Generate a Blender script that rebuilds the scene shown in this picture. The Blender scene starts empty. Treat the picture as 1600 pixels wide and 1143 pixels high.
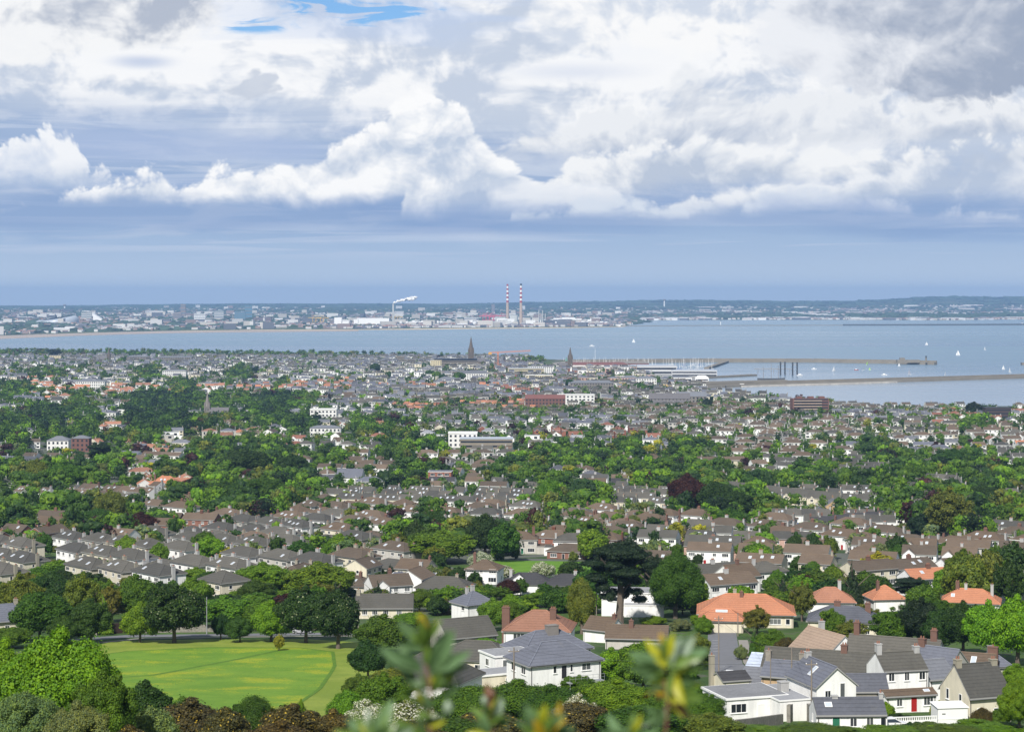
import bpy, bmesh, math, random
import numpy as np
from mathutils import Vector, Matrix, noise as mnoise
R = math.radians
SC = bpy.context.scene
COL = SC.collection
random.seed(7)
rng = np.random.default_rng(11)

# ------------------------------------------------------------------ camera
CAM_H = 140.0
FPX = 3000.0
HZ = 463.0
cam_d = bpy.data.cameras.new('camera')
cam = bpy.data.objects.new('camera', cam_d)
COL.objects.link(cam)
cam.location = (0, 0, CAM_H)
cam.rotation_euler = (R(90), 0, 0)
cam_d.sensor_width = 36
cam_d.lens = FPX / 1600 * 36
cam_d.shift_y = -(571.5 - HZ) / 1600
cam_d.clip_start = 0.1
cam_d.clip_end = 80000
cam_d.dof.use_dof = True
cam_d.dof.focus_distance = 900
cam_d.dof.aperture_fstop = 10.5
SC.camera = cam
SC.view_settings.view_transform = 'Standard'
SC.view_settings.look = 'None'
SC.view_settings.exposure = 0.3
SC.view_settings.gamma = 1.0

# ------------------------------------------------------------------ sun and sky
SUN_EL, SUN_AZ = 43.0, 198.0      # azimuth clockwise from +Y (view direction)
sd = bpy.data.lights.new('sun', 'SUN')
sd.energy = 4.6
sd.angle = R(1.0)
sd.color = (1.0, 0.95, 0.88)
sun = bpy.data.objects.new('sun', sd)
COL.objects.link(sun)
_dir = Vector((math.sin(R(SUN_AZ)) * math.cos(R(SUN_EL)), math.cos(R(SUN_AZ)) * math.cos(R(SUN_EL)), math.sin(R(SUN_EL))))
sun.rotation_euler = _dir.to_track_quat('Z', 'Y').to_euler()
sun.location = _dir * 2000


class Net:
    """tiny expression helper for node trees"""
    def __init__(s, tree):
        s.t = tree

    def node(s, kind, **kw):
        n = s.t.nodes.new(kind)
        for k, v in kw.items():
            setattr(n, k, v)
        return n

    def put(s, sock, v):
        if isinstance(v, E):
            s.t.links.new(v.s, sock)
        elif v is not None:
            sock.default_value = v

    def math(s, op, a, b=None, c=None, clamp=False):
        n = s.node('ShaderNodeMath', operation=op, use_clamp=clamp)
        s.put(n.inputs[0], a)
        if b is not None: s.put(n.inputs[1], b)
        if c is not None: s.put(n.inputs[2], c)
        return E(s, n.outputs[0])

    def smooth(s, x, a, b):
        n = s.node('ShaderNodeMapRange', interpolation_type='SMOOTHSTEP')
        s.put(n.inputs[0], x); s.put(n.inputs[1], a); s.put(n.inputs[2], b)
        return E(s, n.outputs[0])

    def xyz(s, x, y, z):
        n = s.node('ShaderNodeCombineXYZ')
        s.put(n.inputs[0], x); s.put(n.inputs[1], y); s.put(n.inputs[2], z)
        return E(s, n.outputs[0])

    def noise(s, vec, scale, detail=4, rough=0.5, dist=0.0, kind='FBM', lac=2.0, color=False, dim='2D'):
        n = s.node('ShaderNodeTexNoise', noise_type=kind, noise_dimensions=dim)
        s.put(n.inputs['Vector'], vec)
        n.inputs['Scale'].default_value = scale
        n.inputs['Detail'].default_value = detail
        n.inputs['Roughness'].default_value = rough
        n.inputs['Lacunarity'].default_value = lac
        n.inputs['Distortion'].default_value = dist
        return E(s, n.outputs[1 if color else 0])

    def mix(s, f, a, b):
        n = s.node('ShaderNodeMix', data_type='RGBA')
        s.put(n.inputs[0], f)
        s.put(n.inputs[6], a if isinstance(a, E) else (*a, 1) if a is not None else None)
        s.put(n.inputs[7], b if isinstance(b, E) else (*b, 1) if b is not None else None)
        return E(s, n.outputs[2])

    def curve(s, x, pts, lo, hi):
        """piecewise smooth 1-D function of x through pts; x in [lo,hi], values in metres-like units"""
        vals = [p[1] for p in pts]
        v0, v1 = min(vals), max(vals)
        if v1 - v0 < 1e-6: v1 = v0 + 1e-6
        n = s.node('ShaderNodeValToRGB')
        n.color_ramp.interpolation = 'B_SPLINE' if False else 'LINEAR'
        el = n.color_ramp.elements
        pts = sorted(pts)
        while len(el) < len(pts): el.new(0.5)
        for e, (px, pv) in zip(el, pts):
            e.position = (px - lo) / (hi - lo)
        for e, (px, pv) in zip(el, pts):
            g = (pv - v0) / (v1 - v0)
            e.color = (g, g, g, 1)
        f = s.math('DIVIDE', s.math('SUBTRACT', x, lo), hi - lo, clamp=True)
        s.put(n.inputs[0], f)
        return E(s, n.outputs[0]) * (v1 - v0) + v0


class E:
    def __init__(s, net, sock): s.n, s.s = net, sock
    def __add__(s, o): return s.n.math('ADD', s, o)
    __radd__ = __add__
    def __sub__(s, o): return s.n.math('SUBTRACT', s, o)
    def __rsub__(s, o): return s.n.math('SUBTRACT', o, s)
    def __mul__(s, o): return s.n.math('MULTIPLY', s, o)
    __rmul__ = __mul__
    def __truediv__(s, o): return s.n.math('DIVIDE', s, o)
    def sq(s): return s.n.math('MULTIPLY', s, s)
    def clamp(s): return s.n.math('ADD', s, 0.0, clamp=True)
    def min(s, o): return s.n.math('MINIMUM', s, o)
    def max(s, o): return s.n.math('MAXIMUM', s, o)


def build_world():
    w = bpy.data.worlds.new('World')
    SC.world = w
    w.use_nodes = True
    t = w.node_tree
    t.nodes.clear()
    N = Net(t)
    tc = N.node('ShaderNodeTexCoord')
    sep = N.node('ShaderNodeSeparateXYZ')
    t.links.new(tc.outputs['Generated'], sep.inputs[0])
    x, y, z = (E(N, sep.outputs[i]) for i in range(3))
    az = N.math('ARCTAN2', x, y)
    el = N.math('ARCSINE', z)
    # cloud space: 1 unit = 1/3 rad; a is 0 straight ahead, h is height over the horizon
    a = az * 3.0
    h = el * 3.0
    # overhead everything is one broken deck; features below are named in hundreds of units
    P = N.xyz(a, h * 1.25, 0.0)
    # domain warp
    wn = N.noise(P, 3.0, 4, 0.5, color=True)
    wv = N.node('ShaderNodeVectorMath', operation='MULTIPLY_ADD')
    N.put(wv.inputs[0], wn); wv.inputs[1].default_value = (0.16, 0.10, 0); N.put(wv.inputs[2], P)
    Pw = E(N, wv.outputs[0])
    def shift(v, d):
        n = N.node('ShaderNodeVectorMath', operation='ADD')
        N.put(n.inputs[0], v); n.inputs[1].default_value = d
        return E(N, n.outputs[0])
    # cauliflower: billow noise, sampled here and a step towards the light -> relief
    def billow(v, sc, det=7):
        n1 = N.noise(v, sc, det, 0.52)
        vo = N.node('ShaderNodeTexVoronoi', feature='SMOOTH_F1', voronoi_dimensions='2D')
        N.put(vo.inputs['Vector'], v)
        vo.inputs['Scale'].default_value = sc * 2.1
        vo.inputs['Detail'].default_value = 3.0
        vo.inputs['Roughness'].default_value = 0.55
        vo.inputs['Lacunarity'].default_value = 2.2
        vo.inputs['Smoothness'].default_value = 0.35
        return n1 * 1.0 - E(N, vo.outputs[0]) * 0.42
    b0 = billow(Pw, 6.5)
    b1 = billow(shift(Pw, (-0.012, 0.030, 0)), 6.5, 4)
    relief = (b0 - b1) * 2.6 + 0.5            # ~0..1, bright where facing the light
    m0 = N.noise(Pw, 4.2, 3, 0.45)
    m1 = N.noise(shift(Pw, (-0.035, 0.065, 0)), 4.2, 2, 0.45)
    roll = (m0 - m1) * 2.6 + 0.5              # the same for the big rolls
    big = N.noise(shift(P, (5.3, 2.1, 0)), 2.2, 3, 0.5)
    puff = N.noise(shift(Pw, (2.7, 1.3, 0)), 7.0, 3, 0.5)
    fine = N.noise(shift(Pw, (9, 3, 0)), 16, 5, 0.6)
    # horizontal streak field
    S = N.xyz(a * 0.55, h * 5.0, 3.7)
    st = N.noise(S, 3.2, 6, 0.55, dist=0.6)
    st2 = N.noise(N.xyz(a * 0.9, h * 9.0, 8.7), 2.2, 5, 0.5, dist=0.4)

    st3 = N.noise(N.xyz(a * 1.6, h * 9.0, 0), 3.1, 6, 0.6, dist=0.5)
    X0, X1 = -0.95, 0.95
    def C(pts):  # points given as (photo column, photo row)
        return N.curve(a, [((px - 800) / 1000, (463 - py) / 1000) for px, py in pts], X0, X1)
    # ---- back sky: low blue-grey air, rising to a bright veil; sky texture shows through the gaps
    sky = N.node('ShaderNodeTexSky', sky_type='NISHITA')
    sky.sun_disc = False
    sky.sun_elevation = R(SUN_EL)
    sky.sun_rotation = R(SUN_AZ)
    sky.altitude = 100
    sky.air_density = 1.0
    sky.dust_density = 0.4
    sb = N.node('ShaderNodeMix', data_type='RGBA', blend_type='MULTIPLY')
    sb.inputs[0].default_value = 1
    t.links.new(sky.outputs[0], sb.inputs[6]); sb.inputs[7].default_value = (0.062, 0.088, 0.118, 1)
    blue = E(N, sb.outputs[2])
    veil_lo = (0.56, 0.665, 0.80)
    veil_mid = (0.35, 0.465, 0.675)
    veil_hi = (0.80, 0.845, 0.90)
    g1 = N.smooth(h, 0.0, 0.10)
    low = N.mix(g1, veil_lo, (0.385, 0.515, 0.715))
    g2 = N.smooth(h + (st - 0.5) * 0.10, 0.085, 0.155)
    low = N.mix(g2, low, veil_mid)
    # pale streaks in the low band
    streak = N.smooth(st3, 0.48, 0.66) * N.smooth(h, 0.065, 0.12)
    low = N.mix(streak * 0.75, low, (0.60, 0.67, 0.80))
    st5 = N.noise(N.xyz(a * 0.5, h * 16.0, 2.0), 3.0, 5, 0.6, dist=0.4)
    dark = N.smooth(st2, 0.50, 0.66) * N.smooth(h, 0.06, 0.12)
    low = N.mix(dark * 0.45, low, (0.215, 0.345, 0.62))
    low = N.mix(N.smooth(st5, 0.50, 0.64) * N.smooth(h, 0.045, 0.08) * 0.55, low, (0.58, 0.66, 0.81))
    band = N.smooth(h + (st2 - 0.5) * 0.05 + (big - 0.5) * 0.05, 0.085, 0.115) * N.smooth(h + (st - 0.5) * 0.06, 0.175, 0.135)
    low = N.mix(band * 0.65, low, (0.255, 0.375, 0.62))
    g3 = N.smooth(h + a * 0.075 + (big - 0.5) * 0.12 + (st - 0.5) * 0.06, 0.17, 0.29)
    veil = N.mix(N.smooth((roll - 0.5) * 1.0 + (relief - 0.5) * 0.55 + (big - 0.5) * 1.3 + (st - 0.5) * 1.0 + 0.64, 0.10, 1.0), (0.57, 0.64, 0.76), (0.96, 0.965, 0.975))
    base = N.mix(g3, low, veil)

    def gauss(cx, cy, rx, ry, amp=1.0):
        dx = (a - (cx - 800) / 1000) / (rx / 1000)
        dy = (h - (463 - cy) / 1000) / (ry / 1000)
        return N.math('EXPONENT', (dx.sq() + dy.sq()) * -1.0) * amp
    # blue gaps near the top, torn by streaks
    gap = gauss(575, 20, 120, 26) + gauss(400, 46, 60, 14, 0.85) + gauss(465, 14, 60, 12, 0.6) + gauss(935, 84, 70, 12, 0.5) + gauss(1010, 5, 50, 16, 0.45)
    st4 = N.noise(N.xyz(a * 3.2, h * 17.0, 0), 3.0, 5, 0.62, dist=0.8)
    gapm = N.smooth(gap * (1.0 + (st4 - 0.5) * 4.5 + (fine - 0.5) * 1.2), 0.30, 0.95)
    base = N.mix(gapm, base, blue)
    halo = gauss(600, 30, 330, 60) * (1.0 - gapm) * 0.5
    base = N.mix(halo * N.smooth(st2, 0.42, 0.6), base, (0.50, 0.62, 0.86))
    # lavender-blue hollows behind the heaps
    hol = gauss(215, 225, 190, 42, 1.0) + gauss(450, 235, 90, 20, 0.9) + gauss(230, 105, 60, 14, .7) + gauss(900, 115, 150, 22, 0.5)
    base = N.mix(N.smooth(hol + (big - 0.5) * 0.5 + (st - .5) * .5, 0.25, 1.0) * 0.75, base, (0.42, 0.52, 0.74))

    col = base
    def bank(col, top, bot, amp, white, shade, soft=0.012, botsoft=0.03, k=1.0, opac=1.0, flat=0.5, lo=None):
        T = C(top); B = C(bot)
        e_top = T + (b0 - 0.22) * amp - h
        e_bot = h - B + (st - 0.5) * 0.035 + (b0 - .22) * amp * 0.25
        m = N.smooth(e_top, 0.0, soft) * N.smooth(e_bot, -botsoft * 0.3, botsoft)
        rel = N.math('DIVIDE', h - B, (T - B).max(0.02), clamp=True)
        # light = height in the heap, relief, thickness
        L = (rel - 0.5) * flat + (relief - 0.5) * k * 0.55 + (roll - 0.5) * 0.85 + (big - 0.5) * 0.7 + 0.68
        edge = 1.0 - N.smooth(e_top, 0.0, 0.05)
        L = L + edge * 0.22
        c = N.mix(N.math('DIVIDE', L - 0.05, 0.95, clamp=True), shade, white)
        if lo is not None:
            c = N.mix((1.0 - N.smooth(rel, 0.0, 0.38)) * 0.6, c, lo)
        return N.mix(m * opac, col, c)
    W = (0.97, 0.975, 0.98)
    G = (0.52, 0.59, 0.72)
    # far soft banks on the right (several shelves)
    col = bank(col, [(-150, 520), (700, 520), (760, 200), (850, 172), (950, 142), (1080, 118), (1250, 118), (1400, 150), (1600, 128), (1750, 120)],
               [(-150, 330), (700, 262), (900, 258), (1200, 245), (1600, 228), (1750, 225)], 0.10, (0.86, 0.88, 0.91), (0.47, 0.54, 0.67), 0.022, 0.03, 1.1, flat=0.85, lo=(0.50, 0.565, 0.68))
    col = bank(col, [(-150, 520), (780, 520), (830, 250), (960, 225), (1040, 205), (1100, 196), (1200, 205), (1330, 225), (1450, 235), (1600, 215), (1750, 210)],
               [(-150, 340), (780, 325), (1000, 315), (1200, 305), (1400, 298), (1600, 300), (1750, 300)], 0.10, (0.93, 0.94, 0.95), (0.52, 0.59, 0.71), 0.024, 0.03, 1.15, flat=0.9, lo=(0.47, 0.55, 0.71))
    col = bank(col, [(-150, 520), (930, 520), (960, 330), (1100, 300), (1200, 285), (1300, 290), (1380, 262), (1440, 244), (1540, 240), (1600, 250), (1750, 255)],
               [(-150, 340), (900, 352), (1050, 345), (1250, 335), (1400, 326), (1600, 328), (1750, 328)], 0.07, (0.88, 0.90, 0.93), (0.50, 0.58, 0.72), 0.022, 0.035, 1.15, flat=0.9, lo=(0.45, 0.54, 0.73))
    # mid shelf behind the left heap
    col = bank(col, [(-150, 520), (560, 520), (640, 262), (700, 240), (780, 240), (860, 262), (960, 285), (1060, 520), (1750, 520)],
               [(-150, 345), (560, 345), (800, 340), (1000, 338), (1750, 345)], 0.07, (0.84, 0.87, 0.92), (0.47, 0.56, 0.72), 0.022, 0.04, 1.15, flat=0.9, lo=(0.42, 0.52, 0.74))
    col = bank(col, [(-150, 520), (1080, 520), (1160, 312), (1230, 296), (1330, 305), (1430, 318), (1520, 322), (1600, 330), (1750, 330)],
               [(-150, 345), (1100, 345), (1300, 338), (1600, 350), (1750, 350)], 0.05, (0.70, 0.76, 0.86), (0.44, 0.53, 0.73), 0.018, 0.02, 0.7)
    col = bank(col, [(-150, 520), (740, 520), (800, 322), (900, 305), (1000, 312), (1070, 325), (1140, 520), (1750, 520)],
               [(-150, 345), (700, 348), (900, 344), (1150, 340), (1750, 350)], 0.05, (0.72, 0.78, 0.87), (0.44, 0.53, 0.73), 0.018, 0.02, 0.7)
    # left side heap
    col = bank(col, [(-150, 200), (0, 232), (35, 216), (90, 206), (125, 224), (150, 250), (190, 285), (230, 320), (280, 520), (1750, 520)],
               [(-150, 335), (60, 318), (170, 300), (1750, 300)], 0.085, (0.93, 0.945, 0.97), (0.50, 0.60, 0.78), 0.012, 0.06, 1.0, lo=(0.52, 0.62, 0.80))
    # the main bright heap
    col = bank(col, [(-150, 345), (0, 318), (60, 300), (140, 292), (200, 278), (240, 262), (300, 268), (360, 258), (420, 246), (490, 246), (515, 238), (550, 200), (600, 168), (660, 154), (720, 156), (752, 190), (780, 222), (840, 262), (900, 285), (960, 310), (1000, 520), (1750, 520)],
               [(-150, 345), (150, 326), (400, 327), (560, 322), (640, 308), (760, 300), (1750, 300)], 0.075, (1.0, 1.0, 1.0), (0.55, 0.63, 0.76), 0.014, 0.026, 1.25, flat=0.85)
    # upper clouds: soft white on the centre, big grey one on the right, one at the left corner
    def blob(col, g, lo_, hi_, c, k, amp=0.55):
        m = N.smooth(g + ((b0 - 0.30) * amp + (fine - 0.5) * 0.3) * N.smooth(g, 0.0, 0.35), lo_, hi_)
        return N.mix(m * k, col, c)
    cw = N.mix(N.smooth(relief * 0.5 + roll * 0.7 + (big - 0.5), 0.15, 0.85), (0.66, 0.72, 0.82), (0.97, 0.97, 0.97))
    col = blob(col, gauss(890, 30, 62, 58) + gauss(1030, 20, 130, 72) + gauss(1140, 0, 90, 60), 0.30, 0.62, cw, 0.95)
    q = N.smooth((a - 0.44) * 2.4 + (m0 - 0.5) * 0.5 - (roll - 0.5) * 0.55 - (relief - 0.5) * 0.25 + (0.40 - h) * 1.6, -0.15, 0.75)
    cg = N.mix(q, (0.86, 0.88, 0.92), (0.35, 0.41, 0.53))
    cg = N.mix(N.smooth(m1 * 0.6 + fine * 0.25 + b0 * 0.3, 0.50, 0.66) * 0.6, cg, (0.62, 0.67, 0.76))
    col = blob(col, gauss(1380, 62, 195, 76, 1.35) + gauss(1560, 40, 190, 110, 1.5) + gauss(1300, -30, 110, 90, .9) + gauss(1750, -20, 200, 130, 1.4), 0.36, 0.60, cg, 0.97, 0.8)
    q = N.smooth((a + 0.64) * 3.4 + (m0 - 0.5) * 1.0 - (roll - 0.5) * 0.9 - (relief - 0.5) * 0.5 + (h - 0.40) * 1.5, -0.1, 0.75)
    cl = N.mix(q, (0.94, 0.945, 0.95), (0.46, 0.51, 0.61))
    col = blob(col, gauss(60, 20, 220, 80, 1.3) + gauss(225, 15, 95, 66, 1.1) + gauss(-150, 0, 200, 120, 1.3), 0.34, 0.66, cl, 0.95, 0.8)
    col = blob(col, gauss(408, 136, 50, 30, 1.0) + gauss(380, 150, 26, 14, 0.6), 0.35, 0.8, (0.54, 0.60, 0.71), 0.75, 3.4)
    # outside the part of the sky in front: an unseen broken deck, dimmed to lower the ambient light
    deckn = N.noise(E(N, tc.outputs['Generated']), 3.2, 6, 0.55, dist=0.4, dim='3D')
    deck = N.mix(N.smooth(deckn, 0.40, 0.62), (0.17, 0.25, 0.42), (0.54, 0.57, 0.62))
    deck = N.mix(N.smooth(deckn, 0.58, 0.70), deck, (0.34, 0.38, 0.46))
    up = N.smooth(h, 0.50, 0.75)
    side = N.smooth(N.math('ABSOLUTE', a), 0.95, 1.3)
    below = N.smooth(h, -0.02, -0.2)
    col = N.mix(up.max(side), col, deck)
    col = N.mix(below, col, (0.25, 0.30, 0.36))
    bg = N.node('ShaderNodeBackground')
    N.put(bg.inputs[0], col)
    bg.inputs[1].default_value = 0.82
    out = N.node('ShaderNodeOutputWorld')
    t.links.new(bg.outputs[0], out.inputs[0])
    w.cycles.sampling_method = 'NONE'

build_world()

# ------------------------------------------------------------------ terrain and picture-to-ground helper
PROF = [(-400, 139), (0, 138.5), (3, 138.3), (20, 134), (50, 125), (100, 112), (170, 99), (210, 91), (250, 84.3), (300, 78), (340, 73.5),
        (400, 68), (500, 60), (600, 53), (750, 44), (1000, 34), (1300, 27), (1700, 20), (2200, 12), (2800, 9), (3500, 9.5), (4300, 8), (6000, 8)]
PY_, PZ_ = zip(*PROF)
# shoreline of the near land: (photo column, photo row of the waterline)
SHORE = [(-500, 552), (0, 552), (300, 554), (560, 557), (700, 560), (860, 565), (960, 574), (1000, 590), (1040, 604), (1110, 613),
         (1160, 628), (1230, 638), (1300, 643), (1600, 645), (2100, 647)]
SHX = np.array([(x - 800) / FPX for x, y in SHORE])
SHY = np.array([FPX * CAM_H / (y - HZ) for x, y in SHORE])

def shore_y(X, Y):
    return np.interp(X / np.maximum(Y, 1.0), SHX, SHY)

def ground_z(X, Y):
    z = np.interp(Y, PY_, PZ_)
    s = shore_y(X, Y) - Y
    k = np.clip(s / 60.0, -1.0, 1.0)
    return np.where(k >= 1, z, np.where(k > 0, 1.5 + (z - 1.5) * k ** 0.5, 1.5 + k * 6))

def gz(X, Y):
    return float(ground_z(np.float64(X), np.float64(Y)))

def G(px, py, lift=0.0):
    """the ground point seen at (column, row) of the photograph"""
    u = (px - 800) / FPX
    lo, hi = 60.0, 5200.0
    ys = np.geomspace(lo, hi, 1600)
    rows = HZ + FPX * (CAM_H - ground_z(u * ys, ys) - lift) / ys
    i = np.nonzero(rows >= py)[0]
    i = i[-1] if len(i) else 0
    j = min(i + 1, len(ys) - 1)
    f = 0 if rows[i] == rows[j] else (rows[i] - py) / (rows[i] - rows[j])
    Y = ys[i] + (ys[j] - ys[i]) * min(max(f, 0), 1)
    return Vector((u * Y, Y, gz(u * Y, Y)))

def S(px, py):
    """a point on the water"""
    Y = FPX * CAM_H / (py - HZ)
    return Vector(((px - 800) / FPX * Y, Y, 0.0))

def at(px, py, Y):
    return Vector(((px - 800) / FPX * Y, Y, CAM_H - (py - HZ) * Y / FPX))

def pix(X, Y, Z):
    return 800 + FPX * X / Y, HZ + FPX * (CAM_H - Z) / Y

# ------------------------------------------------------------------ tags
def tag(o, label=None, cat=None, group=None, kind=None):
    if label: o['label'] = label
    if cat: o['category'] = cat
    if group: o['group'] = group
    if kind: o['kind'] = kind
    return o

def empty(name, loc, rz=0.0, label=None, cat=None, group=None):
    o = bpy.data.objects.new(name, None)
    o.empty_display_size = 0.5
    COL.objects.link(o)
    o.location = loc
    o.rotation_euler = (0, 0, rz)
    return tag(o, label, cat, group)

def link(name, mesh, parent=None, loc=None, rz=None, color=None, matrix=None):
    o = bpy.data.objects.new(name, mesh)
    COL.objects.link(o)
    if parent: o.parent = parent
    if matrix is not None: o.matrix_local = matrix
    if loc is not None: o.location = loc
    if rz is not None: o.rotation_euler = (0, 0, rz)
    if color is not None: o.color = (*color, 1)
    return o

# ------------------------------------------------------------------ mesh builder
class MB:
    def __init__(s):
        s.v, s.f, s.m = [], [], []

    def poly(s, pts, m=0):
        n = len(s.v)
        s.v += [tuple(p) for p in pts]
        s.f.append(tuple(range(n, n + len(pts))))
        s.m.append(m)

    def box(s, x0, x1, y0, y1, z0, z1, m=0, M=None, bottom=True):
        c = [(x0, y0, z0), (x1, y0, z0), (x1, y1, z0), (x0, y1, z0), (x0, y0, z1), (x1, y0, z1), (x1, y1, z1), (x0, y1, z1)]
        if M is not None: c = [tuple(M @ Vector(p)) for p in c]
        n = len(s.v)
        s.v += c
        fs = [(4, 5, 6, 7), (0, 1, 5, 4), (1, 2, 6, 5), (2, 3, 7, 6), (3, 0, 4, 7)]
        if bottom: fs.append((3, 2, 1, 0))
        for f in fs:
            s.f.append(tuple(n + i for i in f)); s.m.append(m)

    def tube(s, a, b, r0, r1=None, seg=8, m=0, cap=True):
        a, b = Vector(a), Vector(b)
        r1 = r0 if r1 is None else r1
        d = (b - a).normalized()
        u = d.orthogonal().normalized(); w = d.cross(u)
        n = len(s.v)
        for p, r in ((a, r0), (b, r1)):
            for i in range(seg):
                t = 2 * math.pi * i / seg
                s.v.append(tuple(p + (u * math.cos(t) + w * math.sin(t)) * r))
        for i in range(seg):
            j = (i + 1) % seg
            s.f.append((n + i, n + j, n + seg + j, n + seg + i)); s.m.append(m)
        if cap:
            s.f.append(tuple(n + seg + i for i in range(seg))); s.m.append(m)
            s.f.append(tuple(n + seg - 1 - i for i in range(seg))); s.m.append(m)

    def lathe(s, prof, seg=12, m=0, c=(0, 0, 0), ms=None):
        n = len(s.v)
        for r, z in prof:
            for i in range(seg):
                t = 2 * math.pi * i / seg
                s.v.append((c[0] + r * math.cos(t), c[1] + r * math.sin(t), c[2] + z))
        for k in range(len(prof) - 1):
            for i in range(seg):
                j = (i + 1) % seg
                s.f.append((n + k * seg + i, n + k * seg + j, n + (k + 1) * seg + j, n + (k + 1) * seg + i))
                s.m.append(ms[k] if ms else m)

    def hip(s, x0, x1, y0, y1, z0, rise, m=0, over=0.35, th=0.22, mt=None):
        """hipped roof over a rectangle (pyramid if square) with a fascia band"""
        x0 -= over; x1 += over; y0 -= over; y1 += over
        w, d = x1 - x0, y1 - y0
        if w >= d:
            r = d / 2; a = (x0 + r, (y0 + y1) / 2); b = (x1 - r, (y0 + y1) / 2)
        else:
            r = w / 2; a = ((x0 + x1) / 2, y0 + r); b = ((x0 + x1) / 2, y1 - r)
        A = (*a, z0 + rise); B = (*b, z0 + rise)
        e = [(x0, y0, z0), (x1, y0, z0), (x1, y1, z0), (x0, y1, z0)]
        if w >= d:
            s.poly([e[0], e[1], B, A], m); s.poly([e[2], e[3], A, B], m)
            s.poly([e[1], e[2], B], m); s.poly([e[3], e[0], A], m)
        else:
            s.poly([e[0], e[1], A], m); s.poly([e[1], e[2], B, A], m)
            s.poly([e[2], e[3], B], m); s.poly([e[3], e[0], A, B], m)
        mt = m if mt is None else mt
        for i in range(4):
            p, q = e[i], e[(i + 1) % 4]
            s.poly([(p[0], p[1], z0 - th), (q[0], q[1], z0 - th), q, p], mt)
        s.poly([(p[0], p[1], z0 - th) for p in reversed(e)], mt)

    def gable(s, x0, x1, y0, y1, z0, rise, m=0, over=0.3, th=0.2, along='x', verge=0.15, mt=None):
        """gabled roof slab; ridge along x or y"""
        mt = m if mt is None else mt
        if along == 'x':
            xa, xb = x0 - verge, x1 + verge
            yc = (y0 + y1) / 2; k = rise / (yc - y0)
            ya, yb = y0 - over, y1 + over; ze = z0 - over * k
            P = lambda x, y, z: (x, y, z)
        else:
            xa, xb = y0 - verge, y1 + verge
            yc = (x0 + x1) / 2; k = rise / (yc - x0)
            ya, yb = x0 - over, x1 + over; ze = z0 - over * k
            P = lambda x, y, z: (y, x, z)
        t = th
        for (yo, sg) in ((ya, 1), (yb, -1)):
            a, b = P(xa, yo, ze + t), P(xb, yo, ze + t)
            c, d = P(xb, yc, z0 + rise + t), P(xa, yc, z0 + rise + t)
            q = [a, b, c, d] if (sg == 1) == (along == 'x') else [d, c, b, a]
            s.poly(q, m)
            a2, b2 = P(xa, yo, ze), P(xb, yo, ze)
            c2, d2 = P(xb, yc, z0 + rise), P(xa, yc, z0 + rise)
            s.poly([a2, b2, b, a], mt)
            s.poly([a2, a, d, d2], mt); s.poly([b2, c2, c, b], mt)
            s.poly([d2, c2, b2, a2], mt)

    def mesh(s, name, mats, smooth=False):
        me = bpy.data.meshes.new(name)
        me.from_pydata(s.v, [], s.f)
        for m in mats: me.materials.append(m)
        me.polygons.foreach_set('material_index', s.m)
        if smooth: me.polygons.foreach_set('use_smooth', [True] * len(s.f))
        me.update()
        return me

    def obj(s, name, mats, parent=None, **kw):
        return link(name, s.mesh(name, mats if isinstance(mats, (list, tuple)) else [mats]), parent, **kw)


def np_mesh(name, V, F, mats, mi=None, col=None, smooth=False):
    """V (n,3), F (m,4) or (m,3) int, mi per-face material index, col (n,3) per-vertex tint attribute"""
    me = bpy.data.meshes.new(name)
    nv, nf, k = len(V), len(F), F.shape[1]
    me.vertices.add(nv); me.loops.add(nf * k); me.polygons.add(nf)
    me.vertices.foreach_set('co', np.ascontiguousarray(V, dtype=np.float32).ravel())
    me.loops.foreach_set('vertex_index', np.ascontiguousarray(F, dtype=np.int32).ravel())
    me.polygons.foreach_set('loop_start', np.arange(0, nf * k, k, dtype=np.int32))
    for m in mats: me.materials.append(m)
    if mi is not None: me.polygons.foreach_set('material_index', np.ascontiguousarray(mi, dtype=np.int32))
    me.polygons.foreach_set('use_smooth', np.full(nf, smooth, dtype=bool))
    if col is not None:
        at_ = me.attributes.new('tint', 'FLOAT_COLOR', 'POINT')
        c4 = np.ones((nv, 4), dtype=np.float32); c4[:, :3] = col
        at_.data.foreach_set('color', c4.ravel())
    me.update()
    return me

# ------------------------------------------------------------------ materials
def new_mat(name):
    m = bpy.data.materials.new(name)
    m.use_nodes = True
    t = m.node_tree
    t.nodes.clear()
    N = Net(t)
    out = N.node('ShaderNodeOutputMaterial')
    return m, N, out

def tint(N, src):
    if src == 'attr':
        n = N.node('ShaderNodeAttribute', attribute_name='tint'); return E(N, n.outputs['Color'])
    n = N.node('ShaderNodeObjectInfo'); return E(N, n.outputs['Color'])

def scale_col(N, c, f):
    """colour times a scalar"""
    n = N.node('ShaderNodeVectorMath', operation='SCALE')
    N.put(n.inputs[0], c if isinstance(c, E) else c)
    N.put(n.inputs[3], f)
    return E(N, n.outputs[0])

def principled(N, out, col, rough=0.8, spec=0.3, metal=0.0, normal=None):
    b = N.node('ShaderNodeBsdfPrincipled')
    N.put(b.inputs['Base Color'], col if isinstance(col, E) else (*col, 1))
    N.put(b.inputs['Roughness'], rough)
    b.inputs['Specular IOR Level'].default_value = spec
    b.inputs['Metallic'].default_value = metal
    if normal is not None: N.t.links.new(normal, b.inputs['Normal'])
    N.t.links.new(b.outputs[0], out.inputs[0])
    return b

def bump(N, height, strength, dist):
    n = N.node('ShaderNodeBump')
    n.inputs['Strength'].default_value = strength
    n.inputs['Distance'].default_value = dist
    N.put(n.inputs['Height'], height)
    return n.outputs[0]

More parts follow.
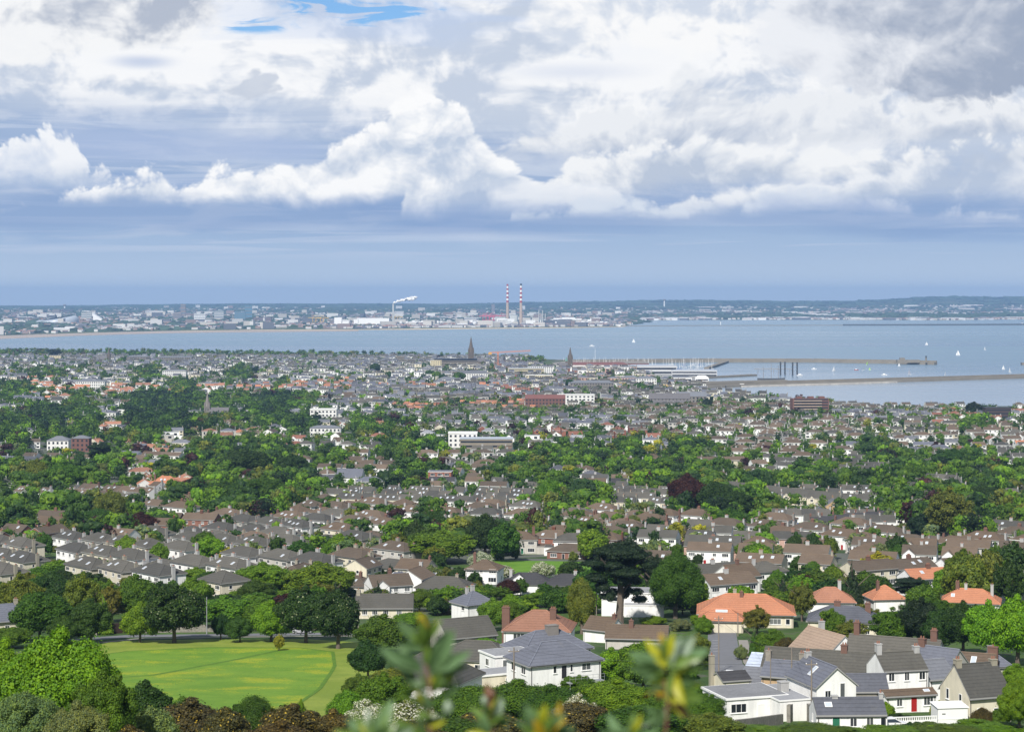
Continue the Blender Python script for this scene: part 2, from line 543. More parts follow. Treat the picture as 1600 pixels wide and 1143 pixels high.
def world_pos(N):
    n = N.node('ShaderNodeNewGeometry'); return E(N, n.outputs['Position'])
def obj_pos(N):
    n = N.node('ShaderNodeTexCoord'); return E(N, n.outputs['Object'])

def mat_plain(name, col, rough=0.7, spec=0.3, metal=0.0, var=0.12, scale=0.8):
    m, N, out = new_mat(name)
    n = N.noise(world_pos(N), scale, 4, 0.6, dim='3D')
    c = scale_col(N, (*col,), (n - 0.5) * (2 * var) + 1.0) if var else col
    principled(N, out, c, rough, spec, metal)
    return m

def mat_wall(name, src):
    m, N, out = new_mat(name)
    P = world_pos(N)
    sep = N.node('ShaderNodeSeparateXYZ'); N.put(sep.inputs[0], P)
    # weather stains run down the render
    Ps = N.xyz(E(N, sep.outputs[0]) * 1.3, E(N, sep.outputs[1]) * 1.3, E(N, sep.outputs[2]) * 0.25)
    st = N.noise(Ps, 1.0, 5, 0.6, dim='3D')
    gr = N.noise(P, 0.35, 3, 0.5, dim='3D')
    f = N.smooth(st, 0.35, 0.75) * -0.16 + N.smooth(gr, 0.3, 0.8) * -0.10 + 1.04
    principled(N, out, scale_col(N, tint(N, src), f), 0.85, 0.2)
    return m

def mat_roof(name, src):
    m, N, out = new_mat(name)
    P = world_pos(N)
    sep = N.node('ShaderNodeSeparateXYZ'); N.put(sep.inputs[0], P)
    z = E(N, sep.outputs[2])
    big = N.noise(P, 0.22, 4, 0.6, dim='3D')
    sm = N.noise(P, 2.2, 3, 0.6, dim='3D')
    # tile courses
    cr = N.math('FRACT', z * 2.7 + (sm - 0.5) * 0.2)
    course = N.smooth(cr, 0.0, 0.35)
    f = 0.52 + big * 0.50 + (sm - 0.5) * 0.5 + course * 0.30
    base = scale_col(N, tint(N, src), f)
    lich = N.smooth(N.noise(P, 0.55, 5, 0.65, dim='3D'), 0.60, 0.74)
    c = N.mix(lich * 0.3, base, (0.15, 0.14, 0.10))
    principled(N, out, c, 0.85, 0.2)
    return m

def mat_leaf(name, src='obj', transl=0.25, clump=0.6, flowers=None, vdir=0.35):
    m, N, out = new_mat(name)
    P = world_pos(N)
    n1 = N.noise(P, clump, 3, 0.6, dim='3D')
    g = N.node('ShaderNodeNewGeometry')
    isl = E(N, g.outputs['Random Per Island'])
    f = (n1 - 0.5) * (2 * vdir) + (isl - 0.5) * 0.42 + 1.0
    c = scale_col(N, tint(N, src), f)
    if src == 'obj':
        oi = N.node('ShaderNodeObjectInfo'); hv = N.node('ShaderNodeVectorMath', operation='MULTIPLY')
        N.put(hv.inputs[0], c); hv.inputs[1].default_value = (1.3, 1.12, 0.6)
        c = N.mix(E(N, oi.outputs['Random']) * 0.5, c, E(N, hv.outputs[0]))
    # some leaves a little yellower
    yel = N.node('ShaderNodeVectorMath', operation='MULTIPLY')
    N.put(yel.inputs[0], c); yel.inputs[1].default_value = (1.5, 1.22, 0.6)
    c = N.mix(N.smooth(isl * 0.5 + n1 * 0.6, 0.45, 0.75), c, E(N, yel.outputs[0]))
    if flowers:
        col, amount = flowers
        w = N.math('FRACT', isl * 17.3)
        c = N.mix(N.math('GREATER_THAN', w, 1.0 - amount), c, col)
    d = N.node('ShaderNodeBsdfPrincipled')
    N.put(d.inputs['Base Color'], c); d.inputs['Roughness'].default_value = 0.55
    d.inputs['Specular IOR Level'].default_value = 0.25
    t_ = N.node('ShaderNodeBsdfTranslucent')
    tc_ = N.node('ShaderNodeVectorMath', operation='MULTIPLY')
    N.put(tc_.inputs[0], c); tc_.inputs[1].default_value = (1.5, 1.5, 0.6)
    N.put(t_.inputs[0], E(N, tc_.outputs[0]))
    mx = N.node('ShaderNodeMixShader'); mx.inputs[0].default_value = transl
    N.t.links.new(d.outputs[0], mx.inputs[1]); N.t.links.new(t_.outputs[0], mx.inputs[2])
    N.t.links.new(mx.outputs[0], out.inputs[0])
    return m

def mat_glass(name, src='obj'):
    m, N, out = new_mat(name)
    if src == 'obj':
        oi = N.node('ShaderNodeObjectInfo'); r = E(N, oi.outputs['Random'])
    else:
        g = N.node('ShaderNodeNewGeometry'); r = E(N, g.outputs['Random Per Island'])
    c = N.mix(N.smooth(r, 0.55, 1.0), (0.018, 0.022, 0.028), (0.16, 0.17, 0.17))
    principled(N, out, c, 0.12, 0.5)
    return m

M_WALL, M_WALL_A = mat_wall('render_wall', 'obj'), mat_wall('render_wall_far', 'attr')
M_ROOF, M_ROOF_A = mat_roof('tile_roof', 'obj'), mat_roof('tile_roof_far', 'attr')
M_GLASS, M_GLASS_A = mat_glass('window_glass'), mat_glass('window_glass_far', 'attr')
M_FRAME = mat_plain('white_frame', (0.78, 0.78, 0.76), 0.5, var=0.05)
M_EAVE = mat_plain('eaves_board', (0.30, 0.30, 0.29), 0.6, var=0.1)
M_POT = mat_plain('clay_pot', (0.26, 0.13, 0.09), 0.8)
M_BARK = mat_plain('bark', (0.13, 0.105, 0.085), 0.9, var=0.4, scale=2.0)
M_LEAF, M_LEAF_A = mat_leaf('leaves'), mat_leaf('leaves_far', 'attr', clump=0.25)
M_STONE = mat_plain('stone', (0.26, 0.235, 0.20), 0.9, var=0.35, scale=1.2)
M_GREYSTONE = mat_plain('grey_stone', (0.20, 0.185, 0.17), 0.9, var=0.3, scale=0.5)
M_SLATE = mat_plain('slate', (0.16, 0.17, 0.19), 0.6, var=0.25)
M_WOOD = mat_plain('weathered_wood', (0.22, 0.19, 0.16), 0.9, var=0.25, scale=3)
M_METAL = mat_plain('grey_metal', (0.35, 0.36, 0.37), 0.45, 0.5, 0.3)
M_DARK = mat_plain('dark_metal', (0.05, 0.055, 0.06), 0.5)
M_WHITE = mat_plain('white_paint', (0.80, 0.80, 0.78), 0.5, var=0.05)
M_RED = mat_plain('red_paint', (0.42, 0.03, 0.03), 0.45)
M_FLAT = mat_plain('felt_roof', (0.27, 0.27, 0.28), 0.85, var=0.45, scale=0.7)

# ------------------------------------------------------------------ houses
MESH = {}
def cached(key, fn):
    if key not in MESH: MESH[key] = fn()
    return MESH[key]

def win_mb(w, h, panes=2, door=False, arch=False):
    """a window or door lying in the plane y=0, facing -y, centred on x, from z=-h/2 to h/2"""
    b = MB()
    t = 0.08 if not door else 0.07
    b.box(-w / 2, w / 2, -0.05, 0.02, h / 2 - t, h / 2, 1); b.box(-w / 2, w / 2, -0.05, 0.02, -h / 2, -h / 2 + t, 1)
    b.box(-w / 2, -w / 2 + t, -0.05, 0.02, -h / 2 + t, h / 2 - t, 1); b.box(w / 2 - t, w / 2, -0.05, 0.02, -h / 2 + t, h / 2 - t, 1)
    for i in range(1, panes):
        x = -w / 2 + w * i / panes
        b.box(x - 0.03, x + 0.03, -0.045, 0.02, -h / 2 + t, h / 2 - t, 1)
    if not door: b.box(-w / 2 - 0.08, w / 2 + 0.08, -0.14, 0.02, -h / 2 - 0.09, -h / 2 - 0.003, 1)
    b.poly([(-w / 2 + t, -0.02, -h / 2 + t), (w / 2 - t, -0.02, -h / 2 + t), (w / 2 - t, -0.02, h / 2 - t), (-w / 2 + t, -0.02, h / 2 - t)], 0)
    return b

def far_win_mb(w, h):
    b = MB()
    b.poly([(-w / 2, -0.05, -h / 2), (w / 2, -0.05, -h / 2), (w / 2, -0.05, h / 2), (-w / 2, -0.05, h / 2)], 0)
    return b

def chim_mb(w, d, h, pots=2):
    b = MB()
    b.box(-w / 2, w / 2, -d / 2, d / 2, -h, 0, 0)
    b.box(-w / 2 - 0.06, w / 2 + 0.06, -d / 2 - 0.06, d / 2 + 0.06, 0.0, 0.12, 0)
    for i in range(pots):
        x = (i - (pots - 1) / 2) * (w * 0.8 / max(pots, 1))
        b.tube((x, 0, 0.1), (x, 0, 0.5), 0.13, 0.10, 6, 1)
    return b

def sky_mb(w, h, mats=0):
    b = MB()
    b.box(-w / 2, w / 2, -h / 2, h / 2, 0.0, 0.10, 1)
    b.poly([(-w / 2 + 0.07, -h / 2 + 0.07, 0.105), (w / 2 - 0.07, -h / 2 + 0.07, 0.105), (w / 2 - 0.07, h / 2 - 0.07, 0.105), (-w / 2 + 0.07, h / 2 - 0.07, 0.105)], 0)
    return b

def walls_mb(s):
    W, D, e = s['W'], s['D'], s['eave']
    b = MB()
    b.box(-W / 2, W / 2, -D / 2, D / 2, -2.5, e, 0, bottom=False)
    if s['roof'] == 'gable':
        for x, sg in ((-W / 2, 1), (W / 2, -1)):
            p = [(x, D / 2, e), (x, -D / 2, e), (x, 0, e + s['rise'])]
            b.poly(p if sg == 1 else p[::-1], 0)
    if s['roof'] == 'gabley':
        for y, sg in ((-D / 2, 1), (D / 2, -1)):
            p = [(-W / 2, y, e), (W / 2, y, e), (0, y, e + s['rise'])]
            b.poly(p if sg == 1 else p[::-1], 0)
    for (x0, x1, y0, y1, h) in s.get('ext', ()):
        b.box(x0, x1, y0, y1, -2.5, h, 0, bottom=False)
    for (x, w_, d_, h_) in s.get('gablet', ()):      # small front gables: centre x, width, projection, eave height
        y0 = -D / 2 - d_
        b.box(x - w_ / 2, x + w_ / 2, y0, -D / 2 - 0.003, -2.5, h_, 0, bottom=False)
        b.poly([(x - w_ / 2, y0, h_), (x + w_ / 2, y0, h_), (x, y0, h_ + w_ * 0.42)], 0)
    return b

def roof_mb(s):
    W, D, e, r = s['W'], s['D'], s['eave'], s['rise']
    b = MB()
    over = s.get('over', 0.4)
    if s['roof'] == 'hip': b.hip(-W / 2, W / 2, -D / 2, D / 2, e + 0.004, r, 0, over, mt=1)
    elif s['roof'] == 'gable': b.gable(-W / 2, W / 2, -D / 2, D / 2, e, r, 0, over, verge=s.get('verge', 0.15), mt=1)
    elif s['roof'] == 'gabley': b.gable(-W / 2, W / 2, -D / 2, D / 2, e, r, 0, over, along='y', verge=s.get('verge', 0.15), mt=1)
    elif s['roof'] == 'flat':
        b.box(-W / 2 - 0.2, W / 2 + 0.2, -D / 2 - 0.2, D / 2 + 0.2, e, e + 0.28, 1)
        b.box(-W / 2, W / 2, -D / 2, D / 2, e + 0.28, e + 0.30, 0)
    for (x0, x1, y0, y1, h) in s.get('ext', ()):
        b.box(x0 - 0.12, x1 + 0.12, y0 - 0.12, y1 + 0.12, h, h + 0.2, 1); b.box(x0 + .02, x1 - .02, y0 + .02, y1 - .02, h + .2, h + .215, 0)
    for (x, w_, d_, h_) in s.get('gablet', ()):
        y0 = -D / 2 - d_ - 0.2
        k = 0.42 * 2
        yb = -D / 2 + (h_ + w_ * 0.42 - e) / max(r, 0.1) * (D / 2) + 0.4
        z0, z1 = h_ - 0.2 * k, h_ + w_ * 0.42
        xa, xb = x - w_ / 2 - 0.2, x + w_ / 2 + 0.2
        for sg, xe in ((1, xa), (-1, xb)):
            q = [(xe, y0, z0 + .14), (x, y0, z1 + .14), (x, yb, z1 + .14), (xe, yb, z0 + .14)]
            b.poly(q[::-1] if sg == 1 else q, 0)
            q2 = [(xe, y0, z0), (x, y0, z1), (x, y0, z1 + .14), (xe, y0, z0 + .14)]
            b.poly(q2 if sg == 1 else q2[::-1], 1)
    return b

def ridge_mb(s):
    W, D, e, r = s['W'], s['D'], s['eave'], s['rise']
    o = s.get('over', 0.4)
    b = MB()
    if s['roof'] == 'hip':
        x0, x1, y0, y1 = -W / 2 - o, W / 2 + o, -D / 2 - o, D / 2 + o
        if x1 - x0 >= y1 - y0:
            q = (y1 - y0) / 2; A, B = (x0 + q, 0, e + r + 0.03), (x1 - q, 0, e + r + 0.03)
        else:
            q = (x1 - x0) / 2; A, B = (0, y0 + q, e + r + 0.03), (0, y1 - q, e + r + 0.03)
        if (Vector(A) - Vector(B)).length > 0.1: b.tube(A, B, 0.11, seg=6)
        ends = [(A, (x0, y0)), (A, (x0, y1)), (B, (x1, y0)), (B, (x1, y1))] if x1 - x0 >= y1 - y0 else [(A, (x0, y0)), (A, (x1, y0)), (B, (x0, y1)), (B, (x1, y1))]
        for P_, c in ends: b.tube(P_, (c[0], c[1], e + 0.05), 0.10, seg=6)
    elif s['roof'] == 'gable': b.tube((-W / 2 - .12, 0, e + r + .2), (W / 2 + .12, 0, e + r + .2), 0.12, seg=6)
    elif s['roof'] == 'gabley': b.tube((0, -D / 2 - .12, e + r + .2), (0, D / 2 + .12, e + r + .2), 0.12, seg=6)
    return b

def slope_matrix(s, u, v, side):
    """a frame on the roof slope: u metres along the ridge, v 0 eave .. 1 ridge, side -1 front, +1 back"""
    e, r = s['eave'], s['rise']
    half = (s['D'] if s['roof'] != 'gabley' else s['W']) / 2
    run = half + (s.get('over', 0.4) if s['roof'] == 'hip' else 0)
    ang = math.atan2(r, run)
    off = 0.02 if s['roof'] == 'hip' else 0.22
    if s['roof'] == 'gabley':
        # slopes face -x (side -1) and +x
        pos = Vector((side * run * (1 - v), u, e + r * v + off))
        X = Vector((0, -side, 0)); Z = Vector((side * math.sin(ang), 0, math.cos(ang)))
        M = Matrix((X, Z.cross(X), Z)).transposed().to_4x4(); M.translation = pos
        return M
    pos = Vector((u, side * run * (1 - v), e + r * v + off))
    return Matrix.Translation(pos) @ Matrix.Rotation(-side * ang, 4, 'X')

FACE = {'f': 0.0, 'r': 90.0, 'b': 180.0, 'l': 270.0}
def face_matrix(s, face, x, z, off=0.0):
    W, D = s['W'], s['D']
    M = Matrix.Rotation(R(FACE[face]), 4, 'Z')
    dist = (D if face in 'fb' else W) / 2 + off
    return M @ Matrix.Translation((x, -dist, z))

M_GUT = mat_plain('gutter', (0.10, 0.10, 0.10), 0.5, var=0.1)
PANEL = mat_plain('dark_panel', (0.02, 0.03, 0.07), 0.15, 0.6, var=0.1)
M_SKYL = mat_plain('roof_window_glass', (0.45, 0.50, 0.56), 0.15, 0.5, var=0.05)
M_BRICK = mat_plain('brick', (0.155, 0.09, 0.07), 0.9, var=0.25, scale=1.5)
M_RIDGE = mat_plain('ridge_tile', (0.23, 0.22, 0.20), 0.85, var=0.25)
M_DOORS = {k: mat_plain('door_' + k, c, 0.4, var=0) for k, c in
           {'red': (0.35, 0.02, 0.02), 'blue': (0.03, 0.07, 0.30), 'green': (0.03, 0.16, 0.09), 'white': (0.75, 0.75, 0.73), 'black': (0.03, 0.03, 0.035), 'brown': (0.14, 0.07, 0.04)}.items()}

KINDS = {
    'semi': dict(W=15.2, D=8.6, eave=5.2, rise=3.0, roof='hip', over=0.4,
        win=[('f', -5.9, 3.95, 2.1, 1.15, 3), ('f', -2.3, 3.95, 1.3, 1.1, 2), ('f', 2.3, 3.95, 1.3, 1.1, 2), ('f', 5.9, 3.95, 2.1, 1.15, 3),
             ('f', -5.7, 1.45, 2.5, 1.4, 3), ('f', 5.7, 1.45, 2.5, 1.4, 3), ('l', 1.2, 3.9, 0.8, 1.0, 1), ('r', -1.2, 3.9, 0.8, 1.0, 1),
             ('b', -5.6, 3.9, 1.8, 1.1, 2), ('b', -2.2, 3.9, 1.2, 1.1, 2), ('b', 2.2, 3.9, 1.2, 1.1, 2), ('b', 5.6, 3.9, 1.8, 1.1, 2), ('b', -5, 1.3, 2.2, 1.6, 2), ('b', 5, 1.3, 2.2, 1.6, 2)],
        door=[('f', -1.5, 1.05), ('f', 1.5, 1.05)], chim=[(0, 0.4, 1.5, 0.8, 9.1, 4), (-7.95, 0, 0.7, 1.0, 8.0, 2), (7.95, 0, 0.7, 1.0, 8.0, 2)]),
    'semigable': dict(W=14.6, D=8.2, eave=5.1, rise=2.7, roof='gable', over=0.4,
        win=[('f', -5.6, 3.85, 2.2, 1.15, 3), ('f', -2.0, 3.85, 1.2, 1.1, 2), ('f', 2.0, 3.85, 1.2, 1.1, 2), ('f', 5.6, 3.85, 2.2, 1.15, 3),
             ('f', -5.4, 1.4, 2.6, 1.4, 3), ('f', 5.4, 1.4, 2.6, 1.4, 3), ('l', 0.8, 3.9, 0.8, 1.0, 1), ('r', -0.8, 3.9, 0.8, 1.0, 1),
             ('b', -5.4, 3.85, 1.8, 1.1, 2), ('b', -2, 3.85, 1.2, 1.1, 2), ('b', 2, 3.85, 1.2, 1.1, 2), ('b', 5.4, 3.85, 1.8, 1.1, 2)],
        door=[('f', -1.2, 1.05), ('f', 1.2, 1.05)], chim=[(0, 0, 1.4, 0.8, 8.9, 4)]),
    'detached': dict(W=10.6, D=8.8, eave=5.2, rise=3.1, roof='hip', over=0.45,
        win=[('f', -3.4, 3.9, 2.1, 1.15, 3), ('f', 0, 3.9, 0.9, 1.0, 1), ('f', 3.4, 3.9, 2.1, 1.15, 3), ('f', -3.3, 1.4, 2.4, 1.4, 3), ('f', 3.3, 1.4, 2.4, 1.4, 3),
             ('l', 1.5, 3.9, 1.0, 1.0, 1), ('r', -1.5, 3.9, 1.0, 1.0, 1), ('l', -1.5, 1.3, 1.2, 1.1, 2), ('r', 1.5, 1.3, 1.2, 1.1, 2), ('b', -3, 3.9, 1.8, 1.1, 2), ('b', 3, 3.9, 1.8, 1.1, 2)],
        door=[('f', 0, 1.05)], chim=[(-3.1, 0.3, 0.9, 0.8, 8.9, 2)]),
    'gabled': dict(W=10.0, D=7.8, eave=5.0, rise=2.9, roof='gable', over=0.35,
        win=[('f', -3.2, 3.8, 1.8, 1.1, 2), ('f', 0.3, 3.8, 1.0, 1.0, 1), ('f', 3.4, 3.8, 1.8, 1.1, 2), ('f', -3.2, 1.35, 2.4, 1.3, 3), ('f', 3.4, 1.35, 2.0, 1.3, 2),
             ('l', 0.9, 3.9, 0.9, 1.0, 1), ('r', -0.9, 3.9, 0.9, 1.0, 1), ('l', -1.5, 1.4, 1.0, 1.0, 1), ('b', -3, 3.8, 1.6, 1.1, 2), ('b', 3, 3.8, 1.6, 1.1, 2)],
        door=[('f', 0.4, 1.05)], chim=[(4.5, 0, 0.7, 0.9, 8.9, 2)]),
    'cross': dict(W=11.0, D=7.6, eave=4.8, rise=3.0, roof='gable', over=0.35, gablet=[(-3.2, 3.9, 1.0, 4.8)],
        win=[('f', 0.8, 3.7, 1.2, 1.0, 2), ('f', 3.9, 3.7, 1.5, 1.1, 2), ('f', 3.6, 1.35, 2.2, 1.3, 3), ('g', -3.2, 3.8, 1.8, 1.2, 3), ('g', -3.2, 1.3, 2.2, 1.3, 3),
             ('l', 0.9, 3.8, 0.9, 1.0, 1), ('r', -0.9, 3.8, 0.9, 1.0, 1), ('b', -3, 3.7, 1.6, 1.1, 2), ('b', 3, 3.7, 1.6, 1.1, 2)],
        door=[('f', 0.5, 1.05)], chim=[(0.5, 0.5, 1.0, 0.8, 9.0, 3)]),
    'bungalow': dict(W=14.0, D=9.0, eave=2.8, rise=2.9, roof='hip', over=0.45,
        win=[('f', -4.6, 1.4, 2.4, 1.3, 3), ('f', 4.6, 1.4, 2.4, 1.3, 3), ('f', 1.6, 1.5, 1.2, 1.1, 2), ('l', 1.8, 1.4, 1.4, 1.2, 2), ('r', -1.8, 1.4, 1.4, 1.2, 2), ('b', -4, 1.4, 2.0, 1.2, 2), ('b', 3, 1.4, 2.0, 1.2, 2)],
        door=[('f', -1.0, 1.05)], chim=[(3.2, 0.2, 0.9, 0.7, 6.5, 2)]),
    'dormer': dict(W=11.5, D=8.6, eave=2.9, rise=3.9, roof='gable', over=0.35, gablet=[(-3.0, 2.4, 0.15, 3.9), (3.0, 2.4, 0.15, 3.9)],
        win=[('g', -3.0, 3.75, 1.4, 1.0, 2), ('g', 3.0, 3.75, 1.4, 1.0, 2), ('f', -3.4, 1.35, 2.2, 1.3, 3), ('f', 3.4, 1.35, 2.2, 1.3, 3), ('l', 0, 3.9, 1.5, 1.1, 2), ('r', 0, 3.9, 1.5, 1.1, 2),
             ('l', 2, 1.4, 1.2, 1.1, 2), ('r', -2, 1.4, 1.2, 1.1, 2)],
        door=[('f', 0, 1.05)], chim=[(5.2, 0.0, 0.8, 0.8, 7.6, 2)]),
    'terrace': dict(W=6.2, D=8.4, eave=5.2, rise=2.8, roof='gable', over=0.3, verge=-0.01,
        win=[('f', -1.5, 3.85, 1.6, 1.1, 2), ('f', 1.5, 3.85, 1.0, 1.1, 1), ('f', -1.3, 1.4, 2.2, 1.4, 3), ('b', -1.4, 3.85, 1.3, 1.1, 2), ('b', 1.4, 3.85, 1.0, 1.1, 1), ('b', 0, 1.4, 2.2, 1.3, 2)],
        door=[('f', 1.7, 1.05)], chim=[(3.0, 0.1, 0.6, 1.2, 8.9, 3)]),
    'villa': dict(W=12.5, D=11.0, eave=6.6, rise=2.5, roof='hip', over=0.3,
        win=[('f', x, z, 1.2, 1.8, 2) for x in (-4.2, 0, 4.2) for z in (4.9, 1.6) if not (x == 0 and z < 2)] +
            [(f, x, z, 1.1, 1.7, 2) for f in 'lr' for x in (-2.6, 2.6) for z in (4.9, 1.6)] + [('b', x, 4.9, 1.1, 1.7, 2) for x in (-4, 0, 4)],
        door=[('f', 0, 1.1)], chim=[(-6.0, 0, 0.7, 1.8, 10.2, 4), (6.0, 0, 0.7, 1.8, 10.2, 4)]),
    'flat': dict(W=12.0, D=8.0, eave=5.6, rise=0.0, roof='flat', over=0.2,
        win=[('f', -3.2, 4.1, 3.4, 1.7, 3), ('f', 3.0, 4.1, 2.6, 1.7, 2), ('f', -3.0, 1.4, 4.0, 2.0, 3), ('l', 0, 4.1, 2.0, 1.5, 2), ('r', 0, 4.1, 2.0, 1.5, 2), ('b', 0, 4, 3, 1.5, 3)],
        door=[('f', 2.0, 1.05)], chim=[], ext=[(2.6, 8.5, -5.6, -4.003, 3.0)]),
}
SHORT = {'semi': 'semi-detached pair', 'semigable': 'gabled semi-detached pair', 'detached': 'detached hip-roofed house', 'gabled': 'plain gabled house', 'cross': 'house with a front gable',
         'bungalow': 'low bungalow', 'dormer': 'dormer bungalow', 'terrace': 'terraced house', 'villa': 'square old villa', 'flat': 'flat-roofed modern house'}
CATN = {'semi': 'semi-detached_pair', 'semigable': 'semi-detached_pair', 'detached': 'detached_house', 'gabled': 'gabled_house', 'cross': 'gabled_house', 'bungalow': 'bungalow', 'dormer': 'dormer_bungalow',
        'terrace': 'terraced_house', 'villa': 'villa', 'flat': 'modern_house'}

ROOFC = {'grey': [(0.084, 0.081, 0.071), (0.102, 0.097, 0.084), (0.070, 0.069, 0.063)], 'brown': [(0.116, 0.086, 0.062), (0.130, 0.098, 0.072), (0.098, 0.078, 0.060)],
         'slate': [(0.120, 0.128, 0.155), (0.090, 0.095, 0.112), (0.14, 0.147, 0.165)], 'orange': [(0.40, 0.175, 0.10), (0.32, 0.155, 0.10), (0.24, 0.125, 0.085)],
         'red': [(0.22, 0.10, 0.07)], 'black': [(0.05, 0.05, 0.054)], 'beige': [(0.30, 0.225, 0.17)], 'green': [(0.13, 0.24, 0.15)], 'felt': [(0.25, 0.26, 0.28)], 'palefelt': [(0.26, 0.265, 0.275)], 'metal': [(0.40, 0.45, 0.54)]}
WALLC = {'white': [(0.84, 0.84, 0.82), (0.80, 0.80, 0.78)], 'cream': [(0.66, 0.61, 0.48), (0.60, 0.56, 0.45)], 'grey': [(0.50, 0.48, 0.44), (0.42, 0.405, 0.38)], 'brick': [(0.28, 0.12, 0.085), (0.24, 0.12, 0.09)],
         'pink': [(0.50, 0.33, 0.27)], 'yellow': [(0.66, 0.47, 0.20)], 'stone': [(0.24, 0.225, 0.20)], 'tan': [(0.47, 0.33, 0.20)]}

def gate_matrix(s, x, z):
    g = [g for g in s['gablet'] if abs(g[0] - x) < 0.01][0]
    return Matrix.Translation((x, -s['D'] / 2 - g[2], z))

def spec_of(kind, over=None):
    s = dict(KINDS[kind]); s['rise'] = s['rise'] * 0.78
    s['chim'] = [(c[0], c[1], c[2] * .9, c[3], c[4] - 0.55, c[5]) for c in s['chim']]
    if over: s.update(over)
    return s

PLACED = []      # (X, Y, radius, kind-of-thing) : footprint list
def facing_cam(pos, yaw, face_deg, margin=0.12):
    n = Vector((math.sin(yaw + R(face_deg)), -math.cos(yaw + R(face_deg))))
    c = Vector((-pos[0], -pos[1])).normalized()
    return n.dot(c) > -margin

HOUSES = []      # records for the labels
def house(kind, pos, yaw, wall='white', roof='grey', name=None, over=None, key=None, sky=(), label=None, cat=None, group=None, wv=0, rv=0, doorc=None, chimmat=None, porch=False, detail=True, group_auto=True):
    """one individual house: an Empty with wall, roof, ridge, chimney, window, door and roof-window children"""
    s = spec_of(kind, over)
    key = key or kind
    nm = name or CATN[kind].replace('-', '_')
    root = empty(nm, pos, yaw)
    wc = WALLC[wall][wv % len(WALLC[wall])]; rc = ROOFC[roof][rv % len(ROOFC[roof])]
    walls = link('wall', cached(('wall', key), lambda: walls_mb(s).mesh('wall', [M_WALL])), root, color=wc)
    fas = M_FRAME
    rf = link('roof', cached(('roof', key), lambda: roof_mb(s).mesh('roof', [M_ROOF, M_FRAME if s.get('white_eave') or s['roof'] == 'flat' else M_EAVE])), root, color=rc)
    if s['roof'] != 'flat':
        link('ridge_tile', cached(('ridge', key), lambda: ridge_mb(s).mesh('ridge', [M_ROOF])), rf, color=[min(1, c * 1.35) for c in rc])
    for i, (x, y, w_, d_, zt, pots) in enumerate(s.get('chim', ())):
        h = zt - s['eave'] + 0.4 if abs(x) < s['W'] / 2 - 0.2 else zt + 1.0
        cm = chimmat or (M_BRICK if (rv + i) % 5 == 0 and roof in ('brown', 'orange') else M_WALL)
        link('chimney', cached(('chim', w_, d_, round(h, 2), pots, cm.name), lambda: chim_mb(w_, d_, h, pots).mesh('chimney', [cm, M_POT])), root, matrix=Matrix.Translation((x, y, zt)), color=[c * 0.5 for c in wc])
    for (f, x, z, w_, h_, p) in s['win']:
        M = gate_matrix(s, x, z) if f == 'g' else face_matrix(s, f, x, z)
        if not facing_cam(pos, yaw, FACE.get(f, 0.0)): continue
        link('window', cached(('win', w_, h_, p), lambda: win_mb(w_, h_, p).mesh('window', [M_GLASS, M_FRAME])), root, matrix=M)
    for i, (f, x, z) in enumerate(s['door']):
        if not facing_cam(pos, yaw, FACE.get(f, 0.0)): continue
        dc = doorc or ('red', 'blue', 'green', 'white', 'black', 'brown')[(int(abs(pos[0] * 3 + pos[1])) + i) % 6]
        link('door', cached(('door', dc), lambda: win_mb(1.0, 2.1, 1, door=True).mesh('door', [M_DOORS[dc], M_FRAME])), root, matrix=face_matrix(s, f, x, z))
    for (u, v, side, w_, h_) in sky:
        link('roof_window', cached(('sky', w_, h_), lambda: sky_mb(w_, h_).mesh('roof_window', [M_SKYL, M_FRAME])), rf, matrix=slope_matrix(s, u, v, side))
    if pos[1] < 620 and s['roof'] in ('hip', 'gable'):
        o = s.get('over', .4); W2, D2 = s['W'] / 2, s['D'] / 2; zz = s['eave'] - (0 if s['roof'] == 'hip' else o * s['rise'] / D2)
        def tb(nm, a, b_):
            b = MB(); b.tube(a, b_, .06, seg=6); return b.mesh(nm, [M_GUT])
        for sg in (-1, 1):
            link('gutter', cached(('gut', key, sg), lambda: tb('gutter', (-W2 - .1, sg * (D2 + o + .05), zz - .02), (W2 + .1, sg * (D2 + o + .05), zz - .02))), rf)
            x = sg * (W2 - .25)
            link('downpipe', cached(('dp', key, sg), lambda: tb('downpipe', (x, -D2 - .07, -.5), (x, -D2 - .07, s['eave'] - .1))), root)
    PLACED.append((pos[0], pos[1], s['W'], s['D'], yaw))
    root['category'] = cat or CATN[kind].replace('_', ' ')
    if label: root['label'] = label
    if group: root['group'] = group
    HOUSES.append(dict(o=root, kind=kind, wall=wall, roof=roof, sky=len(sky), pos=tuple(pos), label=label))
    return root

# ---- baking of the same houses into one mesh for the distance
def mb_arrays(b):
    V = np.array(b.v, dtype=np.float32)
    F, m = [], []
    for f, mi in zip(b.f, b.m):
        if len(f) == 4: F.append(f); m.append(mi)
        elif len(f) == 3: F.append((f[0], f[1], f[2], f[2])); m.append(mi)
        else:
            for k in range(1, len(f) - 1): F.append((f[0], f[k], f[k + 1], f[k + 1])); m.append(mi)
    return V, np.array(F, dtype=np.int32), np.array(m, dtype=np.int32)

class Bake:
    """collects triangulated geometry; per vertex tint"""
    def __init__(s): s.V, s.F, s.M, s.C, s.n = [], [], [], [], 0
    def add(s, V, T, M, C):
        s.V.append(V); s.F.append(T + s.n); s.M.append(M); s.C.append(C); s.n += len(V)
    def build(s, name, mats):
        V = np.concatenate(s.V); F = np.concatenate(s.F); M = np.concatenate(s.M); C = np.concatenate(s.C)
        return np_mesh(name, V, F, mats, M, C)

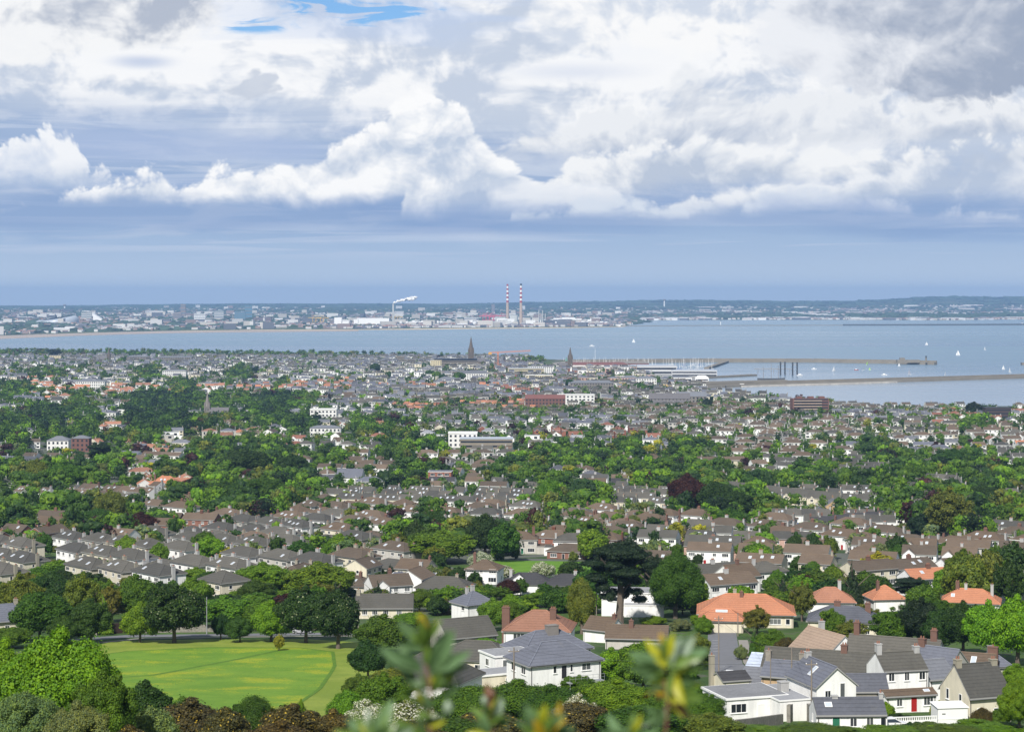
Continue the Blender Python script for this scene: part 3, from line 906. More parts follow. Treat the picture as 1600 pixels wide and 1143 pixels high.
def tri(b):
    V = np.array(b.v, dtype=np.float32)
    F, m = [], []
    for f, mi in zip(b.f, b.m):
        for k in range(1, len(f) - 1): F.append((f[0], f[k], f[k + 1])); m.append(mi)
    return V, np.array(F, dtype=np.int32), np.array(m, dtype=np.int32)

def far_proto(kind):
    """arrays: V, T, material (0 wall,1 roof,2 glass,3 frame), role (0 wall tint,1 roof tint,2 chimney tint)"""
    s = spec_of(kind)
    parts = []
    def add(b, mm, role, M=None):
        V, T, m = tri(b)
        if M is not None:
            A = np.array(M); V = V @ A[:3, :3].T.astype(np.float32) + A[:3, 3].astype(np.float32)
        parts.append((V, T, np.array([mm[i] for i in m], dtype=np.int32), role))
    add(walls_mb(s), [0], 0)
    add(roof_mb(s), [1, 3], 1)
    for (x, y, w_, d_, zt, pots) in s['chim']:
        h = zt - s['eave'] + 0.4 if abs(x) < s['W'] / 2 - 0.2 else zt + 1.0
        add(chim_mb(w_, d_, h, 1), [0, 1], 2, Matrix.Translation((x, y, zt)))
    for (f, x, z, w_, h_, p) in s['win']:
        M = gate_matrix(s, x, z) if f == 'g' else face_matrix(s, f, x, z)
        add(far_win_mb(w_, h_), [2], 0, M)
    V = []; T = []; Mi = []; Ro = []; n = 0
    for v, t, m, r in parts:
        V.append(v); T.append(t + n); Mi.append(m); Ro.append(np.full(len(v), r)); n += len(v)
    return np.concatenate(V), np.concatenate(T), np.concatenate(Mi), np.concatenate(Ro)
FARP = {}
def bake_house(bk, kind, pos, yaw, wc, rc, sc=1.0):
    if kind not in FARP: FARP[kind] = far_proto(kind)
    V, T, Mi, Ro = FARP[kind]
    c, s_ = math.cos(yaw), math.sin(yaw)
    A = np.array([[c, -s_, 0], [s_, c, 0], [0, 0, 1]], dtype=np.float32) * sc
    W = V @ A.T + np.array(pos, dtype=np.float32)
    cols = np.array([wc, rc, [x * 0.45 for x in wc]], dtype=np.float32)[Ro]
    bk.add(W, T, Mi, cols)

# ------------------------------------------------------------------ trees
def lobes_round(n, rx, rz, zc, seed, jitter=0.35, lob=(0.34, 0.52)):
    r = np.random.default_rng(seed)
    L = []
    for i in range(n):
        t = (i + 0.5) / n
        z = 1 - 1.62 * t
        a = i * 2.39996 + r.uniform(-0.45, 0.45)
        q = math.sqrt(max(0, 1 - z * z))
        k = r.uniform(0.46, 0.86)
        lr = r.uniform(*lob) * rx * (1.08 - 0.45 * (k - 0.46) / 0.4)
        L.append((q * math.cos(a) * rx * k, q * math.sin(a) * rx * k, zc + z * rz * k, lr, lr * r.uniform(0.66, 0.95)))
        if r.random() < 0.55:     # a smaller spray pushing out of the lobe
            m = min(1.02, k + r.uniform(0.18, 0.34)); a2 = a + r.uniform(-.35, .35); z2 = min(1, z + r.uniform(-.15, .3)); q2 = math.sqrt(max(0, 1 - z2 * z2))
            L.append((q2 * math.cos(a2) * rx * m, q2 * math.sin(a2) * rx * m, zc + z2 * rz * m, lr * 0.42, lr * 0.38))
    L.append((0, 0, zc, rx * 0.58, rz * 0.6))
    return L

def crown_arrays(lobes, n, leaf, seed, up=0.25, rnd=0.45, depth=0.3, elong=1.5):
    """n leaf-sized faces spread in the outer shell of a union of lobes"""
    r = np.random.default_rng(seed)
    L = np.array(lobes, dtype=np.float64)
    w = L[:, 3] * L[:, 3]; w /= w.sum()
    P, Nn = [], []
    need = n
    for _ in range(12):
        m = int(need * 1.9) + 50
        k = r.choice(len(L), m, p=w)
        d = r.normal(size=(m, 3)); d /= np.linalg.norm(d, axis=1)[:, None]
        rad = 1.0 - depth * r.random(m) ** 2 + 0.10 * np.abs(r.normal(size=m)) ** 1.5
        c = L[k, :3]; rr = np.stack([L[k, 3], L[k, 3], L[k, 4]], 1)
        p = c + d * rr * rad[:, None]
        inside = np.zeros(m, bool)
        for q in L:
            e = (p - q[:3]) / np.array([q[3], q[3], q[4]])
            inside |= (e * e).sum(1) < 0.62
        keep = ~inside
        nn = d / rr; nn /= np.linalg.norm(nn, axis=1)[:, None]
        P.append(p[keep]); Nn.append(nn[keep])
        need = n - sum(len(x) for x in P)
        if need <= 0: break
    P = np.concatenate(P)[:n]; Nn = np.concatenate(Nn)[:n]
    n = len(P)
    no = Nn + r.normal(size=(n, 3)) * rnd; no[:, 2] += up
    no /= np.linalg.norm(no, axis=1)[:, None]
    t = np.cross(no, r.normal(size=(n, 3))); t /= np.linalg.norm(t, axis=1)[:, None]
    b = np.cross(no, t)
    s1 = leaf * r.uniform(0.6, 1.25, n)[:, None]; s2 = s1 / elong
    # rhomb with a small fold reads as a spray of leaves
    V = np.stack([P - t * s1, P - b * s2 + no * s2 * 0.25, P + t * s1, P + b * s2 + no * s2 * 0.25], 1).reshape(-1, 3)
    F = np.arange(4 * n).reshape(-1, 4)
    return V, F

_ico = None
def ico():
    global _ico
    if _ico is None:
        bm = bmesh.new(); bmesh.ops.create_icosphere(bm, subdivisions=2, radius=1)
        _ico = (np.array([v.co[:] for v in bm.verts]), np.array([[v.index for v in f.verts] for f in bm.faces]))
        bm.free()
    return _ico

def core_arrays(lobes, k=0.80, seed=0):
    """uneven inner mass so the crown is not see-through"""
    V0, F0 = ico()
    r = np.random.default_rng(seed)
    V, F, n = [], [], 0
    for q in lobes:
        j = 1 + r.normal(size=(len(V0), 1)) * 0.10
        v = V0 * j * np.array([q[3], q[3], q[4]]) * k + np.array(q[:3])
        V.append(v); F.append(F0 + n); n += len(V0)
    V = np.concatenate(V); F = np.concatenate(F)
    return V, np.concatenate([F, F[:, 2:3]], 1)

def crown_mesh(name, lobes, n, leaf, seed, mat, core=0.80, **kw):
    V, F = crown_arrays(lobes, n, leaf, seed, **kw)
    if core:
        Vc, Fc = core_arrays(lobes, core, seed)
        # split core triangles into loose faces so island-random shading varies on it
        T = Fc[:, :3]
        Vt = Vc[T].reshape(-1, 3)
        m = len(T)
        Vq = np.zeros((m, 4, 3)); Vq[:, :3] = Vc[T]; Vq[:, 3] = (Vc[T[:, 2]] + Vc[T[:, 0]]) / 2
        V = np.concatenate([V, Vq.reshape(-1, 3)]); F = np.concatenate([F, np.arange(4 * m).reshape(-1, 4) + len(F) * 4])
    return np_mesh(name, V, F, [mat])

def trunk_mb(h, r, limbs, seed, lean=0.0):
    b = MB(); rr = random.Random(seed)
    p = Vector((0, 0, -1.0)); n = 4
    top = Vector((lean, 0, h))
    pts = [p] + [Vector((lean * t + rr.uniform(-.1, .1) * r * 2, rr.uniform(-.1, .1) * r * 2, h * t)) for t in (0.12, 0.4, 0.7, 1.0)]
    rad = [r * 1.35, r, r * 0.8, r * 0.6, r * 0.3]
    for i in range(4): b.tube(pts[i], pts[i + 1], rad[i], rad[i + 1], 8, cap=False)
    for i in range(limbs):
        a = i * 2.4 + rr.uniform(-.4, .4); z0 = h * rr.uniform(0.35, 0.75)
        L = h * rr.uniform(0.3, 0.5)
        e = Vector((math.cos(a) * L, math.sin(a) * L, z0 + L * 0.8))
        b.tube((lean * z0 / h, 0, z0), e, r * 0.38, r * 0.1, 5, cap=False)
    return b

LEAF_FLOW = mat_leaf('hawthorn_leaves', flowers=((0.62, 0.62, 0.52), 0.45))
LEAF_CHEST = mat_leaf('chestnut_leaves', flowers=((0.30, 0.34, 0.18), 0.03))
LEAF_NEEDLE = mat_leaf('conifer_needles', transl=0.06)
LEAF_GORSE = mat_leaf('gorse_leaves', flowers=((0.40, 0.28, 0.03), 0.035), transl=0.1)

def tiers_cone(h, r, n, seed):
    rr = np.random.default_rng(seed)
    L = []
    for i in range(n):
        t = i / (n - 1)
        z = h * (0.12 + 0.84 * t); q = r * (1 - t) ** 0.85 + 0.12
        k = max(1, int(6 * (1 - t)) + 1)
        for j in range(k):
            a = 6.283 * j / k + rr.uniform(0, 1)
            L.append((math.cos(a) * q * 0.55, math.sin(a) * q * 0.55, z + rr.uniform(-.2, .2), q * 0.55 + 0.1, h / n * 0.75))
    return L

def tiers_flat(h, r, n, seed):
    """cedar or cypress pads: flat plates of foliage at several heights"""
    rr = np.random.default_rng(seed)
    L = []
    for i in range(n * 2):
        t = (i + 0.5) / (n * 2)
        z = h * (0.30 + 0.66 * t ** 0.85) + rr.uniform(-.4, .4)
        q = r * (0.62 + 0.36 * math.sin(min(1, t * 1.25) * math.pi * 0.62)) * rr.uniform(0.8, 1.05) * (1 if t < 0.8 else 0.66)
        a = i * 2.39996 + rr.uniform(-.4, .4)
        k = q * rr.uniform(0.45, 0.82)
        L.append((math.cos(a) * k, math.sin(a) * k, z, q * rr.uniform(0.18, 0.34), h * rr.uniform(0.028, 0.055)))
    L.append((0, 0, h * 0.86, r * 0.6, h * 0.06)); L.append((0, 0, h * 0.68, r * 0.42, h * 0.14))
    return L

# shape name -> (unit lobes for a tree 10 m tall and 10 m wide, trunk, leaf material)
def make_lobes(shape, seed):
    if shape == 'round': return lobes_round(22, 5.0, 4.4, 5.4, seed)
    if shape == 'broad': return lobes_round(30, 5.0, 4.2, 5.4, seed, lob=(0.26, 0.42))
    if shape == 'oval': return lobes_round(22, 5.0, 4.7, 5.2, seed, lob=(0.36, 0.5))
    if shape == 'loose': return lobes_round(30, 5.0, 4.6, 5.3, seed, lob=(0.18, 0.34))
    if shape == 'cone': return tiers_cone(10, 5.0, 9, seed)
    if shape == 'cedar': return tiers_flat(10, 5.2, 20, seed)
    if shape == 'bush': return lobes_round(16, 5.0, 4.6, 4.6, seed, lob=(0.32, 0.5))
    if shape == 'hedge':
        rr = np.random.default_rng(seed)
        return [(x, rr.uniform(-.6, .6), 4.5 + rr.uniform(-1, 1), 1.9, 4.6 + rr.uniform(-.6, .6)) for x in np.linspace(-4.2, 4.2, 9)]

LOD = {'xl': (46000, 0.125, 0.78), 'l': (17000, 0.20, 0.78), 'm': (5600, 0.34, 0.8), 's': (1600, 0.60, 0.82)}
LEAFM = {'leaf': M_LEAF, 'flower': LEAF_FLOW, 'chestnut': LEAF_CHEST, 'needle': LEAF_NEEDLE, 'gorse': LEAF_GORSE}
def crown_proto(shape, lod, var, lm):
    def mk():
        n, leaf, core = LOD[lod]
        lb = make_lobes(shape, 100 + var * 17)
        kw = {}
        if shape in ('cedar', 'cone'): kw = dict(rnd=0.35, up=0.5, elong=2.0)
        if shape == 'loose': n = int(n * 0.8); core = core * 0.8
        return crown_mesh('crown', lb, n, leaf, 5 + var, LEAFM[lm], core=core, **kw)
    return cached(('crown', shape, lod, var, lm), mk)

TREES = []
COLS = {'mid': (0.0562, 0.1208, 0.0128), 'dark': (0.0221, 0.0573, 0.0128), 'bright': (0.0979, 0.2176, 0.0129), 'olive': (0.0912, 0.1248, 0.024), 'pine': (0.0129, 0.0313, 0.0147), 'copper': (0.0331, 0.0129, 0.0147), 'yellow': (0.2024, 0.23, 0.0202), 'grey': (0.1058, 0.161, 0.0782), 'brown': (0.055, 0.052, 0.02), 'fresh': (0.081, 0.1741, 0.0144), 'deep': (0.0354, 0.0878, 0.012)}
CWORD = {'mid': 'mid green', 'dark': 'dark green', 'bright': 'bright green', 'olive': 'olive green', 'pine': 'blackish green', 'copper': 'dark purple', 'yellow': 'yellow green', 'grey': 'grey green', 'brown': 'brown', 'fresh': 'fresh green', 'deep': 'deep green'}
NAMES = {'round': 'broadleaf_tree', 'broad': 'broadleaf_tree', 'oval': 'tall_tree', 'loose': 'loose_tree', 'cone': 'conifer_tree', 'cedar': 'pine_tree', 'bush': 'shrub', 'hedge': 'hedge'}

def tree(pos, w, h, shape='round', col='mid', lod='m', var=None, lm=None, parts=True, rz=None, label=None, name=None, cat=None, group=None, d=None, trunk_h=None, bark=None):
    """one tree or shrub, w metres wide, h metres tall"""
    var = (len(TREES) * 7 + 3) % 4 if var is None else var
    lm = lm or ('needle' if shape in ('cone', 'cedar') else 'leaf')
    rz = random.uniform(0, 6.28) if rz is None else rz
    c = [min(1, k * random.uniform(0.88, 1.12)) for k in COLS[col]]
    nm = name or ('copper_beech' if col == 'copper' and shape not in ('bush', 'hedge') else NAMES[shape])
    me = crown_proto(shape, lod, var, lm)
    S_ = Matrix.Diagonal((w / 10, (d or w) / 10, h / 10, 1))
    sh = shape in ('bush', 'hedge')
    root = empty(nm, pos, rz) if parts else link(nm, me, loc=pos, rz=rz, color=c)
    if parts:
        link('foliage' if sh else 'crown', me, root, matrix=S_, color=c)
        tk = ('trunk', shape, var % 2)
        hh = {'round': 5.5, 'broad': 5.0, 'oval': 7, 'loose': 7.5, 'cone': 9, 'cedar': 8.6, 'bush': 3, 'hedge': 3}[shape]
        r0 = {'cedar': 0.55, 'bush': 0.16, 'hedge': 0.16}.get(shape, 0.38)
        tm = cached(tk, lambda: trunk_mb(hh, r0, 6, var).mesh('trunk', [M_BARK]))
        link('stem' if sh else 'trunk', tm, root, matrix=Matrix.Diagonal((h / 10 * 0.9, h / 10 * 0.9, h / 10, 1)))
    else:
        root.scale = (w / 10, (d or w) / 10, h / 10)
    root['category'] = cat or ('hedge' if shape == 'hedge' else 'shrub' if shape == 'bush' else 'tree')
    if label: root['label'] = label
    if group: root['group'] = group
    TREES.append(dict(o=root, shape=shape, col=col, lm=lm, pos=tuple(pos), w=w, h=h, label=label))
    return root

_ft = {}
def far_tree_arrays(shape, nleaf, var):
    k = (shape, nleaf, var)
    if k not in _ft:
        lb = make_lobes(shape, 300 + var)
        if nleaf < 150: lb = lb[::3] + lb[-1:]
        V, F = crown_arrays(lb, nleaf, 5.6 / math.sqrt(nleaf) * 1.55, var, rnd=0.35, up=0.3, elong=1.25)
        Vc, Fc = core_arrays(lb[:8] + lb[-1:] if nleaf >= 150 else lb[-1:], 0.9, var)
        if nleaf < 150: Fc = Fc[:]
        _ft[k] = (np.concatenate([V, Vc]).astype(np.float32), np.concatenate([F, Fc + len(V)]))
    return _ft[k]
def bake_tree(bk, pos, w, h, shape, col, nleaf, var):
    V, F = far_tree_arrays(shape, nleaf, var % 5)
    a = random.uniform(0, 6.28); c, s_ = math.cos(a), math.sin(a)
    x = (V[:, 0] * c - V[:, 1] * s_) * (w / 10) + pos[0]; y = (V[:, 0] * s_ + V[:, 1] * c) * (w / 10) + pos[1]
    z = V[:, 2] * (h / 10) + pos[2]
    bk.add(np.stack([x, y, z], 1), F, np.zeros(len(F), np.int32), np.broadcast_to(np.array(col, dtype=np.float32), (len(V), 3)))

# ------------------------------------------------------------------ ground, sea, far shore
def terrain():
    ys = np.concatenate([np.linspace(-60, 20, 9)[:-1], np.linspace(20, 700, 110), np.geomspace(710, 4800, 150)])
    us = np.linspace(-1, 1, 121)
    Y, U = np.meshgrid(ys, us, indexing='ij')
    half = np.maximum(Y * 0.42, 0) + 160
    X = U * half
    Z = ground_z(X, np.maximum(Y, 1))
    Z = np.where(Y < 1, 139.0, Z)
    V = np.stack([X, Y, Z], -1).reshape(-1, 3)
    n, m = len(ys), len(us)
    i = np.arange(n - 1)[:, None] * m + np.arange(m - 1)[None, :]
    F = np.stack([i, i + 1, i + m + 1, i + m], -1).reshape(-1, 4)
    mt, N, out = new_mat('ground_cover')
    P = world_pos(N)
    a = N.noise(P, 0.03, 5, 0.6, dim='3D'); b = N.noise(P, 0.25, 4, 0.6, dim='3D')
    c = N.mix(N.smooth(a, 0.4, 0.6), (0.035, 0.070, 0.018), (0.070, 0.125, 0.028))
    c = N.mix(N.smooth(b, 0.52, 0.68), c, (0.10, 0.10, 0.075))
    # paved yards and lanes show as grey patches
    v = N.node('ShaderNodeTexVoronoi', feature='DISTANCE_TO_EDGE'); N.put(v.inputs['Vector'], P); v.inputs['Scale'].default_value = 0.022
    e = E(N, v.outputs['Distance'])
    sp = N.node('ShaderNodeSeparateXYZ'); N.put(sp.inputs[0], P)
    farm = N.smooth(E(N, sp.outputs[1]), 420, 520)
    c = N.mix((1.0 - N.smooth(e, 0.07, 0.10)) * 0.8 * farm, c, (0.13, 0.13, 0.125))
    principled(N, out, c, 0.9, 0.15, normal=bump(N, b, 0.6, 0.4))
    o = link('ground', np_mesh('ground', V, F, [mt], smooth=True))
    tag(o, kind='structure')
terrain()

def sheet(name, pts, mat, lift, kind='structure', n=24, label=None):
    """a ground sheet over a polygon given in world XY, following the terrain"""
    P2 = [Vector((p[0], p[1])) for p in pts]
    bm = bmesh.new()
    x0, x1 = min(p.x for p in P2), max(p.x for p in P2); y0, y1 = min(p.y for p in P2), max(p.y for p in P2)
    vs = [bm.verts.new((p.x, p.y, 0)) for p in P2]
    bm.faces.new(vs)
    for ax, a, b in ((0, x0, x1), (1, y0, y1)):
        for i in range(1, n):
            t = a + (b - a) * i / n
            co = (t, 0, 0) if ax == 0 else (0, t, 0); no = (1, 0, 0) if ax == 0 else (0, 1, 0)
            bmesh.ops.bisect_plane(bm, geom=bm.verts[:] + bm.edges[:] + bm.faces[:], plane_co=co, plane_no=no)
    for v in bm.verts: v.co.z = gz(v.co.x, v.co.y) + lift
    me = bpy.data.meshes.new(name); bm.to_mesh(me); bm.free()
    me.materials.append(mat)
    for p in me.polygons:
        p.use_smooth = True
    o = link(name, me)
    if me.polygons and me.polygons[0].normal.z < 0: me.flip_normals()
    return tag(o, kind=kind, label=label)

def strip(name, pts, width, mat, lift, kind='structure', step=4.0):
    """ribbon along ground points"""
    P2 = [Vector((p[0], p[1])) for p in pts]
    L = []
    for a, b in zip(P2[:-1], P2[1:]):
        k = max(1, int((b - a).length / step))
        L += [a.lerp(b, i / k) for i in range(k)]
    L.append(P2[-1])
    b = MB()
    q = []
    for i, p in enumerate(L):
        d = (L[min(i + 1, len(L) - 1)] - L[max(i - 1, 0)]).normalized(); n = Vector((-d.y, d.x)) * width / 2
        for s_ in (1, -1):
            w = p + n * s_; q.append((w.x, w.y, gz(w.x, w.y) + lift))
    for i in range(len(L) - 1): b.poly([q[2 * i], q[2 * i + 1], q[2 * i + 3], q[2 * i + 2]])
    o = b.obj(name, [mat])
    if o.data.polygons[0].normal.z < 0: o.data.flip_normals()
    return tag(o, kind=kind), L

# meadow in front with mown edges and buttercup drifts
def mat_grass(name, base, hi, flowers=0.0, sc=0.12):
    m, N, out = new_mat(name)
    P = world_pos(N)
    a = N.noise(P, sc, 5, 0.62, dim='3D'); b = N.noise(P, 1.7, 5, 0.7, dim='3D'); f = N.noise(P, 3.5, 3, 0.7, dim='3D')
    sp = N.node('ShaderNodeSeparateXYZ'); N.put(sp.inputs[0], P)
    Pd = N.xyz(E(N, sp.outputs[0]) * 0.9, E(N, sp.outputs[1]), 0.0)
    dr = N.noise(Pd, 0.085, 5, 0.65, dim='3D')
    c = N.mix(N.smooth(a, 0.35, 0.65), base, hi)
    c = scale_col(N, c, b * 0.7 + 0.65)
    if flowers:
        w = N.smooth(f + (dr - 0.5) * 1.5, 0.58, 0.66)
        c = N.mix(w * flowers, c, (0.50, 0.46, 0.015))
        br = N.smooth(dr, 0.54, 0.70)
        c = N.mix(br * 0.3, c, (0.13, 0.17, 0.03))
    principled(N, out, c, 0.85, 0.15, normal=bump(N, b, 0.5, 0.15))
    return m
M_MEAD = mat_grass('meadow_grass', (0.115, 0.225, 0.022), (0.150, 0.265, 0.028), 0.5)
M_MOWN = mat_grass('mown_grass', (0.17, 0.235, 0.030), (0.23, 0.285, 0.045))
M_LAWN = mat_grass('lawn_grass', (0.09, 0.20, 0.018), (0.13, 0.25, 0.025))
M_TRACK = mat_grass('track_grass', (0.085, 0.17, 0.018), (0.105, 0.20, 0.022), sc=0.5)
mown = [G(x, y) for x, y in [(120, 1140), (140, 1010), (180, 1001), (330, 998), (480, 998), (560, 1003), (600, 1040), (620, 1080), (600, 1120), (480, 1125), (300, 1135)]]
sheet('mown_margin', mown, M_MOWN, 0.03)
mead = [G(x, y) for x, y in [(120, 1128), (135, 1026), (200, 1017), (330, 1011), (470, 1012), (520, 1018), (523, 1040), (500, 1075), (470, 1096), (420, 1108), (330, 1122), (200, 1135)]]
sheet('meadow', mead, M_MEAD, 0.06)
strip('meadow_track', [G(x, y) for x, y in [(190, 1058), (235, 1055), (300, 1043), (370, 1030), (435, 1016)]], 1.3, M_TRACK, 0.075)
strip('meadow_track', [G(x, y) for x, y in [(135, 1026), (200, 1017), (330, 1011), (470, 1012)]], 0.8, M_TRACK, 0.075)
strip('meadow_track', [G(x, y) for x, y in [(470, 1012), (520, 1018), (523, 1040), (500, 1075), (470, 1096)]], 0.7, M_TRACK, 0.075)
sheet('village_green', [G(x, y) for x, y in [(755, 893), (775, 875), (850, 876), (925, 877), (930, 892), (850, 898)]], M_LAWN, 0.05)
for q in ([(445, 800), (480, 792), (520, 800)], [(325, 800), (400, 800), (400, 795), (330, 794)], [(1570, 748), (1640, 747), (1640, 756), (1570, 757)], [(1240, 640), (1230, 636), (1150, 634), (1170, 640)], [(1030, 1070), (1060, 1060), (1110, 1075), (1080, 1082)]):
    sheet('lawn', [G(*p) for p in q], M_LAWN, 0.05)
# yellow-green gardens near the front
M_ASPH = mat_plain('asphalt', (0.165, 0.168, 0.178), 0.85, var=0.22, scale=0.6)
M_PAVE = mat_plain('pavement', (0.27, 0.25, 0.22), 0.9, var=0.2, scale=0.8)
M_LINE = mat_plain('road_paint', (0.55, 0.55, 0.52), 0.7, var=0.2)
strip('pavement', [G(x, y) for x, y in [(130, 1006), (220, 997), (400, 994.5), (640, 992)]], 1.6, M_PAVE, 0.05)
strip('road', [G(x, y) for x, y in [(110, 1000), (200, 993.5), (400, 991), (660, 988)]], 5.5, M_ASPH, 0.04)
st = [G(x, y) for x, y in [(1128, 982), (1129, 1000), (1131, 1020), (1134, 1036), (1146, 1050), (1170, 1062), (1200, 1075)]]
strip('street', st, 6.2, M_ASPH, 0.05, step=2)
strip('street_pavement', [p + Vector((4.3, 0, 0)) for p in st[1:]], 2.0, M_PAVE, 0.12, step=2)
for k in range(9):
    p = st[1].lerp(st[3], k / 8.0) if k < 5 else st[3].lerp(st[5], (k - 4) / 5)
    strip('road_marking', [p + Vector((-2.2, -0.4, 0)), p + Vector((-0.9, 0.2, 0))], 0.25, M_LINE, 0.07)
strip('road', [G(x, y) for x, y in [(855, 868), (900, 867), (960, 869), (1010, 872)]], 6, M_ASPH, 0.05)
sheet('quayside', [G(*p) for p in [(862, 567), (930, 568), (1000, 576), (1040, 600), (985, 603), (900, 588)]], M_PAVE, 0.08)
strip('waterfront_road', [G(x, y) for x, y in [(1155, 632), (1240, 641), (1420, 648), (1620, 649)]], 8, M_ASPH, 0.05, step=20)

def sea():
    m, N, out = new_mat('sea_water')
    P = world_pos(N)
    sp = N.node('ShaderNodeSeparateXYZ'); N.put(sp.inputs[0], P)
    x, y = E(N, sp.outputs[0]), E(N, sp.outputs[1])
    Pb = N.xyz(x * 0.16, y, 0.0)
    band = N.noise(Pb, 0.0016, 5, 0.6, dim='3D', dist=0.5)
    band2 = N.noise(N.xyz(x * 0.08, y * 0.8, 40.0), 0.006, 4, 0.6, dim='3D')
    wave = N.noise(P, 0.22, 4, 0.6, dim='3D'); w2 = N.noise(P, 0.03, 3, 0.6, dim='3D')
    c = N.mix(N.smooth(band * 0.6 + band2 * 0.4, 0.40, 0.60), (0.115, 0.195, 0.275), (0.175, 0.265, 0.335))  # bands of cloud shadow painted into the water colour
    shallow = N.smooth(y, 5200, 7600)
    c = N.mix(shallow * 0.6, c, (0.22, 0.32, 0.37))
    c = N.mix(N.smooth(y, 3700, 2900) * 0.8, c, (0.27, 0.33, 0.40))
    # wind-ruffled lanes are rougher than the calm inshore water
    rg = N.smooth(band * 0.5 + band2 * 0.5, 0.38, 0.6) * 0.16 + 0.12
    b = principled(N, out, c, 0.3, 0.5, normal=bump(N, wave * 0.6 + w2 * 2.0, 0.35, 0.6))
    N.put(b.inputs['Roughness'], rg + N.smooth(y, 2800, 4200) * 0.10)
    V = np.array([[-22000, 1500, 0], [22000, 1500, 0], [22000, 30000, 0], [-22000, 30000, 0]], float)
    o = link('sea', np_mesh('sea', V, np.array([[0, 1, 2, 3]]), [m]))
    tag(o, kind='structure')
sea()

# far shore: (column, row) of the waterline, then land rising to the hills
FSH = [(-600, 532), (-200, 527), (0, 524.5), (120, 520.5), (260, 517), (420, 515.2), (560, 514.6), (700, 512.8), (870, 511.6), (965, 510.4), (985, 507.6), (1002, 500.6), (1100, 499.8), (1300, 499.6), (1480, 500.4), (1600, 499.0), (1900, 498), (2400, 497)]
HILL = [(-600, 480), (0, 479), (150, 478), (300, 475.5), (500, 475), (700, 475.5), (860, 472.5), (1000, 470), (1120, 469), (1250, 471.5), (1330, 470.5), (1420, 466), (1490, 462.6), (1540, 464), (1600, 462.5), (1900, 462), (2400, 461)]
def far_shore_y(u):
    x = u * FPX + 800
    row = np.interp(x, [p[0] for p in FSH], [p[1] for p in FSH])
    return FPX * CAM_H / (row - HZ)
def far_z(u, Y):
    s = Y - far_shore_y(u)
    x = u * FPX + 800
    hz = CAM_H - (np.interp(x, [p[0] for p in HILL], [p[1] for p in HILL]) - HZ) * 21000 / FPX
    flat = np.clip(s / 60, 0, 1) * 3.0 + np.clip((s - 200) / 6000, 0, 1) * 24
    k = np.clip((Y - 15500) / 5500, 0, 1); k = k * k * (3 - 2 * k)
    wob = 5 * np.sin(u * 90 + 1) * k + 3 * np.sin(u * 210) * k
    return np.where(s < 0, -2 + 0 * s, flat * (1 - k) + (hz + wob * 0.4) * k)
def far_land():
    us = np.linspace(-0.55, 0.55, 420)
    ts = np.concatenate([np.linspace(-0.004, 0.02, 8), np.geomspace(0.03, 1, 40)])
    Yv = []
    for u in us:
        y0 = far_shore_y(u)
        Yv.append(y0 + ts * (23500 - y0))
    Y = np.array(Yv).T
    U = np.broadcast_to(us, Y.shape)
    Z = far_z(U, Y)
    V = np.stack([U * Y, Y, Z], -1).reshape(-1, 3)
    n, m = Y.shape
    i = np.arange(n - 1)[:, None] * m + np.arange(m - 1)[None, :]
    F = np.stack([i, i + 1, i + m + 1, i + m], -1).reshape(-1, 4)
    mt, N, out = new_mat('far_fields')
    P = world_pos(N)
    a = N.noise(P, 0.0012, 5, 0.65, dim='3D'); b = N.noise(P, 0.006, 4, 0.6, dim='3D')
    c = N.mix(N.smooth(a, 0.4, 0.6), (0.045, 0.072, 0.040), (0.085, 0.115, 0.055))
    c = N.mix(N.smooth(b, 0.56, 0.66), c, (0.19, 0.18, 0.15))
    principled(N, out, c, 0.95, 0.1)
    o = link('far_land', np_mesh('far_land', V, F, [mt], smooth=True))
    tag(o, kind='structure')
far_land()

def flat_poly(name, pts, mat, z):
    b = MB(); b.poly([(p.x, p.y, z) for p in pts])
    o = b.obj(name, [mat])
    if o.data.polygons[0].normal.z < 0: o.data.flip_normals()
    return tag(o, kind='structure')
M_SAND = mat_plain('wet_sand', (0.40, 0.33, 0.27), 0.6, 0.3, var=0.25, scale=0.003)
M_SAND2 = mat_plain('dry_sand', (0.60, 0.50, 0.34), 0.9, var=0.15, scale=0.004)
flat_poly('tidal_sand', [S(x, y) for x, y in [(-300, 537), (0, 529.5), (120, 524.5), (250, 520.8), (330, 519.5), (450, 518.5), (560, 517.4), (560, 512), (300, 512), (120, 517), (0, 520), (-300, 524)]], M_SAND, 0.25)
flat_poly('sand_bank', [S(x, y) for x, y in [(280, 517.2), (400, 516), (540, 515.5), (640, 515.2), (700, 514.5), (900, 512.4), (975, 510.6), (980, 509.6), (900, 509.2), (640, 511.0), (450, 512), (290, 513.6)]], M_SAND2, 0.5)

# ------------------------------------------------------------------ near houses, one by one
CARS_WANTED = []
def hh(kind, px, py, yaw, wall, roof, label, W=None, D=None, eave=None, rise=None, r=None, win=None, door=None, chim=None, sky=(), ext=None, gablet=None, over=None, wv=0, rv=0, doorc=None, name=None, cat=None, chimmat=None, fwd=None, drop=0.0, verge=None):
    """(px,py): where the middle of the front wall meets the ground in the photograph"""
    o = {}
    for k, v in (('W', W), ('D', D), ('eave', eave), ('rise', rise), ('roof', r), ('win', win), ('door', door), ('chim', chim), ('ext', ext), ('gablet', gablet), ('over', over), ('verge', verge)):
        if v is not None: o[k] = v
    s = spec_of(kind, o)
    p = G(px, py)
    yw = R(yaw)
    pos = Vector((p.x - math.sin(yw) * s['D'] / 2 * 1, p.y + math.cos(yw) * s['D'] / 2, p.z - drop))
    return house(kind, pos, yw, wall, roof, over=o, key='hero_%d_%d' % (px, py), sky=sky, label=label, wv=wv, rv=rv, doorc=doorc, name=name, cat=cat, chimmat=chimmat)

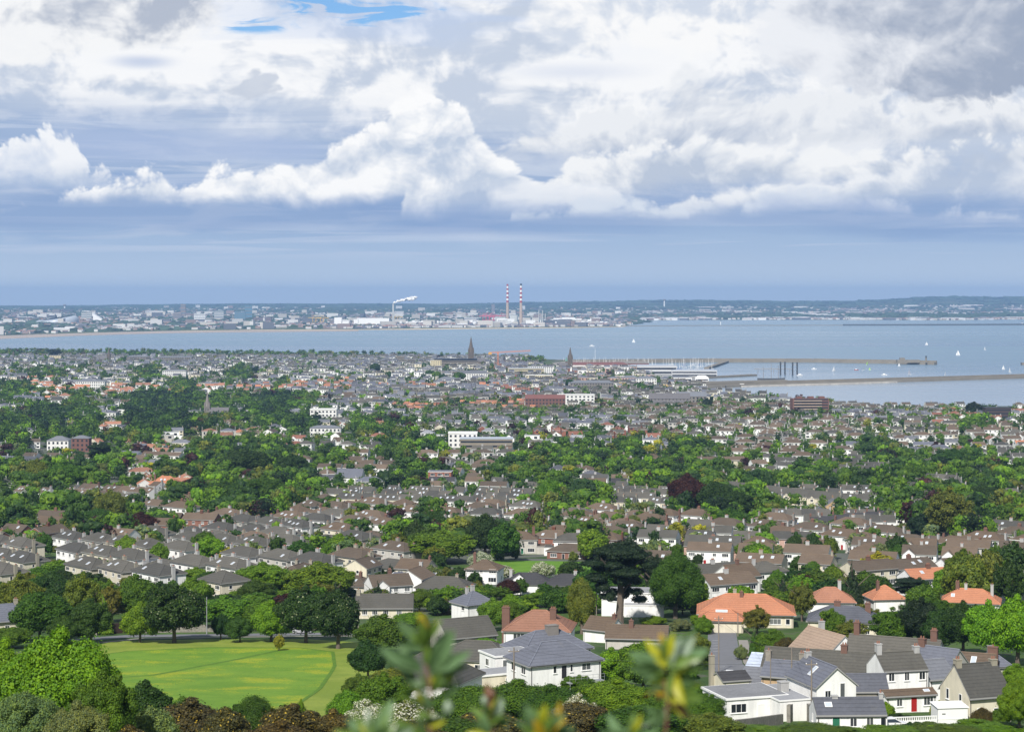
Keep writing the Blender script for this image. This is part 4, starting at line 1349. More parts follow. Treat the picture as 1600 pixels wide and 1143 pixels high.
# bottom right hamlet
hh('gabled', 1416, 1103, 14, 'white', 'grey', 'tall white house with three small sash windows and chimney on its near gable', W=6.9, D=6.0, eave=5.1, rise=2.1, over=0.12, verge=0.02,
   win=[('f', -2.3, 4.35, 0.95, 1.25, 2), ('f', 0.1, 4.35, 0.8, 1.25, 2), ('f', 2.5, 4.35, 1.0, 1.2, 2)], door=[], chim=[(-2.98, 0, 0.75, 0.9, 8.6, 2), (2.95, 0, 0.8, 0.9, 8.0, 2)])
hh('gabled', 1424, 1112, 14, 'white', 'brown', 'low white porch wing with red front door under a mossy lean-to roof', W=7.6, D=2.6, eave=2.3, rise=0.5, over=0.25,
   win=[('f', 2.6, 1.45, 1.5, 1.2, 3), ('f', -1.8, 1.45, 0.9, 1.1, 2)], door=[('f', 0.4, 1.05)], chim=[], doorc='red', sky=[(2.6, 0.5, -1, 0.9, 0.6)], name='house_wing', cat='porch wing')
hh('gabled', 1307, 1121, 18, 'white', 'slate', 'white gable-fronted house with a tall arched window and slate roof', W=5.9, D=9.0, eave=4.3, rise=2.4, r='gabley', over=0.3, verge=0.25,
   win=[('f', -1.3, 3.2, 0.9, 1.25, 2), ('f', 0.9, 3.7, 0.8, 2.0, 1)], door=[], chim=[(0.0, 4.0, 0.8, 0.7, 7.4, 2)], sky=[(-0.5, 0.5, -1, 0.8, 1.7)])
hh('gabled', 1331, 1145, 2, 'white', 'slate', 'low stone-fronted cottage with slate roof, one skylight and green door', W=8.6, D=4.6, eave=2.15, rise=1.5, over=0.15, verge=-0.02,
   win=[('f', 0.2, 1.35, 0.9, 1.1, 2), ('f', 2.2, 1.35, 0.9, 1.2, 2), ('f', 3.8, 1.35, 0.7, 1.2, 1), ('l', 0, 1.5, 0.5, 0.9, 1)], door=[('f', -1.9, 1.05)], chim=[(4.0, 0, 0.5, 0.6, 4.3, 1), (-1.6, 0.1, 0.7, 0.6, 4.0, 0)], sky=[(-2.6, 0.55, -1, 0.9, 0.8)], doorc='green', rv=1)
hh('gabled', 1359, 1110, 2, 'stone', 'slate', 'small stone outbuilding with blue slate roof behind the low cottage', W=5.6, D=4.6, eave=2.6, rise=2.0, over=0.1, verge=0.0, win=[], door=[], chim=[], rv=1, name='stone_outbuilding', cat='outbuilding')
hh('flat', 1183, 1124, 18, 'white', 'palefelt', 'pale grey flat-roofed bungalow with white framed windows and front garden', W=8.8, D=8.0, eave=2.9, r='flat', wv=1,
   win=[('f', -2.7, 1.75, 2.3, 1.25, 3), ('l', 1.4, 1.75, 1.8, 1.3, 3)], door=[('f', 0.6, 1.05)], ext=[(1.9, 6.4, -7.0, 3.0, 2.903)], chim=[(5.0, -1.6, 1.2, 1.2, 4.3, 0)], doorc='white')
hh('gabled', 1152, 1094, 18, 'cream', 'black', 'black corrugated lean-to shed roof behind the flat-roofed bungalow', W=4.5, D=4.5, eave=2.9, rise=0.9, over=0.1, win=[], door=[], chim=[(-2.5, 1.5, 0.7, 0.7, 6.2, 1)], name='shed', cat='shed')
hh('gabled', 1190, 1092, -24, 'stone', 'slate', 'grey lichened slate cottage with stone chimney beyond the flat-roofed bungalow', W=6.5, D=5.0, eave=2.4, rise=1.7, win=[], door=[], chim=[(2.8, 0, 0.9, 0.7, 5.4, 1)], rv=2)
hh('gabled', 1220, 1094, -24, 'tan', 'slate', 'small tan stone cottage with twin chimney stacks beside the metal roof', W=6, D=5, eave=3.6, rise=1.8, win=[('f', 1.2, 1.8, 1.0, 1.2, 2)], door=[], chim=[(2.6, 0, 0.8, 0.7, 6.8, 2), (-2.6, 0, 0.8, 0.7, 6.8, 1)], chimmat=M_STONE)
hh('flat', 1210, 1080, -24, 'cream', 'metal', 'house with pale blue standing-seam metal roof behind the cottages', W=9.5, D=7.5, eave=3.3, r='gable', rise=1.7, over=0.6, win=[('f', -3, 1.6, 1.5, 1.2, 2)], door=[], chim=[], ext=())
hh('bungalow', 1282, 1084, -20, 'grey', 'grey', 'long low dark-tiled house running behind the arched-window gable', W=19, D=8, eave=3.0, rise=3.0, r='gable', win=[('f', -7, 1.4, 1.6, 1.1, 2), ('f', 6, 1.4, 1.6, 1.1, 2)], door=[], chim=[(3.0, 0, 1.0, 0.8, 7.1, 2)], chimmat=M_BRICK)
hh('bungalow', 1385, 1082, -24, 'white', 'grey', 'big brown-grey tiled roof rising behind the tall white house', W=14.5, D=12, eave=3.4, rise=4.2, r='gable', over=0.5, win=[('f', -4, 1.5, 2, 1.2, 3)], door=[], chim=[(-6.2, 0.3, 0.9, 0.9, 9.6, 2), (6.2, 0.2, 1.0, 1.0, 9.2, 3)], chimmat=M_BRICK, rv=1)
hh('bungalow', 1320, 1066, 24, 'white', 'beige', 'house with pale beige tiled roof slope and white fascia boards', W=9, D=11, eave=3.8, rise=3.8, r='gabley', over=0.5, win=[('f', -2, 1.5, 2, 1.2, 3), ('f', 1.5, 4.3, 1.6, 1.1, 2)], door=[], chim=[(1.0, 3.0, 0.8, 0.8, 8.8, 2)])
hh('gabled', 1547, 1130, 19, 'cream', 'grey', 'cream gabled cottage with steep ribbed tile roof and ivy-covered front', W=6.4, D=7.0, eave=3.7, rise=3.4, over=0.35, verge=0.05,
   win=[('l', -1.6, 3.2, 0.7, 1.4, 1), ('l', 1.5, 3.1, 0.7, 1.3, 1), ('f', -1.5, 1.4, 0.9, 1.6, 1), ('f', 1.2, 1.4, 1.4, 1.3, 2)], door=[], chim=[(-2.7, 0, 0.8, 0.9, 7.9, 2), (2.7, 0, 0.8, 0.9, 7.6, 2)], rv=2)
hh('gabled', 1474, 1100, 19, 'white', 'slate', 'narrow slate-roofed extension squeezed between the two white gables', W=4.5, D=7, eave=3.8, rise=2.0, win=[], door=[], chim=[], rv=2, name='house_wing', cat='rear wing')
hh('gabled', 1451, 1085, -40, 'grey', 'slate', 'slate roof with a short red brick chimney beyond the tall white house', W=7, D=6.5, eave=4.2, rise=2.6, win=[], door=[], chim=[(-2.8, 0, 1.1, 0.8, 7.9, 2)], rv=0, chimmat=M_BRICK)
hh('bungalow', 1504, 1072, -22, 'white', 'brown', 'low white house with shallow brown roof, skylight and satellite dish', W=9.5, D=7, eave=3.0, rise=1.8, r='gable', win=[('f', 2, 1.5, 1.2, 1.0, 2)], door=[], chim=[(4.3, 0.5, 1.6, 1.0, 6.0, 1)], sky=[(1.5, 0.5, -1, 0.9, 1.8)])
hh('bungalow', 1556, 1068, 0, 'grey', 'slate', 'small pyramid-roofed outhouse at the wood edge', W=5, D=5, eave=2.9, rise=2.1, win=[], door=[], chim=[(-0.3, 0, 1.0, 0.7, 5.8, 0)], name='outhouse', cat='outbuilding')
# middle right
hh('bungalow', 4, 992, 30, 'cream', 'slate', 'cream gabled cottage with slate roof cut by the left edge', W=9, D=7, eave=3.2, rise=2.8, r='gable', win=[('f', 1, 1.5, 1, 1.2, 2)], door=[], chim=[(3.8, 0, .8, .8, 7.0, 2)])
hh('bungalow', 1166, 980, -6, 'cream', 'orange', 'large orange-tiled hipped bungalow with dark roof lights on the ridge', W=21, D=12, eave=3.0, rise=3.7, over=0.7,
   win=[('f', 6.5, 1.5, 2.6, 1.3, 3), ('f', 9.3, 1.5, 1.0, 1.3, 1), ('f', 1.0, 1.5, 1.6, 1.2, 2)], door=[], chim=[(-1.0, -0.8, 0.8, 0.8, 7.3, 1), (-2.5, 1.0, 0.8, 0.8, 7.5, 1)], ext=())
hh('bungalow', 1127, 988, -8, 'cream', 'orange', 'small orange hipped wing with roof light in front of the orange bungalow', W=9.5, D=6, eave=2.6, rise=2.2, over=0.5, win=[], door=[], chim=[], sky=[(0, 0.8, -1, 2.6, 0.8)], name='house_wing', cat='front wing')
hh('bungalow', 1318, 996, -12, 'cream', 'slate', 'grey slate hipped house streaked black with mould, brick end chimneys', W=15, D=9.0, eave=3.4, rise=2.7, win=[('f', 5.0, 1.7, 1.0, 1.5, 2), ('f', 3.2, 1.7, 1.0, 1.5, 2)], door=[], chim=[(5.0, 0, 1.2, 0.8, 6.8, 2), (-1.5, 0.2, 1.4, 0.8, 7.0, 2)], chimmat=M_BRICK, rv=1)
hh('bungalow', 1300, 960, -4, 'white', 'orange', 'orange-roofed bungalow with tall white chimney half hidden by trees', W=11, D=8.5, eave=3, rise=3.1, win=[], door=[], chim=[(2.2, 0, 0.8, 0.8, 7.6, 2)], rv=1)
hh('bungalow', 1390, 955, 8, 'white', 'orange', 'small orange roof poking out between dark trees', W=8, D=7.5, eave=3, rise=3.0, win=[], door=[], chim=[(-1.8, 0, 0.7, 0.7, 7.0, 1)])
hh('bungalow', 1516, 961, -16, 'white', 'orange', 'orange-roofed bungalow with three white chimneys above the dark wood', W=13.5, D=8, eave=3, rise=2.9, win=[('f', -5, 1.5, 1.2, 1.2, 2)], door=[], chim=[(-3.2, 0, 0.9, 0.8, 7.4, 2), (-1.2, 0, 0.7, 0.7, 7.0, 1), (5, 0, 0.7, 0.7, 7.0, 1)], sky=[(-4.2, 0.5, -1, 0.9, 1.2)])
hh('flat', 1540, 939, -14, 'white', 'felt', 'long white flat-roofed house with a red door', W=11.5, D=7, eave=4.0, r='flat', win=[('f', -3.8, 2.2, 0.9, 1.0, 1), ('f', 3.6, 2.4, 1.0, 1.0, 2), ('f', 0.8, 2.2, 0.9, 1.0, 1)], door=[('f', -0.6, 1.6)], ext=(), doorc='red')
hh('gabled', 1490, 939, -36, 'white', 'brown', 'white gable house joined to the long flat-roofed one', W=12, D=7.5, eave=4.2, rise=2.6, win=[('f', 2.5, 1.6, 2.4, 1.3, 4), ('l', 0, 4.2, 0.8, 0.8, 1)], door=[], chim=[])
# centre
hh('detached', 884, 1085, 26, 'white', 'slate', 'big white house with hipped purple slate roof and balcony rail', W=12.4, D=8.2, eave=5.0, rise=2.7, over=0.45,
   win=[('l', 1.9, 4.0, 1.5, 1.3, 2), ('l', -1.6, 4.0, 1.5, 1.3, 2), ('f', 3.6, 4.1, 1.6, 1.1, 2), ('f', -1.9, 4.1, 0.6, 1.2, 1), ('f', 1.0, 4.1, 0.5, 1.2, 1)], door=[('f', -0.3, 3.6)], chim=[], ext=(), doorc='black')
hh('detached', 872, 1064, 26, 'white', 'slate', 'rear slate-roofed block with broad grey chimney joined to the big white house', W=12.5, D=8.2, eave=5.2, rise=2.8, r='hip', over=0.45, win=[], door=[], chim=[(0.6, -0.6, 2.0, 1.3, 8.8, 0)], wv=0, name='house_wing', cat='rear wing', chimmat=M_GREYSTONE)
hh('flat', 806, 1072, 26, 'white', 'palefelt', 'flat-roofed cream block with two windows beside the big white house', W=7.4, D=6.0, eave=5.0, r='flat', win=[('f', -1.6, 3.9, 1.6, 1.3, 2), ('f', 1.8, 3.9, 1.6, 1.3, 2), ('l', 0, 3.8, 1.2, 1.2, 2)], door=[], ext=(), chim=[], name='house_wing', cat='side wing', wv=1)
hh('flat', 790, 1080, 26, 'cream', 'palefelt', 'single-storey terrace block with planters on its flat roof', W=9, D=4.6, eave=2.7, r='flat', win=[('f', 0.8, 1.4, 1.6, 1.6, 2), ('f', 3, 1.4, 0.8, 1.4, 1)], door=[], ext=(), chim=[], name='house_wing', cat='terrace block')
hh('detached', 838, 1026, -8, 'white', 'orange', 'two-storey house with mottled orange-brown hipped roof and brick chimneys', W=12.6, D=10.0, eave=4.9, rise=3.3, win=[('f', -3.4, 3.9, 2.2, 1.2, 3), ('f', 4.5, 3.9, 1.5, 1.2, 2)], door=[], chim=[(-6.8, 1.5, 1.5, 1.0, 8.3, 3), (2.9, -2.0, 1.2, 0.9, 8.8, 3)], chimmat=M_BRICK, rv=2)
hh('detached', 752, 974, 34, 'white', 'slate', 'small white house with pale slate pyramid roof and front gablet', W=7.4, D=7.0, eave=4.5, rise=2.6, win=[('l', 1.5, 3.7, 1.3, 1.1, 2), ('g', 2.0, 3.7, 1.1, 1.1, 2)], door=[], gablet=[(2.0, 2.8, 0.5, 4.5)], chim=[(1.5, 2.6, 0.8, 0.8, 7.9, 2), (-1, 1, 0.7, 0.7, 7.8, 2)])
hh('bungalow', 738, 1014, 28, 'grey', 'grey', 'dark grey gabled bungalow roof above the conifer hedge', W=11, D=8, eave=2.7, rise=2.9, r='gable', win=[], door=[], chim=[])
hh('bungalow', 737, 1056, -14, 'cream', 'grey', 'wide grey-brown hipped bungalow left of the terrace block', W=13.5, D=9, eave=2.8, rise=2.6, win=[('f', 1.5, 1.5, 2.0, 1.2, 3), ('f', 5, 1.5, 1.5, 1.2, 2)], door=[], chim=[])
hh('bungalow', 655, 1092, -24, 'white', 'grey', 'dark ribbed-tile bungalow roof sinking behind the near shrubs', W=12.5, D=9, eave=2.8, rise=3.4, win=[], door=[], chim=[], rv=2)
hh('flat', 748, 1078, 12, 'white', 'palefelt', 'white conservatory with glazed sides and pale flat roof', W=6.5, D=3.2, eave=2.5, r='flat', win=[('f', x, 1.5, 1.2, 1.5, 2) for x in (-2.4, -0.8, 0.8, 2.4)], door=[], ext=(), chim=[], name='conservatory', cat='conservatory')
hh('bungalow', 600, 966, 1, 'cream', 'grey', 'long single-storey cream house with speckled tile roof and end chimney', W=13.6, D=8, eave=2.6, rise=2.5, r='gable', win=[('f', x, 1.5, 1.3, 1.1, 3) for x in (-4.6, -2.2, 0.4, 3.6)], door=[], chim=[(-6.3, 0, 0.9, 1.2, 6.2, 1)])
hh('flat', 982, 962, -4, 'white', 'palefelt', 'white modernist house with stacked flat terraces behind the tall pine', W=13, D=9, eave=5.4, r='flat', win=[('f', -3.0, 4.1, 2.6, 1.2, 3), ('f', 3.0, 4.1, 2.6, 1.2, 3), ('f', 3, 1.4, 4.6, 1.2, 4)], door=[], ext=[(-1.0, 8.5, -7.2, -4.503, 3.0)], chim=[])
hh('gabled', 932, 1003, -34, 'white', 'brown', 'small brown-tiled gable with brick chimney beside the poplar', W=6.5, D=6, eave=2.6, rise=2.1, win=[], door=[], chim=[(2.6, 0, 0.8, 0.8, 5.6, 1)], chimmat=M_BRICK)
hh('bungalow', 994, 1014, -8, 'grey', 'brown', 'long plain brown roof with brick chimney beyond the blurred leaves', W=12.4, D=7, eave=2.2, rise=1.9, r='gable', win=[], door=[], chim=[(-1.2, -0.6, 0.9, 0.8, 5.2, 1)], chimmat=M_BRICK)
hh('flat', 642, 925, -6, 'white', 'slate', 'white and charcoal flat-roofed modern extension among grey roofs', W=12, D=8, eave=4.2, r='flat', win=[('f', 0, 2.4, 3, 1.0, 4)], door=[], ext=(), chim=[])
hh('bungalow', 890, 929, -10, 'white', 'black', 'wide dark-roofed bungalow with two skylights left of the black pine', W=15, D=9, eave=2.6, rise=2.5, chim=[(1.0, 0, .9, .8, 5.9, 2)], sky=[(3.5, .6, -1, .9, 1.2), (5, .6, -1, .9, 1.2)])
hh('detached', 752, 912, -14, 'white', 'brown', 'brown hipped house beside the white hawthorn', W=9.5, D=8, eave=4.2)
hh('bungalow', 690, 935, -12, 'cream', 'grey', 'long dark hipped bungalow above the pyramid-roofed house', W=14.5, D=8.5, eave=2.8, rise=2.6)
hh('bungalow', 822, 928, -6, 'white', 'black', 'white house with brown-framed box dormer in a black roof', W=13, D=8, eave=2.8, rise=2.6, r='hip', gablet=[(-2.0, 3.2, -1.2, 3.9)], win=[('g', -2.0, 3.3, 1.8, 1.0, 2)], door=[], chim=[(-4.6, 0, 0.8, 0.8, 6.2, 2)])
hh('semi', 902, 868, -6, 'white', 'grey', 'yellow and white semi-detached pair facing the green', W=16.5, D=8.6, doorc='blue', ext=[(-11.8, -8.303, -4.4, 1, 2.8)], win=[('f', -5.9, 3.95, 2.1, 1.15, 3), ('f', -2.3, 3.95, 1.6, 1.1, 2), ('f', 2.3, 3.95, 1.6, 1.1, 2), ('f', 5.9, 3.95, 2.1, 1.15, 3), ('f', -5.7, 1.45, 2.5, 1.5, 3), ('f', 5.7, 1.45, 2.9, 1.5, 3)])
hh('semi', 815, 865, -4, 'grey', 'brown', 'brown-roofed house with white bay and side garage beside the green', W=11, D=8.6, win=[('f', -3.4, 3.95, 2.4, 1.15, 3), ('f', 3.4, 3.95, 2.2, 1.15, 3), ('f', -3.2, 1.4, 2.4, 1.4, 3), ('f', 3.4, 1.4, 2.4, 1.4, 3)], door=[('f', 0.2, 1.05)], chim=[(4, 1, 1, .8, 9, 2)], ext=[(5.503, 10.5, -4.8, 2, 2.7)], wv=0)
hh('semigable', 1112, 877, -13, 'pink', 'grey', 'pink brick gabled semi pair with white window surrounds', W=19, D=9.5, eave=5.2, rise=3.0, sky=[(1.5, 0.6, -1, .9, 1.3), (6, 0.6, -1, .9, 1.3)])
hh('semigable', 1167, 925, 30, 'white', 'brown', 'white gabled house with timber-clad side extension', W=9.5, D=9, eave=4.4, rise=2.8, win=[('l', 1.5, 3.6, 1.6, 1.2, 3), ('f', -2, 3.4, 1.2, 1.1, 2), ('f', 2.5, 3.4, 1.2, 1.1, 2)], door=[], chim=[(0, 0, .9, .8, 8.5, 2)])
hh('detached', 270 / 1 - 15, 772, -6, 'cream', 'orange', 'cream house under a big salmon orange hipped roof with tall white chimney', W=16, D=11, eave=5.2, rise=4.2, sky=[(-2, .6, -1, 1, 1.4), (0, .6, -1, 1, 1.4)], chim=[(-5.4, -2.5, 1.0, 1.0, 10.2, 2)])
hh('cross', 276, 768, -4, 'white', 'orange', 'white gabled house with orange roof and two white chimneys', W=14, D=9, rv=1)
hh('flat', 687, 762, -4, 'brick', 'slate', 'brown brick villa with dark blue flat roof and glazed top floor', W=13, D=10, eave=9, r='flat', win=[('f', x, 7.6, 2.6, 1.4, 3) for x in (-4, 0, 4)] + [('f', 0, 3, 2, 1.5, 2)], door=[], ext=(), chim=[])
hh('bungalow', 545, 758, -8, 'white', 'slate', 'house with big blue solar-black pitched roof among dark conifers', W=15, D=9, eave=4.8, rise=4.2, r='gable', win=[], door=[], chim=[])
hh('bungalow', 1373, 810, -8, 'tan', 'felt', 'sandstone-coloured flat-roofed house with black framed windows', W=17, D=9, eave=4.2, r='flat', win=[('f', -6, 2.4, 2, 2, 1), ('f', -2.5, 2.4, 2.6, 2, 2), ('f', 5, 2.4, 1.6, 1.6, 2)], door=[], ext=(), chim=[])
hh('bungalow', 1434, 802, 4, 'tan', 'felt', 'second sandstone-coloured flat-roofed house beside the loose pale tree', W=10, D=8, eave=4.4, r='flat', win=[('f', -2.6, 2.6, 1.6, 1.8, 1), ('f', 1.2, 2.6, 3, 1.8, 2)], door=[], ext=(), chim=[])
hh('bungalow', 1420, 820, -3, 'white', 'green', 'white bungalow with pale green copper roof', W=16, D=8, eave=2.8, rise=1.8, r='gable', win=[('f', -4, 1.4, 2, 1.2, 2)], door=[], chim=[])

# zig-zag row of seven steep white gables on the dark roof
def gable_row():
    root = None
    for i in range(7):
        p = G(1282 + i * 17.6, 836 - i * 1.9)
        house('cross', p + Vector((0, 4, 0)), R(-6), 'cream', 'black', over=dict(W=7.3, D=8.5, eave=3.4, rise=3.4, roof='gable', verge=0, gablet=[(1.2, 3.6, 0.2, 3.6)], win=[('f', -2, 1.4, 1.4, 1.2, 2), ('g', 1.2, 3.4, 0.8, 1.1, 1)], door=[('f', 1.2, 1.05)], chim=[(-3.4, 0.3, 0.8, 0.7, 8.0, 2)]),
              key='gablerow', name='gabled_terrace_house', cat='terraced house', group='terrace of pointed white gables below the sandstone houses', chimmat=M_BRICK,
              label='%s pointed white gable of the dark-roofed terrace, counted from its left end' % ('first', 'second', 'third', 'fourth', 'fifth', 'sixth', 'seventh')[i])
gable_row()
# row of white fronts with brown bays
k = 0
for (x0, y0, x1, y1, n) in ((1140, 776, 1300, 796, 9),):
    for i in range(n):
        p = G(x0 + (x1 - x0) * i / (n - 1), y0 + (y1 - y0) * i / (n - 1))
        house('cross', p + Vector((0, 4, 0)), R(-22), 'cream', 'grey', over=dict(W=9.2, D=8.5, eave=5.0, rise=2.8, roof='gable', verge=0, gablet=[(-2.0, 3.0, 0.3, 4.6)], win=[('f', 2, 3.7, 1.4, 1.2, 2), ('g', -2, 3.7, 1.4, 1.2, 2), ('g', -2, 1.4, 1.6, 1.4, 2), ('f', 2, 1.4, 1.4, 1.2, 2)], door=[('f', 0.4, 1.05)], chim=[(4.4, 0.3, 0.8, 0.7, 8.6, 2)]),
              key='bayrow', name='bay_terrace_house', cat='terraced house', group='long terrace with small gabled bays left of the trees', label='%s cream house from the left end of the long gabled-bay terrace' % ('first', 'second', 'third', 'fourth', 'fifth', 'sixth', 'seventh', 'eighth', 'ninth')[i], doorc='brown')

# ---- ivy on the cream cottage, garden walls, fence, oil tank, shed in the hamlet
def box_thing(name, px, py, w, d, h, yaw, mat, label, cat, lift=0.0, build=None):
    p = G(px, py)
    b = MB()
    if build: build(b)
    else: b.box(-w / 2, w / 2, 0, d, -0.6, h)
    o = b.obj(name, [mat] if not isinstance(mat, list) else mat, loc=(p.x, p.y, p.z + lift), rz=R(yaw))
    return tag(o, label, cat)
root = G(1489, 1131)
def shed_b():
    p = G(1489, 1133)
    e = empty('white_shed', p, R(8), 'white rendered garden shed with sloping pale roof beside the cream cottage', 'shed')
    b = MB(); b.box(-2.0, 2.0, 0, 2.6, -0.6, 2.35); b.box(-2.03, 2.03, -0.04, 0.0, 0.85, 0.92); b.obj('wall', [M_WHITE], e)
    b = MB(); b.poly([(-2.15, -0.15, 2.36), (2.15, -0.15, 2.36), (2.15, 2.8, 2.62), (-2.15, 2.8, 2.62)]); b.poly([(-2.15, -0.15, 2.28), (2.15, -0.15, 2.28), (2.15, -0.15, 2.36), (-2.15, -0.15, 2.36)])
    b.poly([(2.15, -0.15, 2.28), (2.15, 2.8, 2.54), (2.15, 2.8, 2.62), (2.15, -0.15, 2.36)]); b.obj('roof', [M_WHITE], e)
    b = MB(); b.box(-1.45, -1.0, -0.03, 0, 1.5, 1.62); b.obj('vent', [M_DARK], e)
shed_b()
def fence_b():
    p = G(1425, 1134)
    e = empty('balustrade_wall', p, R(9), 'white pierced-block garden wall in front of the red-doored porch', 'garden wall')
    b = MB(); b.box(-3.6, 3.4, 0, 0.2, -0.8, 0.75); b.obj('wall', [M_WHITE], e)
    b = MB()
    for i in range(24): b.box(-3.55 + i * 0.295, -3.43 + i * 0.295, 0.03, 0.15, 0.753, 1.15)
    b.box(-3.6, 3.4, 0.0, 0.2, 1.153, 1.25); b.obj('railing', [M_WHITE], e)
fence_b()
def wall_thing(pts, h, th, mat, label, name='stone_wall', cat='stone wall'):
    P = [G(*p) for p in pts]
    b = MB()
    for a, c in zip(P[:-1], P[1:]):
        n = max(1, int((c - a).length / 6))
        for i in range(n):
            q0, q1 = a.lerp(c, i / n), a.lerp(c, (i + 1) / n)
            z0, z1 = gz(q0.x, q0.y), gz(q1.x, q1.y)
            d = (q1 - q0); d.z = 0; d.normalize(); nn = Vector((-d.y, d.x, 0)) * th / 2
            v = [q0 - nn, q1 - nn, q1 + nn, q0 + nn]
            lo = [(p.x, p.y, min(z0, z1) - 0.5) for p in v]
            hi = [(v[0].x, v[0].y, z0 + h), (v[1].x, v[1].y, z1 + h), (v[2].x, v[2].y, z1 + h), (v[3].x, v[3].y, z0 + h)]
            b.poly(hi); b.poly([lo[0], lo[1], hi[1], hi[0]]); b.poly([lo[2], lo[3], hi[3], hi[2]]); b.poly([lo[3], lo[0], hi[0], hi[3]]); b.poly([lo[1], lo[2], hi[2], hi[1]])
    return tag(b.obj(name, [mat]), label, cat)
M_RUBBLE = mat_plain('rubble_stone', (0.24, 0.225, 0.195), 0.95, var=0.6, scale=2.6)
wall_thing([(330, 986.5), (400, 985), (470, 984), (560, 982)], 2.6, 0.5, M_RUBBLE, 'high grey rubble wall along the road behind the meadow')
wall_thing([(150, 992), (168, 989)], 2.2, 0.4, M_RUBBLE, 'short rubble wall left of the dark wooden gate')
wall_thing([(202, 988), (330, 986.5)], 1.6, 0.4, M_RUBBLE, 'low part of the roadside wall behind the chestnut tree')
wall_thing([(172, 989.5), (199, 988.3)], 2.3, 0.12, mat_plain('gate_wood', (0.035, 0.022, 0.016), 0.8), 'dark wooden double gate in the roadside wall', 'wooden_gate', 'gate')
wall_thing([(1113, 984), (1147, 984)], 1.5, 0.4, M_RUBBLE, 'grey wall closing the top of the short street')
wall_thing([(1150, 1140), (1175, 1137), (1222, 1130)], 1.3, 0.35, M_RUBBLE, 'grey garden wall under the flat-roofed bungalow')
wall_thing([(1232, 1128), (1250, 1118), (1262, 1124), (1272, 1132)], 2.3, 0.5, M_RUBBLE, 'curved rubble wall between the bungalow and the low cottage')
wall_thing([(1570, 755), (1610, 755)], 1.6, 0.3, M_WHITE, 'white wall edging the playing field at the right', 'white_wall', 'wall')

# ------------------------------------------------------------------ poles, lamp, cars
def pole(px, py, h, label, arm=True, r=0.13, name='utility_pole', mat=None):
    p = G(px, py)
    e = empty(name, p, 0, label, 'utility pole')
    b = MB(); b.tube((0, 0, -0.5), (0, 0, h), r, r * 0.7, 8); b.obj('shaft', [mat or M_WOOD], e)
    if arm:
        b = MB(); b.box(-0.75, 0.75, -0.07, 0.07, h - 0.6, h - 0.48); b.obj('crossarm', [M_WOOD], e)
        for x in (-0.65, 0.65):
            b = MB(); b.lathe([(0.04, 0), (0.07, 0.05), (0.05, 0.12), (0.0, 0.16)], 8, c=(x, 0, h - 0.48)); b.obj('insulator', [M_WHITE], e)
    return e
pole(803, 1126, 9.8, 'tall bare wooden pole in front of the big white house', arm=True)
pole(1237, 1105, 8.6, 'wooden pole between the metal roof and the arched-window gable', arm=False)
pole(1268, 1138, 8.6, 'wooden pole against the corner of the arched-window house')
pole(1204, 1105, 8.4, 'thin wooden pole behind the flat-roofed bungalow', arm=False, r=0.08)
pole(1123, 1050, 10, 'wooden pole on the bend of the short street')
pole(1153, 993, 5, 'short wooden pole at the top of the street', arm=False)
pole(323, 991, 8.2, 'pale pole beside the chestnut tree at the meadow edge', arm=False, mat=M_METAL)
pole(932, 975, 7.5, 'dark pole in front of the white modernist house', arm=False)
def wires():
    L = [((803, 1126, 9.5), (1268, 1138, 8.3)), ((1123, 1050, 9.6), (1237, 1105, 8.4)), ((1237, 1105, 8.4), (1268, 1138, 8.2)), ((323, 991, 7.9), (600, 975, 8)), ((932, 975, 7.3), (1153, 993, 4.8))]
    for i, (a, c) in enumerate(L):
        A, B = G(a[0], a[1]), G(c[0], c[1]); A.z += a[2]; B.z += c[2]
        b = MB(); prev = A
        for k in range(1, 13):
            t = k / 12; q = A.lerp(B, t); q.z -= 4 * t * (1 - t) * (B - A).length * 0.022
            b.tube(prev, q, 0.018, 0.018, 4, cap=False); prev = q
        tag(b.obj('power_line', [M_DARK]), ('power line sagging across the near hamlet', 'power line over the short street', 'power line between the two cottage poles', 'power line over the roadside wall', 'power line passing under the tall pine')[i], 'power line')
wires()

